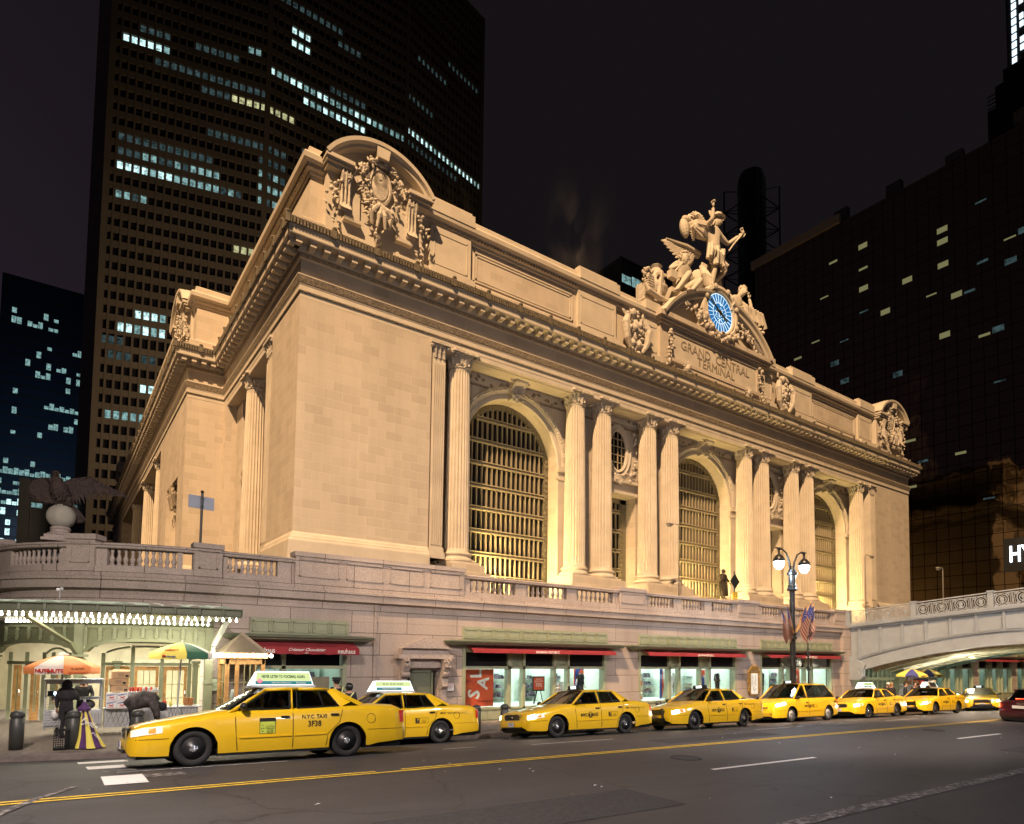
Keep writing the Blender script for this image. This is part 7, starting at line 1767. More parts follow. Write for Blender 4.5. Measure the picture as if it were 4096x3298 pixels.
# twin-globe street lamp with flags
L_ = TI('street_lamp', 'tall black twin-arm street lamp with two glowing blue-white globes and flags on its post', 'street lamp', 30.45, 18.5); z0 = L_.location.z
h = lambda z: z-z0
MB().lathe([(.34, 0), (.34, .3), (.26, .4), (.24, 1.0), (.17, 1.15), (.15, 1.6), (.13, h(3.5)), (.13, h(3.6))], n=14).build('post', 'black', L_, True)
c = MB()
for z, r in ((h(3.62), .25), (h(3.78), .21), (h(4.42), .25), (h(1.15), .21), (h(1.35), .19), (h(4.55), .18)): c.lathe([(r*.8, z-.09), (r, z-.06), (r, z+.03), (r*.8, z+.08)], n=14)
c.lathe([(.17, h(3.6)), (.17, h(4.4)), (.14, h(4.6)), (.05, h(4.8))], n=14)
for i in range(14):   # scrollwork basket
    a = 2*pi*i/14; c.tube([(.14*cos(a), .14*sin(a), h(.1)), (.4*cos(a), .4*sin(a), h(.22)), (.5*cos(a), .5*sin(a), h(-.05)), (.38*cos(a), .38*sin(a), h(-.25)), (.16*cos(a), .16*sin(a), h(-.3))], .014, 5)
c.build('collar', 'black', L_)
for s_ in (-1, 1):
    xe = s_*1.13; pts = [(s_*.08, 0, h(4.3)), (s_*.22, 0, h(5.0)), (s_*.5, 0, h(5.42)), (s_*.85, 0, h(5.58)), (xe, 0, h(5.52))]
    arm = MB().tube(pts, [.055, .05, .045, .04, .04], 8); arm.ball((xe, 0, h(5.56)), .09, 8, 6); arm.bar((xe-.25, 0, h(5.6)), (xe+.2, 0, h(5.6)), .06); arm.build('arm', 'black', L_, True)
    hd = MB().lathe([(.05, h(5.5)), (.06, h(5.3)), (.16, h(5.22)), (.27, h(5.08)), (.285, h(4.95)), (.26, h(4.92))], (xe, 0, 0), 16).build('lamp_hood', 'black', L_, True)
    MB().lathe([(.25, h(4.93)), (.26, h(4.82)), (.20, h(4.65)), (.10, h(4.55)), (.02, h(4.53))], (xe, 0, 0), 16).build('globe', 'globe', L_, True)
    lamp('globe_light', 'POINT', (30.45+xe, 18.5, 4.4), 260, (.62, .8, 1), shadow_soft_size=.12)
def flagmat():
    m, t, b, o = nm('striped_flag_cloth'); uv = N(t, 'ShaderNodeUVMap'); sp_ = N(t, 'ShaderNodeSeparateXYZ'); t.links.new(uv.outputs[0], sp_.inputs[0])
    mu = N(t, 'ShaderNodeMath', operation='MULTIPLY'); mu.inputs[1].default_value = 6.5; t.links.new(sp_.outputs[1], mu.inputs[0]); fr = N(t, 'ShaderNodeMath', operation='FRACT'); t.links.new(mu.outputs[0], fr.inputs[0])
    gt = N(t, 'ShaderNodeMath', operation='GREATER_THAN'); gt.inputs[1].default_value = .5; t.links.new(fr.outputs[0], gt.inputs[0])
    mx = N(t, 'ShaderNodeMix', data_type='RGBA'); mx.inputs[6].default_value = (.28, .24, .2, 1); mx.inputs[7].default_value = (.17, .01, .012, 1); t.links.new(gt.outputs[0], mx.inputs[0])
    a = N(t, 'ShaderNodeMath', operation='LESS_THAN'); a.inputs[1].default_value = .4; t.links.new(sp_.outputs[0], a.inputs[0]); d = N(t, 'ShaderNodeMath', operation='GREATER_THAN'); d.inputs[1].default_value = .46; t.links.new(sp_.outputs[1], d.inputs[0])
    an = N(t, 'ShaderNodeMath', operation='MULTIPLY'); t.links.new(a.outputs[0], an.inputs[0]); t.links.new(d.outputs[0], an.inputs[1])
    vo = N(t, 'ShaderNodeTexVoronoi', Scale=14.0); t.links.new(uv.outputs[0], vo.inputs['Vector']); ls = N(t, 'ShaderNodeMath', operation='LESS_THAN'); ls.inputs[1].default_value = .22; t.links.new(vo.outputs[0], ls.inputs[0])
    bl = N(t, 'ShaderNodeMix', data_type='RGBA'); bl.inputs[6].default_value = (.015, .03, .2, 1); bl.inputs[7].default_value = (.6, .6, .6, 1); t.links.new(ls.outputs[0], bl.inputs[0])
    m2 = N(t, 'ShaderNodeMix', data_type='RGBA'); t.links.new(an.outputs[0], m2.inputs[0]); t.links.new(mx.outputs[2], m2.inputs[6]); t.links.new(bl.outputs[2], m2.inputs[7]); t.links.new(m2.outputs[2], b.inputs['Base Color']); b.inputs['Roughness'].default_value = .8; return m
M['flag'] = flagmat()
def flag(tip, ph, L=1.35, W_=.75):
    b = Vector((30.45, 18.4, 1.3)); tp = Vector(tip); f = thing('flag', 'flag', 'flag', b, 0, 'small striped flags fanned out from the lamp post')
    d = (tp-b); MB().tube([(0, 0, 0), d], .018, 6).ball(d, .035, 6, 4).build('flagpole', 'wood', f)
    nu, nv = 12, 10; me = bpy.data.meshes.new('cloth'); vs = []; uvs = []; dn = d.normalized(); down = Vector((.35*(1 if d.x > -.3 else .55), .1, -1)).normalized()
    for i in range(nu+1):
        for j in range(nv+1):
            u, v = i/nu, j/nv; p = d*(1-.62*(1-v)*1.0)  # along pole
            q = d-dn*(1-v)*W_+down*(u*L)+Vector((.12*sin(u*6+ph+v*3), .16*cos(u*5+ph*2+v*2), 0))*u; q.x = q.x*(1-.18*u); vs.append(q); uvs.append((u, v))
    me.from_pydata(vs, [], [(i*(nv+1)+j, i*(nv+1)+j+1, (i+1)*(nv+1)+j+1, (i+1)*(nv+1)+j) for i in range(nu) for j in range(nv)]); l = me.uv_layers.new(name='UVMap')
    for lp in me.loops: l.data[lp.index].uv = uvs[lp.vertex_index]
    for p in me.polygons: p.use_smooth = True
    me.materials.append(M['flag']); o = bpy.data.objects.new('cloth', me); C.objects.link(o); o.parent = f; return f
for tp, ph, lb in (((28.8, 18.1, 2.55), 0, 'leftmost striped flag on the lamp post, furled and hanging to the lower left'), ((29.2, 18.0, 2.75), 1, 'second striped flag from the left on the lamp post, half furled'), ((30.3, 17.7, 2.75), 2, 'striped flag with the bright blue star field, opened in front of the lamp post'), ((31.3, 18.0, 2.95), 3, 'striped flag just right of the lamp post, its stripes hanging straight'), ((31.9, 18.2, 2.9), 4, 'second striped flag from the right on the lamp post'), ((32.4, 18.4, 2.7), 5, 'rightmost striped flag on the lamp post, blown out to the right')):
    flag(tp, ph)['label'] = lb
# thin black signpost, cobra lamps, road signs
o = TI('signpost', 'thin black signpost with a pointed finial between the street lamp and the right shopfront', 'post', 31.85, 18.5); MB().lathe([(.045, 0), (.04, 3.0), (.07, 3.05), (.07, 3.3), (.035, 3.4), (.03, 3.7), (.0, 3.8)], n=8).build('pole', 'black', o); MB().box(-.05, .05, -.06, .06, 2.3, 2.5).build('clamp', 'black', o)
def cobra(x, y, zt, label, flip=-1, r=.07):
    o = thing('roadway_lamp', label, 'street lamp', (x, y, 2.42)); H = zt-2.42
    MB().tube([(0, 0, 0), (0, 0, H-.3), (flip*.15, -.05, H), (flip*1.0, -.1, H-.05)], [r, r*.7, r*.6, r*.5], 8).build('pole', 'greypole', o, True); MB().ball((flip*1.35, -.1, H-.12), (.5, .2, .13), 12, 7).ball((flip*1.4, -.1, H-.25), (.32, .17, .14), 10, 6).build('lamp_head', 'greypole', o, True)
M['greypole'] = mat('grey_galvanised_pole', (.22, .2, .17), .5, noise=.1)
cobra(45.6, 38.6, 12.1, 'unlit roadway lamp on a thin pole before the middle columns of the terrace'); cobra(77.0, 37.6, 12.5, 'unlit roadway lamp on a thin pole before the rightmost column', 1); cobra(78.2, 30, 10.2, 'slim unlit roadway lamp behind the bridge railing against the dark hotel', -1, .09)
M['signy'] = mat('yellow_sign_face', (.8, .55, .05), .5)
o = thing('road_sign', 'dark-backed diamond warning sign with a yellow 15 M.P.H. plate below it', 'road sign', (35.3, 25.4, 3.5)); MB().tube([(0, 0, -1), (0, 0, 2.15)], .035, 8).build('pole', 'black', o)
MB().prism([(0, 1.0), (.48, 1.5), (0, 2.0), (-.48, 1.5)], 'y', -.05, -.03).build('diamond_plate', 'black', o); MB().box(-.26, .26, -.06, -.04, .28, .82).build('speed_plate', 'signy', o)
MB().box(-.24, .24, -.064, -.061, .30, .32).box(-.24, .24, -.064, -.061, .78, .80).box(-.24, -.22, -.064, -.061, .3, .8).box(.22, .24, -.064, -.061, .3, .8).build('border', 'ink', o)
text('15', .36, 'ink', o, facing(0, -.065, .62), ext=.002, bold=.006); text('M.P.H.', .11, 'ink', o, facing(0, -.065, .39), ext=.002)
o = thing('road_sign', 'blank grey back of a road sign on a black pole above the left balustrade', 'road sign', (3.98, 24.15, 3.72)); MB().tube([(0, 0, 0), (0, 0, 1.75)], .042, 8).ball((0, 0, 1.8), .06, 8, 6).box(-.08, .08, -.06, .06, 0, .04).build('pole', 'black', o)
M['signback'] = mat('pale_blue_grey_sign_back', (.30, .33, .40), .5); rot = Matrix.Rotation(radians(12), 3, 'Z'); mb = MB().box(-.43, .43, .045, .06, 1.22, 1.66); mb.v = [tuple(rot@Vector(v)) for v in mb.v]; mb.build('sign_plate', 'signback', o); MB().box(-.05, .05, -.05, .06, 1.28, 1.31).box(-.05, .05, -.05, .06, 1.56, 1.59).build('bracket', 'black', o)
# bollards
bol = None
for x, y, lb in ((-.60, 19.42, 'dark round-topped bollard at the far left, standing clear of the nut cart'), (.5, 19.05, 'dark bollard just behind the furled purple and yellow umbrella'), (1.85, 19.0, 'dark bollard between the bending man and the foreground taxi bonnet'), (11.5, 18.2, 'dark bollard alone on the pavement between two taxis, before the sale banner'), (12.9, 18.6, 'dark bollard half hidden behind the bonnet of taxi 3H56'), (20.6, 18.5, 'dark bollard top showing behind the taxi with the push bar')):
    if bol is None:
        bol = TI('bollard', lb, 'bollard', x, y, group='dark bollards along the kerb'); MB().lathe([(.145, 0), (.145, .72), (.125, .735), (.125, .755), (.148, .765), (.148, .84), (.12, .89), (.06, .92), (0, .925)], n=20).build('shaft', 'darkgrey', bol, True)
    else: dup(bol, (x, y, walkz(x, y)), label=lb)
# station map board
o = thing('map_board', 'gilt baroque-framed map board on the pier between two shopfronts', 'notice board', (34.95, 23.85, -1.3)); M['gilt'] = mat('aged_gilt_frame', (.30, .19, .05), .45, metal=.5, noise=.4, nscale=12, bump=.7, bscale=25)
mb = MB().box(-.42, .42, -.08, .0, -.85, .62); mb.build('board_frame', 'gilt', o)
mb = MB(); 
for s_ in (-1, 1):
    for i in range(12): mb.ball((s_*(.5+.05*sin(i*1.3)), -.06, -.6+i*.11), (.09, .06, .08), 6, 4)
for i in range(20): a = pi*i/19; mb.ball((.42*cos(a), -.08, .68+.22*sin(a)+random.uniform(-.03, .03)), (.09, .06, .08), 6, 4)
for i in range(8): mb.leaf((0, -.08, .72), (cos(pi*i/7), 0, sin(pi*i/7)), (0, -1, 0), .34, .12, -.2, .3)
mb.build('scroll_frame', 'gilt', o); M['mapp'] = mat('backlit_map_paper', (.6, .62, .6), .5, emit=(.8, .9, .85), es=.25); mp_ = MB().box(-.33, .33, -.09, -.082, -.75, .5).build('map_sheet', 'mapp', o)
mb = MB()
for i in range(14): mb.box(-.28, -.28+random.uniform(.1, .22), -.094, -.091, .4-i*.05, .412-i*.05); mb.box(.03, .03+random.uniform(.1, .22), -.094, -.091, .4-i*.05, .412-i*.05)
for a, b in (((-.1, -.5), (-.1, -.3)), ((-.1, -.5), (.05, -.55)), ((.05, -.55), (.05, -.45)), ((.05, -.45), (.2, -.42))): mb.bar((a[0], -.093, a[1]), (b[0], -.093, b[1]), .03, .004)
mb.build('map_print', 'ink', o); MB().bar((-.05, -.093, -.1), (.05, -.093, .05), .03, .004).bar((-.08, -.093, -.6), (0, -.093, -.62), .03, .004).build('map_route', 'inkr', o)
# litter bin by the far shops
o = TI('litter_bin', 'dark mesh litter bin on the pavement beyond the umbrella carts', 'bin', 52.5, 19.2); MB().lathe([(.3, 0), (.33, .1), (.36, .95), (.38, 1.0), (.3, 1.02)], n=16).build('basket', 'darkgrey', o)

# ------------------------------------------------------------------ umbrellas
def umbrella(o, r, zb, zt, cols, val, vcols=None, n=8, drop=.14):
    for i in range(n):
        a0, a1 = 2*pi*i/n, 2*pi*(i+1)/n; mb = MB(); m_ = 5
        for k in range(m_+1):
            t = k/m_; rr = r*t; z = zt-(zt-zb)*(t**1.5); s_ = 1-.06*sin(pi*.5)*t
            for j in range(5): a = a0+(a1-a0)*j/4; q = rr*(1-.07*sin(pi*j/4)*t); mb.v.append((q*cos(a), q*sin(a), z-.03*sin(pi*j/4)*t))
        for j in range(5): a = a0+(a1-a0)*j/4; q = r*(1-.07*sin(pi*j/4)); mb.v.append((q*cos(a)*.995, q*sin(a)*.995, zb-drop-.02*(j % 2)))
        for k in range(m_+1):
            for j in range(4): mb.f.append((k*5+j, k*5+j+1, k*5+6+j, k*5+5+j))
        mb.build('canopy_panel', cols[i % len(cols)], o, True)
    mb = MB()
    for i in range(n): a = 2*pi*i/n; mb.bar((0, 0, zt-.12), (r*.55*cos(a), r*.55*sin(a), zb+(zt-zb)*.5), .015); mb.bar((0, 0, zt-.45), (r*.5*cos(a), r*.5*sin(a), zb+(zt-zb)*.52), .012)
    mb.build('rib', 'steel', o)
def utext(o, s, r, ang, z, size, m, tilt=0, sx=1, bold=0):   # lettering on the valance facing direction ang
    x, y = (r*.955)*cos(ang), (r*.955)*sin(ang); return text(s, size, m, o, Matrix.Translation((x*1.0, y*1.0-.012, z)) @ Matrix.Rotation(ang+pi/2, 4, 'Z') @ Matrix.Rotation(pi/2-tilt, 4, 'X'), ext=.003, sx=sx, bold=bold)
n8 = 2*pi/8
# nut seller's cart with orange umbrella
NX, NY = .55, 21.75; o = TI('nut_cart', 'steel nut vendor cart with a glass-sided counter under the orange and white umbrella', 'food cart', NX, NY); z0 = o.location.z; H = lambda z: z-z0
mb = MB().box(-.67, .67, -.02, .6, .28, H(-1.66)).box(-.67, .67, -.06, .0, .32, H(-1.7)).box(-.15, .2, .05, .5, .1, .28); mb.build('cabinet', 'steel', o)
mb = MB()
for i in range(9): mb.bar((-.64, -.065, .34+.07*i), (-.1, -.065, .34+.07*i), .008); 
for i in range(7): mb.bar((-.66+.09*i, -.068, .32), (-.5+.09*i+.1, -.068, H(-1.72)), .007); mb.bar((.12+.08*i, -.068, .32), (.05+.09*i, -.068, H(-1.72)), .007)
mb.build('quilted_panel', 'chrome', o)
mb = MB()
for x in (-.64, .64):
    for y in (0, .55): mb.box(x-.018, x+.018, y-.018, y+.018, .2, H(-.80))
mb.box(-.7, .7, -.06, .62, H(-.82), H(-.78)).box(-.67, -.2, 0, .3, H(-1.25), H(-1.23)).box(-.67, .67, 0, .55, H(-1.66), H(-1.64)); mb.build('frame', 'steel', o)
MB().box(-.62, .62, -.05, -.01, H(-.9), H(-.82)).build('roof_edge', 'steel', o)
for (a, b, c_, d, m, nm_) in ((-.60, -.36, H(-1.23), H(-1.10), 'black', 'radio'), (-.50, -.30, H(-1.42), H(-1.27), 'cardboard', 'price_card'), (.15, .62, H(-1.35), H(-1.28), 'steel', 'tray')): MB().box(a, b, .05, .35, c_, d).build(nm_, m, o)
MB().box(-.47, -.33, .04, .05, H(-1.38), H(-1.29)).build('price_paper', 'white', o); MB().box(-.45, -.38, .04, .05, H(-1.2), H(-1.13)).build('lit_display', 'globe', o); MB().ball((-.42, -.14, H(-1.72)), (.09, .08, .12), 10, 7).bar((-.42, -.14, H(-1.62)), (-.40, -.12, H(-1.45)), .02).build('plastic_bag', 'white', o)
mb = MB().ball((.35, .2, H(-1.5)), (.17, .15, .14), 12, 8); mb.build('roasting_pan', 'darkgrey', o)
for x in (-.35, .45):
    c = MB().tube([(x-.03, .3, .14), (x+.03, .3, .14)], .14, 14); c.build('wheel', 'rubber', o)
U1 = TI('umbrella', 'orange and white umbrella lettered NUTS 4 NUTS over the nut cart', 'umbrella', .26, 21.35); z0 = U1.location.z; H = lambda z: z-z0
MB().tube([(0, 0, .1), (0, 0, H(-.1))], .02, 8).build('pole', 'steel', U1); umbrella(U1, .86, H(-.43), H(-.11), ['umbo', 'umbw', 'umbo', 'umbo', 'umbo', 'umbw', 'umbo', 'umbo'], 1, drop=.17)
MB().add([(-.12, -.1, H(-.12)), (.14, -.06, H(-.1)), (.1, .1, H(-.09)), (-.1, .1, H(-.06)), (0, 0, H(-.02))], [(0, 1, 4), (1, 2, 4), (2, 3, 4), (3, 0, 4)]).build('top_vent', 'umbw', U1)
a5 = n8*5.5; utext(U1, 'NUTS', .88, a5-.17, H(-.52), .125, 'inkr', sx=1.1, bold=.006); utext(U1, '4', .88, a5+.0, H(-.52), .15, 'ink', bold=.004); utext(U1, 'NUTS', .88, a5+.19, H(-.52), .125, 'inkr', sx=1.1, bold=.006)
utext(U1, 'ALL NATURAL', .86, n8*6.5, H(-.46), .05, 'ink'); utext(U1, 'HONEY-ROASTED NUTS', .88, n8*6.5, H(-.56), .055, 'inkr', sx=.8)
# folded purple and yellow umbrella, crate
fu = TI('folded_umbrella', 'furled purple and yellow umbrella leaning upright in front of the nut cart', 'umbrella', .80, 19.0); mb = [MB(), MB()]
for i in range(10):
    a0, a1 = 2*pi*i/10, 2*pi*(i+1)/10; m_ = mb[i % 2]; k = len(m_.v); pr = [(.015, 1.16, -.10), (.03, 1.12, -.10), (.05, 1.0, -.09), (.13, .62, -.03), (.20, .30, .02), (.27, .09, .05), (.30, .03, .07)]
    for r, z, sh in pr:
        for j in range(4): a = a0+(a1-a0)*j/3; rr = r*(1+.14*sin(pi*j/3)*(1 if i % 2 else -.6)); m_.v.append((rr*cos(a)+sh, rr*sin(a), z))
    for p_ in range(len(pr)-1):
        for j in range(3): m_.f.append((k+p_*4+j, k+p_*4+j+1, k+p_*4+5+j, k+p_*4+4+j))
mb[0].build('purple_panel', 'purple', fu, True); mb[1].build('yellow_panel', 'umby', fu, True)
cap = MB().lathe([(.13, .92), (.14, .97), (.07, 1.06), (.03, 1.14)], (-.10, 0, 0), 10); cap.build('gathered_collar', 'purple', fu); MB().tube([(-.1, 0, 1.2), (-.09, 0, 1.1)], .03, 7).tube([(.09, -.2, .02), (.07, -.16, .2)], .015, 6).build('pole', 'steel', fu)
text('FedEx', .16, 'inkw', fu, Matrix.Translation((.03, -.235, .62)) @ Matrix.Rotation(radians(35), 4, 'Y') @ Matrix.Rotation(pi/2-.25, 4, 'X'), ext=.002); text('art', .10, 'inkw', fu, Matrix.Translation((-.1, -.17, .62)) @ Matrix.Rotation(pi/2-.2, 4, 'X'), ext=.002); text('ground', .08, 'inkw', fu, Matrix.Translation((.16, -.25, .33)) @ Matrix.Rotation(radians(50), 4, 'Y') @ Matrix.Rotation(pi/2-.3, 4, 'X'), ext=.002)
cr = TI('milk_crate', 'black plastic lattice crate standing on the pavement beside the furled umbrella', 'crate', .28, 19.05)
mb = MB()
for z in (0, .45): mb.box(-.16, .16, -.16, -.14, z, z+.03).box(-.16, .16, .14, .16, z, z+.03).box(-.16, -.14, -.16, .16, z, z+.03).box(.14, .16, -.16, .16, z, z+.03)
for i in range(8): x = -.155+.0443*i; mb.box(x-.006, x+.006, -.16, -.148, 0, .46); mb.box(x-.006, x+.006, .148, .16, 0, .46); mb.box(.148, .16, x-.006, x+.006, 0, .46)
for i in range(9): z = .05*i+.03; mb.box(-.16, .16, -.158, -.149, z, z+.012); mb.box(.149, .158, -.16, .16, z, z+.012)
mb.box(-.16, .16, -.16, .16, 0, .02); mb.build('lattice', 'black', cr)
# hot dog cart
HX, HY = 2.0, 21.9; o = TI('hot_dog_cart', 'steel hot dog cart with shelves of drinks beside the bending vendor', 'food cart', HX, HY); z0 = o.location.z; H = lambda z: z-z0
mb = MB().box(-.70, .42, 0, .6, .22, H(-1.63)).box(.42, 1.75, .05, .65, .3, H(-1.66)).box(-.2, .40, .0, .5, H(-1.63), H(-1.2)); mb.build('cabinet', 'steel', o)
MB().box(-.22, .50, -.03, .55, H(-1.2), H(-1.16)).box(.4, 1.85, -.02, .68, H(-1.66), H(-1.63)).build('counter', 'steel', o)
mb = MB()
for i in range(10): mb.bar((.9+.09*i, .035, .35), (1.0+.09*i, .035, H(-1.7)), .008); mb.bar((1.0+.09*i, .03, .35), (.9+.09*i, .03, H(-1.7)), .008)
for i in range(8): mb.bar((-.66+.12*i, -.01, .25), (-.5+.12*i, -.01, H(-1.68)), .008); mb.bar((-.55+.12*i, -.012, .25), (-.68+.12*i, -.012, H(-1.68)), .008)
mb.build('quilted_panel', 'chrome', o)
MB().box(-.72, -.25, -.03, .5, H(-1.63), H(-1.62)).build('shelf', 'steel', o)
for i, (dx, dz) in enumerate(((-.36, 0), (-.40, .20), (-.34, .40))):
    b = thing('cardboard_box', ('cardboard bun box, lowest of the three stacked on the hot dog cart', 'middle cardboard bun box of the stack of three', 'topmost cardboard bun box of the stack, its flap open')[i], 'box', (HX+dx-.0, HY+.2, -1.16+dz), 0, 'cardboard boxes on the hot dog cart')
    MB().box(-.22, .22, -.2, .2, 0, .19).build('carton', 'cardboard', b); MB().box(-.08, .08, -.204, -.201, .05, .15).build('printed_crest', 'crestc', b); MB().box(.11, .19, -.204, -.201, .03, .09).build('bar_code', 'ink', b)
    if i == 2: MB().add([(-.22, -.2, .19), (.22, -.2, .19), (.2, -.12, .24), (-.2, -.12, .25)], [(0, 1, 2, 3)]).build('open_flap', 'cardboard', b)
for i in range(2):
    for j in range(2):
        b = thing('hot_dog_box', ('lower left', 'lower right', 'upper left', 'upper right')[i*2+j]+' white hot dog box of the four stacked below the cardboard boxes', 'box', (HX-.56+j*.27, HY-.08, -1.62+i*.225), 0, 'white hot dog boxes on the cart'); MB().box(-.13, .13, -.1, .2, 0, .215).build('carton', 'white', b)
        text('SABRETT', .058, 'inkb', b, Matrix.Translation((0, -.102, .165)) @ Matrix.Rotation(radians(-8), 4, 'Y') @ Matrix.Rotation(pi/2, 4, 'X'), ext=.001, bold=.002); text("WE'RE\nON A ROLL", .032, 'inkr', b, facing(0, -.102, .055), ext=.001, bold=.001); MB().tube([(-.06, -.104, .105), (0, -.104, .095), (.06, -.104, .11)], .012, 6).build('printed_sausage', 'inkr', b)
can = None; gc = 'soft drink cans on the hot dog cart'
for i in range(10):
    m_ = ('inkr', 'inkr', 'inkr', 'poster', 'inkr', 'poster', 'steel', 'inkr', 'steel', 'inkr')[i]; q = thing('drink_can', ('red', 'red', 'red', 'orange', 'red', 'orange', 'silver', 'red', 'silver', 'red')[i]+' soft drink can, %s from the left in the row on the hot dog cart' % ('first', 'second', 'third', 'fourth', 'fifth', 'sixth', 'seventh', 'eighth', 'ninth', 'last')[i], 'can', (HX-.15+i*.068, HY+.12, -1.16), 0, gc); MB().lathe([(.026, 0), (.03, .01), (.03, .115), (.024, .125)], n=10).build('can_body', m_, q, True)
for x, m_, lb in ((HX+.80, 'inkr', 'left red sauce bottle on the hot dog cart counter'), (HX+.86, 'inkr', 'right red sauce bottle, next to the yellow mustard bottle'), (HX+1.0, 'umby', 'yellow mustard bottle on the hot dog cart counter')):
    q = thing('sauce_bottle', lb, 'bottle', (x, HY+.2, -1.63), 0, 'sauce bottles on the cart'); MB().lathe([(.035, 0), (.036, .12), (.03, .15), (.012, .17), (.006, .22)], n=10).build('bottle_body', m_, q, True)
q = thing('pretzel_stack', 'stack of brown soft pretzels at the right end of the hot dog cart', 'food', (HX+1.5, HY+.25, -1.62)); M['pretzel'] = mat('baked_pretzel', (.42, .18, .06), .6, noise=.2); mb = MB()
for k in range(6):
    for s_ in (-1, 1): mb.tube([(s_*.06+.06*cos(2*pi*i/10)+.02*sin(k*2), .05*sin(2*pi*i/10), .02+k*.04) for i in range(11)], .02, 6)
mb.build('pretzels', 'pretzel', q, True)
for (dx, w, h_, m_, nm_, z) in ((.30, .22, .2, 'white', 'menu_board', -1.48), (.02, .12, .12, 'inkr', 'menu_board', -1.50)): MB().box(dx-w/2, dx+w/2, -.06, -.04, H(z), H(z)+h_).build(nm_, m_, o)
q = thing('napkin_tray', 'white tray of straws and napkins at the end of the drinks shelf', 'tray', (HX+.56, HY+.1, -1.17)); MB().box(-.1, .1, -.1, .1, 0, .06).build('tray', 'steel', q); mb = MB()
for i in range(14): mb.bar((random.uniform(-.06, .06), random.uniform(-.06, .06), .04), (random.uniform(-.09, .09), random.uniform(-.06, .06), .13), .008)
mb.build('straws', 'white', q)
U2 = TI('umbrella', 'tilted yellow and green hot sausage umbrella over the hot dog cart, left of the kiosk', 'umbrella', 3.15, 21.4); z0 = U2.location.z; H = lambda z: z-z0
MB().tube([(-.05, .1, H(-1.7)), (0, 0, H(.2)), (0, 0, H(.33))], .022, 8).build('pole', 'steel', U2); umbrella(U2, .86, H(-.02), H(.3), ['umby', 'umbg', 'umby', 'umbw', 'umby', 'umby', 'umbg', 'umbw'], 1, drop=.16); MB().ball((0, 0, H(.33)), .03, 8, 5).build('finial', 'white', U2)
utext(U2, 'SABRETT', .72, n8*5.3, H(.07), .10, 'inkr', tilt=.9, bold=.003); utext(U2, 'Hot Sausage', .88, n8*5.3, H(-.11), .075, 'inkb', bold=.002); MB().ball((-.56, -.68, H(-.1)), (.05, .02, .035), 8, 5).build('printed_oval', 'inkr', U2)
# right-hand umbrella carts under the bridge
UR = None
for i, (x, y, r, lb) in enumerate(((45.8, 19.5, .95, 'nearer blue and yellow umbrella lettered SABRETT beside the bridge foot'), (48.9, 19.8, .92, 'farther blue and yellow umbrella, partly behind its twin beyond the bridge foot'))):
    u = TI('umbrella', lb, 'umbrella', x, y, group='blue and yellow cart umbrellas'); z0 = u.location.z; H = lambda z: z-z0
    MB().tube([(0, 0, .1), (0, 0, H(-.42))], .03, 8).build('pole', 'steel', u); umbrella(u, r, H(-.82), H(-.44), ['umbb', 'umby', 'umbb', 'umby', 'umbb', 'umby', 'umbb', 'umby'], 1, drop=.12)
    utext(u, 'SABRETT', r+.03, n8*5.5, H(-.87), .13, 'ink', bold=.004); utext(u, 'SABRETT', r*.6, n8*5.5, H(-.58), .10, 'inkr', tilt=.9); utext(u, 'SABRETT', r+.03, n8*4.5, H(-.87), .13, 'ink', bold=.004)
o = TI('food_cart', 'cluttered steel food cart under the blue and yellow umbrellas beyond the bridge foot', 'food cart', 48.3, 20.2); MB().box(-1.9, 1.9, -.4, .4, .25, 1.2).box(-1.8, 1.8, -.42, .4, 1.4, 1.6).box(-1.8, -1.74, -.4, .4, 1.2, 1.5).box(1.74, 1.8, -.4, .4, 1.2, 1.5).build('cabinet', 'steel', o)
for i, (x, m_, w) in enumerate(((-1.3, 'cardboard', .35), (-.4, 'poster', .4), (.2, 'umbb', .35), (.8, 'white', .35), (1.4, 'cardboard', .3))): MB().box(x-w, x+w*.8, -.45, .2, 1.6+.0, 1.85+.05*(i % 3)).build('stacked_goods', m_, o)

# ------------------------------------------------------------------ people
def person(label, x, y, rz, pose, body='cloth', hair=True, group=None, scale=1.0, z=None, coat=None, legs=None, skinparts=True, fat=1.12):
    t = TI('person', label, 'person', x, y, z, rz, group); t.scale = (scale,)*3
    b, J = figure('body', pose, 'skin', t, look=(0, -1, 0), fat=.98)
    # clothing as a slightly larger continuous shell with head and hands cut away
    c, J = figure('coat', pose, body, t, fat=fat+.12, curl=.4); me = c.data; bm = bmesh.new(); bm.from_mesh(me)
    cut = [Vector(J['hea']), Vector(J['top']), Vector(J['lw']), Vector(J['rw'])]; rad = [.19, .16, .09, .09]
    dl = [v for v in bm.verts if any((v.co-q).length < r for q, r in zip([cut[0]+Vector((0, 0, .04)), cut[1], cut[2]+(cut[2]-Vector(J['le'])).normalized()*.09, cut[3]+(cut[3]-Vector(J['re'])).normalized()*.09], rad)) or (v.co.z > J['nec'][2]+.04 and (v.co-cut[0]).length < .3)]
    bmesh.ops.delete(bm, geom=dl, context='VERTS'); bm.to_mesh(me); bm.free()
    if hair:
        h = Vector(J['hea'])+Vector((0, .02, .05)); mb = MB(); mb.ball(h, (.095, .11, .115), 12, 8)
        if hair == 'long': mb.ball(h+Vector((0, .05, -.12)), (.11, .08, .16), 10, 7)
        mb.v = [(x_, max(y_, h.y-.075) if z_ < h.z+.05 else y_, z_) for x_, y_, z_ in mb.v]; mb.build('hair', 'hair' if hair != 'blond' else 'blond', t, True)
    return t, J
SB = dict(STAND); pose = dict(le=(-.26, -.05, 1.16), lw=(-.2, -.3, 1.12), re=(.26, -.05, 1.16), rw=(.2, -.3, 1.12))
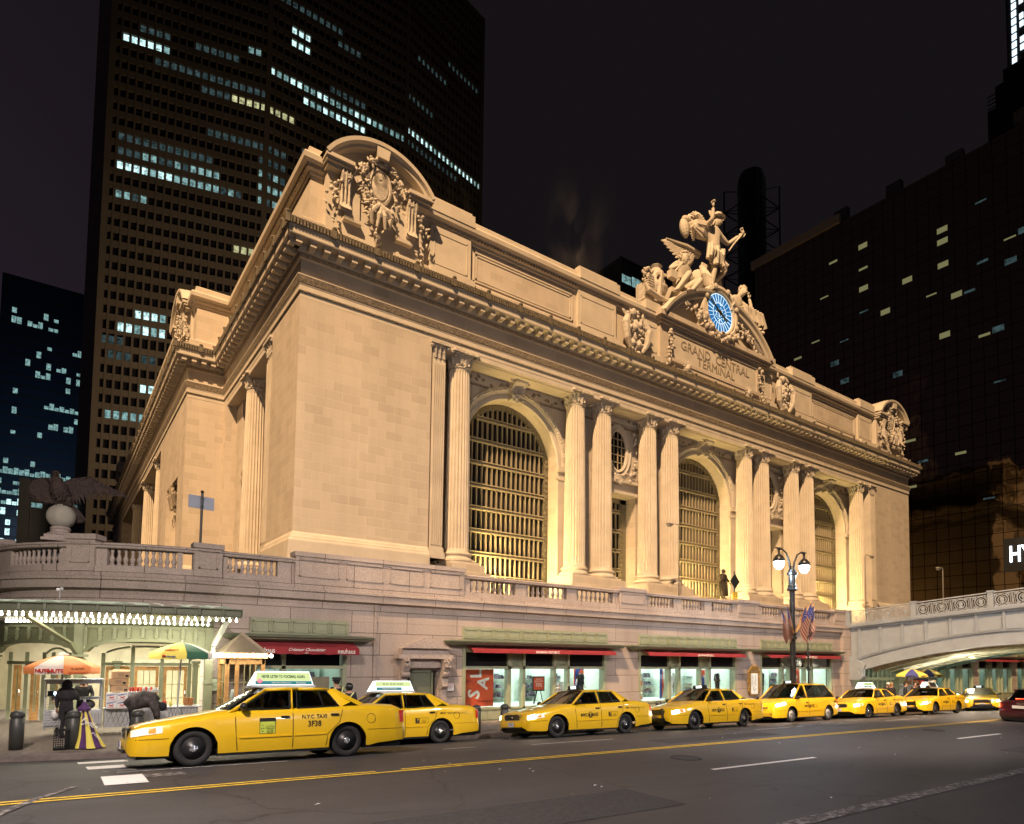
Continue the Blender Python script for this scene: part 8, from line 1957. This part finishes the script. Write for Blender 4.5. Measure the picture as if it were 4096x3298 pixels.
t, J = person('dark-haired woman facing the street from behind the nut cart counter', .80, 22.7, radians(-10), pose, hair='long', scale=.93)
t, J = person('customer in a black hooded coat with back turned, at the nut cart', .38, 21.35, radians(165), dict(le=(-.27, -.1, 1.18), lw=(-.12, -.28, 1.2), hea=(0, -.05, 1.58), top=(0, -.04, 1.68)), hair=True, scale=.90, fat=1.3)
MB().ball((0, .0, 1.58), (.14, .15, .19), 12, 9).ball((0, .03, 1.32), (.28, .2, .24), 12, 8).build('hood', 'cloth', t, True)
bend = dict(pel=(-.1, .1, .86), wai=(.03, .0, .98), che=(.28, -.05, 1.02), nec=(.46, -.08, .95), hea=(.58, -.1, .86), top=(.66, -.1, .80), ls=(.34, -.22, .98), le=(.42, -.3, .72), lw=(.46, -.28, .5), rs=(.36, .12, .98), re=(.5, .1, .72), rw=(.55, .05, .5), lh=(-.14, -.02, .84), lk=(-.12, -.05, .45), la=(-.2, .02, .09), lt=(-.12, -.08, .03), rh=(-.14, .18, .84), rk=(.0, .2, .46), ra=(-.08, .2, .09), rtt=(.02, .12, .03))
t = TI('person', 'vendor in a mottled dark jacket bending over beside the hot dog cart', 'person', 2.02, 20.9, None, 0); b, J = figure('body', bend, 'skin', t, look=(.6, -.2, -.8)); c, J = figure('trousers', bend, 'navy', t, look=(.6, -.2, -.8), fat=1.2)
mb = MB().tube([(-.22, .09, .84), (-.05, .05, 1.0), (.15, -.02, 1.07), (.35, -.06, 1.04), (.46, -.08, .96)], [.2, .24, .25, .23, .14], 14); mb.tube([(.34, -.22, 1.0), (.43, -.31, .72), (.46, -.29, .53)], [.13, .1, .075], 10); mb.build('jacket', 'camo', t, True); MB().ball((.60, -.1, .85), (.12, .12, .13), 10, 7).build('hood', 'navy', t, True)
for x, y, lb, sc_ in ((7.13, 19.3, 'taller police officer in a peaked cap standing behind the foreground taxi', 1.01), (7.32, 18.75, 'shorter police officer in a helmet, in front of the capped officer', .92)):
    t, J = person(lb, x, y, radians(200 if sc_ > 1 else 150), {}, 'navy', hair=True, scale=sc_)
    if sc_ > 1: MB().lathe([(.11, 1.64), (.115, 1.68), (.155, 1.73), (.12, 1.76), (0, 1.77)], n=14).ball((0, -.11, 1.66), (.09, .07, .012), 10, 4).build('peaked_cap', 'navy', t, True)
    else: MB().ball((0, 0, 1.64), (.13, .15, .14), 12, 8).build('helmet', 'black', t, True)
    MB().tube([(-.17, .1, 1.47), (-.06, .17, 1.3), (0, .18, 1.12)], .022, 6).tube([(.17, .1, 1.47), (.06, .17, 1.3), (0, .18, 1.12)], .022, 6).build('reflective_strap', 'vest', t)
for x, y, rz_, lb, hr, bd in ((41.0, 18.6, 80, 'fair-haired woman in a dark coat walking behind the taxi with the pale advert', 'blond', 'cloth'), (41.9, 19.2, -60, 'person in black with a pale hat right behind the fair-haired woman', True, 'cloth'), (43.2, 18.8, 20, 'leftmost dark-clad person of the group by the umbrella carts', True, 'navy'), (44.0, 18.6, -30, 'tallest dark-clad person in the middle of the group by the umbrella carts', True, 'cloth'), (45.2, 18.9, 60, 'dark-clad person at the right of the group, nearest the umbrella cart', True, 'navy'), (5.1, 23.25, 40, 'person in a white top seen through the kiosk window', True, 'white')):
    t, J = person(lb, x, y, radians(rz_), {}, bd, hair=hr, scale=.98 if x > 10 else .85)
    if 'pale hat' in lb: MB().ball((0, 0, 1.68), (.11, .11, .08), 10, 6).build('hat', 'white', t, True)
# drivers
sit = dict(pel=(0, .1, .30), wai=(0, .12, .45), che=(0, .08, .66), nec=(0, .04, .82), hea=(0, .0, .95), top=(0, .01, 1.05), ls=(-.18, .06, .76), le=(-.24, -.12, .56), lw=(-.16, -.38, .62), rs=(.18, .06, .76), re=(.24, -.12, .56), rw=(.16, -.38, .62), lh=(-.09, .05, .3), lk=(-.12, -.38, .34), la=(-.12, -.55, .05), lt=(-.12, -.66, .03), rh=(.09, .05, .3), rk=(.12, -.38, .34), ra=(.12, -.55, .05), rtt=(.12, -.66, .03))
for tx in [q for q in C.objects if q.get('category') == 'taxi'][:4]:
    key = 'foreground taxi 3F38' if '3F38' in tx['label'] else 'taxi with the number 4D18' if 'half hidden' in tx['label'] else 'taxi 3H56' if '3H56' in tx['label'] else 'push-bar taxi next to the yellow minivan'
    p = tx.matrix_basis@Vector((1.72, -.38, .32)); t = thing('person', 'driver in a blue shirt inside the '+key, 'person', p, -pi/2); t.scale = (.93,)*3; M['shirt'] = M.get('shirt') or mat('pale_blue_shirt', (.25, .32, .42), .8)
    figure('body', sit, 'skin', t); c, J = figure('shirt', sit, 'shirt', t, fat=1.2); bm = bmesh.new(); bm.from_mesh(c.data); bmesh.ops.delete(bm, geom=[v for v in bm.verts if v.co.z > .84], context='VERTS'); bm.to_mesh(c.data); bm.free()
    MB().ball((0, .03, .99), (.095, .10, .10), 10, 7).build('hair', 'hair', t, True)

# ------------------------------------------------------------------ shop window displays
def flatthing(name, label, cat, x0, x1, y, z0, z1, m, th=.02):
    o = thing(name, label, cat, ((x0+x1)/2, y, (z0+z1)/2)); w, h_ = (x1-x0)/2, (z1-z0)/2; MB().box(-w, w, -th/2, th/2, -h_, h_).build('panel', m, o); return o, w, h_
o, w, h_ = flatthing('sale_banner', 'tall orange-red SALE banner filling the left window of the first clothing shopfront', 'banner', 14.62, 16.35, 24.5, -2.22, -.56, 'poster')
text('S', .85, 'inkw', o, Matrix.Translation((-.15, -.016, -.28)) @ Matrix.Rotation(radians(-80), 4, 'Y') @ Matrix.Rotation(pi/2, 4, 'X'), ext=.002, bold=.02); text('A', .8, 'inkw', o, Matrix.Translation((.32, -.016, .22)) @ Matrix.Rotation(radians(-80), 4, 'Y') @ Matrix.Rotation(pi/2, 4, 'X'), ext=.002, bold=.02); text('L', .8, 'inkw', o, Matrix.Translation((-.05, -.016, .62)) @ Matrix.Rotation(radians(-90), 4, 'Y') @ Matrix.Rotation(pi/2, 4, 'X'), ext=.002, bold=.02)
text('BANANA REPUBLIC', .09, 'ink', o, facing(.42, -.016, -.6), ext=.002); text('OF THE SEASON', .07, 'ink', o, facing(-.55, -.016, .3), ext=.002)
o = thing('easel_sign', 'red SAVE UP TO 70% sign on a black easel in the middle shop window', 'sign', (19.0, 24.6, -2.22)); MB().box(-.36, .36, -.02, .02, .62, 1.32).build('frame', 'black', o); MB().box(-.30, .30, -.03, -.02, .68, 1.26).build('sign_face', 'poster', o)
for s_, z, sz in (('FINAL DAYS', 1.18, .07), ('SAVE UP TO', 1.08, .10), ('70%', .9, .26)): text(s_, sz, 'inkw', o, facing(0, -.035, z), ext=.002, sx=.9)
MB().bar((-.3, .0, 0), (-.1, 0, .7), .03).bar((.3, 0, 0), (.1, 0, .7), .03).bar((0, .3, 0), (0, .05, .8), .03).build('easel_legs', 'black', o)
def poster(lb, x0, x1, z0, z1, col, shapes):
    o, w, h_ = flatthing('window_poster', lb, 'poster', x0, x1, 24.75, z0, z1, col)
    for k, (m_, pts) in enumerate(shapes): MB().prism([(x*w, z*h_) for x, z in pts], 'y', -.016-.003*k, -.012-.003*k).build('printed_shape', m_, o)
arcs = lambda cx, cz, ra, rb, a0, a1: [(cx+ra*cos(a0+(a1-a0)*i/14), cz+ra*sin(a0+(a1-a0)*i/14)) for i in range(15)]+[(cx+rb*cos(a1+(a0-a1)*i/14), cz+rb*sin(a1+(a0-a1)*i/14)) for i in range(15)]
M['sky'] = mat('pale_blue_ink', (.3, .45, .6), .6)
poster('white poster of scattered blue and red triangles in the first clothing shop window', 20.1, 20.95, -2.2, -1.2, 'inkw', [(('inkb', 'poster', 'sky')[i % 3], [(a, b), (a+.25, b+.05), (a+.1, b+.22)]) for i, (a, b) in enumerate([(-.9+.36*(j % 6), -.9+.36*(j//6)) for j in range(30)])])
poster('red poster with a big blue curve beside the first dark mannequin', 21.35, 22.0, -2.2, -.56, 'poster', [('inkb', arcs(.5, .25, 1.4, .75, 1.0, 5.0))])
poster('poster of large orange and navy patches at the left of the second clothing shop', 25.4, 26.3, -2.2, -.8, 'mint', [('inkb', [(-1, .6), (-.6, .8), (-.2, .3), (-1, .1)]), ('umbo', [(-1, .0), (.2, .7), (.9, .3), (.3, -.3), (-.7, -.2)]), ('inkw', [(-.1, .5), (.5, .8), (.9, .4)]), ('inkb', [(-1, -.2), (-.3, -.25), (-.2, -.7), (-1, -.6)]), ('poster', [(-.8, -1), (.9, -1), (.5, -.6), (-.6, -.75)])])
poster('blue and red striped poster behind the mullions of the second clothing shop', 27.6, 28.1, -2.2, -.56, 'inkw', [('inkb', [(-1, -1), (-.3, -1), (-.1, 1), (-1, 1)]), ('poster', [(-.3, -1), (.4, -.2), (.0, 1), (-.1, 1)])])
poster('blue and orange poster at the fourth bay of the second clothing shop', 31.0, 31.9, -2.2, -.56, 'inkw', [('inkb', [(-1, -.9), (.0, -.9), (.0, .5), (-1, .5)]), ('poster', [(-1, .4), (.1, .55), (.1, .95), (-1, .9)]), ('inkb', [(.3, -1), (.7, -1), (.5, 1), (.2, .6)])])
poster('red hanging SALE strip in the third clothing shop', 40.6, 41.5, -2.2, -.56, 'poster', [('inkw', arcs(.3, 0, .5, .25, 1.4, 4.6))])
poster('red and white candy-striped poster at the left edge of the third clothing shop', 36.15, 36.5, -2.2, -.6, 'inkw', [('poster', [(-1, -1+.5*i), (1, -.8+.5*i), (1, -.55+.5*i), (-1, -.75+.5*i)]) for i in range(4)])
def mann(lb, x, top, m2, suit=False):
    o = thing('mannequin', lb, 'mannequin', (x, 24.7, -2.24)); p = dict(le=(-.27, .0, 1.14), lw=(-.33, -.03, .9)); b, J = figure('body', p, 'white', o); bm = bmesh.new(); bm.from_mesh(b.data); bmesh.ops.delete(bm, geom=[v for v in bm.verts if v.co.z > 1.55], context='VERTS'); bm.to_mesh(b.data); bm.free()
    c, J = figure('clothing', p, top, o, fat=1.22); bm = bmesh.new(); bm.from_mesh(c.data); bmesh.ops.delete(bm, geom=[v for v in bm.verts if v.co.z > 1.5 or ((abs(v.co.x) > .22) and v.co.z < (1.0 if suit else 1.22))], context='VERTS'); bm.to_mesh(c.data); bm.free(); o.scale = (.95,)*3
    if suit: MB().prism([(-.05, 1.45), (.05, 1.45), (0, 1.1)], 'y', -.2, -.18).build('shirt_front', 'inkw', o)
mann('headless white mannequin in a navy top beside the blue-curve poster', 21.75, 'navy', 0); mann('headless mannequin in a dark suit and white shirt, right side of the second clothing shop', 32.6, 'cloth', 0, True); mann('headless mannequin in a black t-shirt, left window of the third clothing shop', 37.1, 'cloth', 0); mann('white-dressed mannequin behind the mullion of the second clothing shop', 28.6, 'white', 0)
o, w, h_ = flatthing('window_poster', 'brown chocolate poster in the window left of the carved doorway', 'poster', 8.0, 8.75, 24.5, -2.0, -.85, 'tan'); text('The memory of the\nCapital and Wonders', .06, 'inkw', o, facing(0, -.016, .1), ext=.001); MB().ball((0, -.02, -.3), (.28, .01, .06), 12, 4).build('printed_shape', 'inkw', o)

# ------------------------------------------------------------------ bronze man and eagle on the terrace
t = thing('bronze_statue', 'dark bronze statue of a man in a long frock coat before the middle arch', 'statue', (CX+.05, 40.3, 6.02)); p = dict(le=(-.25, -.05, 1.16), lw=(-.08, -.22, 1.1), re=(.24, -.08, 1.18), rw=(.34, -.18, .98), che=(0, -.02, 1.3)); k = 1.72
b, J = figure('body', p, 'bronze', t, look=(.6, -1, 0), fat=1.15, lod=2); b.scale = (k,)*3
mb = MB().lathe([(.30, .18), (.29, .4), (.25, .7), (.21, 1.0), (.22, 1.2), (.21, 1.38), (.10, 1.47)], n=18, sy=.78)
for i in range(9): mb.bar((-.02, -.24, .3+.1*i), (-.02, -.235, .32+.1*i), .03)
for s_ in (-1, 1): mb.tube([(s_*.19, 0, 1.4), (s_*.25, -.05, 1.16), (J['lw' if s_ < 0 else 'rw'][0], J['lw' if s_ < 0 else 'rw'][1]+.03, J['lw' if s_ < 0 else 'rw'][2]+.04)], [.09, .075, .06], 8)
for i in range(12): a = 2*pi*i/12; mb.tube([(.22*cos(a), .18*sin(a), 1.0), (.31*cos(a), .24*sin(a), .2)], .03, 5)
sc(mb, k).build('frock_coat', 'bronze', t, True); mb = MB()
for i in range(26): a = random.uniform(0, 2*pi); u_ = random.uniform(0, 1); mb.ball((.085*cos(a)*sqrt(1-u_*.7), .02+.09*sin(a)*sqrt(1-u_*.7), 1.62+.1*u_), .026, 6, 4)
sc(mb, k).build('hair', 'bronze', t); MB().tube([(.62, -.32, 1.62), (.66, -.36, 0)], .02, 6).build('cane', 'bronze', t)
MB().box(-.45, .45, -.4, .4, -.06, .0).box(-.7, .7, -.3, .5, -3.6, -.06).build('plinth', 'limep', t)
t = thing('eagle_statue', 'dark spread-winged eagle statue perched on a pale stone ball above the left balustrade', 'statue', (.05, 26.25, 3.5)); t.scale = (1.04,)*3; mb = MB(); r = .40; mb.ball((0, 0, .95), r, 28, 18); 
M['ballst'] = mat('grey_stone_ball', (.34, .32, .27), .75, noise=.15, nscale=4); mb.build('stone_ball', 'ballst', t, True)
MB().lathe([(.36, .28), (.40, .32), (.36, .38), (.27, .42), (.26, .5), (.29, .54), (.25, .6)], n=24).box(-.42, .42, -.42, .42, .18, .29).box(-.5, .5, -.5, .5, .1, .18).build('pedestal', 'granitep', t); MB().lathe([(.3, -.9), (.3, .1)], n=14).build('drum', 'darkgrey', t)
# body: upright, breast to the street, head slightly left
mb = MB().tube([(.10, .1, 1.45), (.02, .02, 1.62), (-.1, -.08, 1.85), (-.16, -.10, 2.02), (-.19, -.12, 2.14), (-.20, -.14, 2.26)], [.15, .24, .26, .18, .115, .10], 14); mb.ball((-.2, -.17, 2.28), (.105, .12, .10), 12, 8); mb.tube([(-.2, -.27, 2.27), (-.2, -.34, 2.25), (-.2, -.36, 2.18)], [.045, .032, .008], 8)
mb.ball((-.05, 0, 1.5), (.14, .15, .2), 10, 7); mb.ball((.16, -.02, 1.5), (.13, .14, .18), 10, 7); mb.build('body', 'eagle', t, True)
mb = MB(); rnd = random.Random(2)
for i in range(150): a = rnd.uniform(0, 2*pi); u_ = rnd.random(); cz = 1.5+.65*u_; rr = .25-.12*abs(u_-.4); mb.leaf((-.02-.17*u_+rr*cos(a), -.02-.1*u_+rr*sin(a), cz), (.1*cos(a), .1*sin(a), -1), (cos(a), sin(a), .2), .12, .07, -.1, .2)
mb.build('breast_feathers', 'eagle', t)
def wingm(root, elbow, wrist, tip, side):
    mb = MB(); P_ = [Vector(q) for q in (root, elbow, wrist, tip)]; mb.tube(P_, [.09, .085, .06, .02], 8); path = [P_[0].lerp(P_[1], i/6) for i in range(6)]+[P_[1].lerp(P_[2], i/6) for i in range(6)]+[P_[2].lerp(P_[3], i/7) for i in range(8)]; n = len(path)
    for lay, (Lk, w) in enumerate(((1.0, .12), (.62, .11), (.34, .09))):
        for i, p_ in enumerate(path):
            t_ = i/(n-1); L = (.62+.30*sin(pi*min(1, t_*1.05))-.25*t_)*Lk; d = Vector((side*(.05+1.15*t_**1.4), .05, -1+.42*t_*t_)).normalized(); mb.leaf(p_+Vector((0, -.03*lay, 0)), d, (0, -1, .1), L, w, -.12 if lay else .08, .18)
    return mb
wingm((0, .02, 1.98), (.28, .08, 2.18), (.72, .12, 2.36), (1.50, .15, 2.02), 1).build('wing', 'eagle', t); wingm((-.24, .1, 1.98), (-.34, .3, 2.1), (-.42, .5, 2.2), (-.5, .7, 2.26), -1).build('wing', 'eagle', t)
mb = MB()
for i in range(7): mb.leaf((.12+.02*i, .12, 1.42), (.55+.05*i, .12, -1), (0, -1, .2), .72, .13, .08, .2)
mb.build('tail_feathers', 'eagle', t); mb = MB()
for x in (-.22, .14):
    for i in range(4): a = -pi/2+(i-1.5)*.5; mb.tube([(x, -.1, 1.34), (x+.1*cos(a), -.1+.12*sin(a), 1.37), (x+.15*cos(a), -.1+.17*sin(a), 1.27)], [.045, .035, .012], 7)
mb.build('talons', 'eagle', t)
# litter on the road
rnd = random.Random(11); mb = MB()
for i in range(90): x = rnd.uniform(0, 34); y = rnd.uniform(4.5, 17); s_ = rnd.uniform(.01, .035); mb.add([(x-s_, y-s_, gz(x, y)+.012), (x+s_*2, y, gz(x, y)+.014), (x+s_, y+s_, gz(x, y)+.012)], [(0, 1, 2)])
tag(mb.build('road_litter', 'inkw'), kind='stuff')
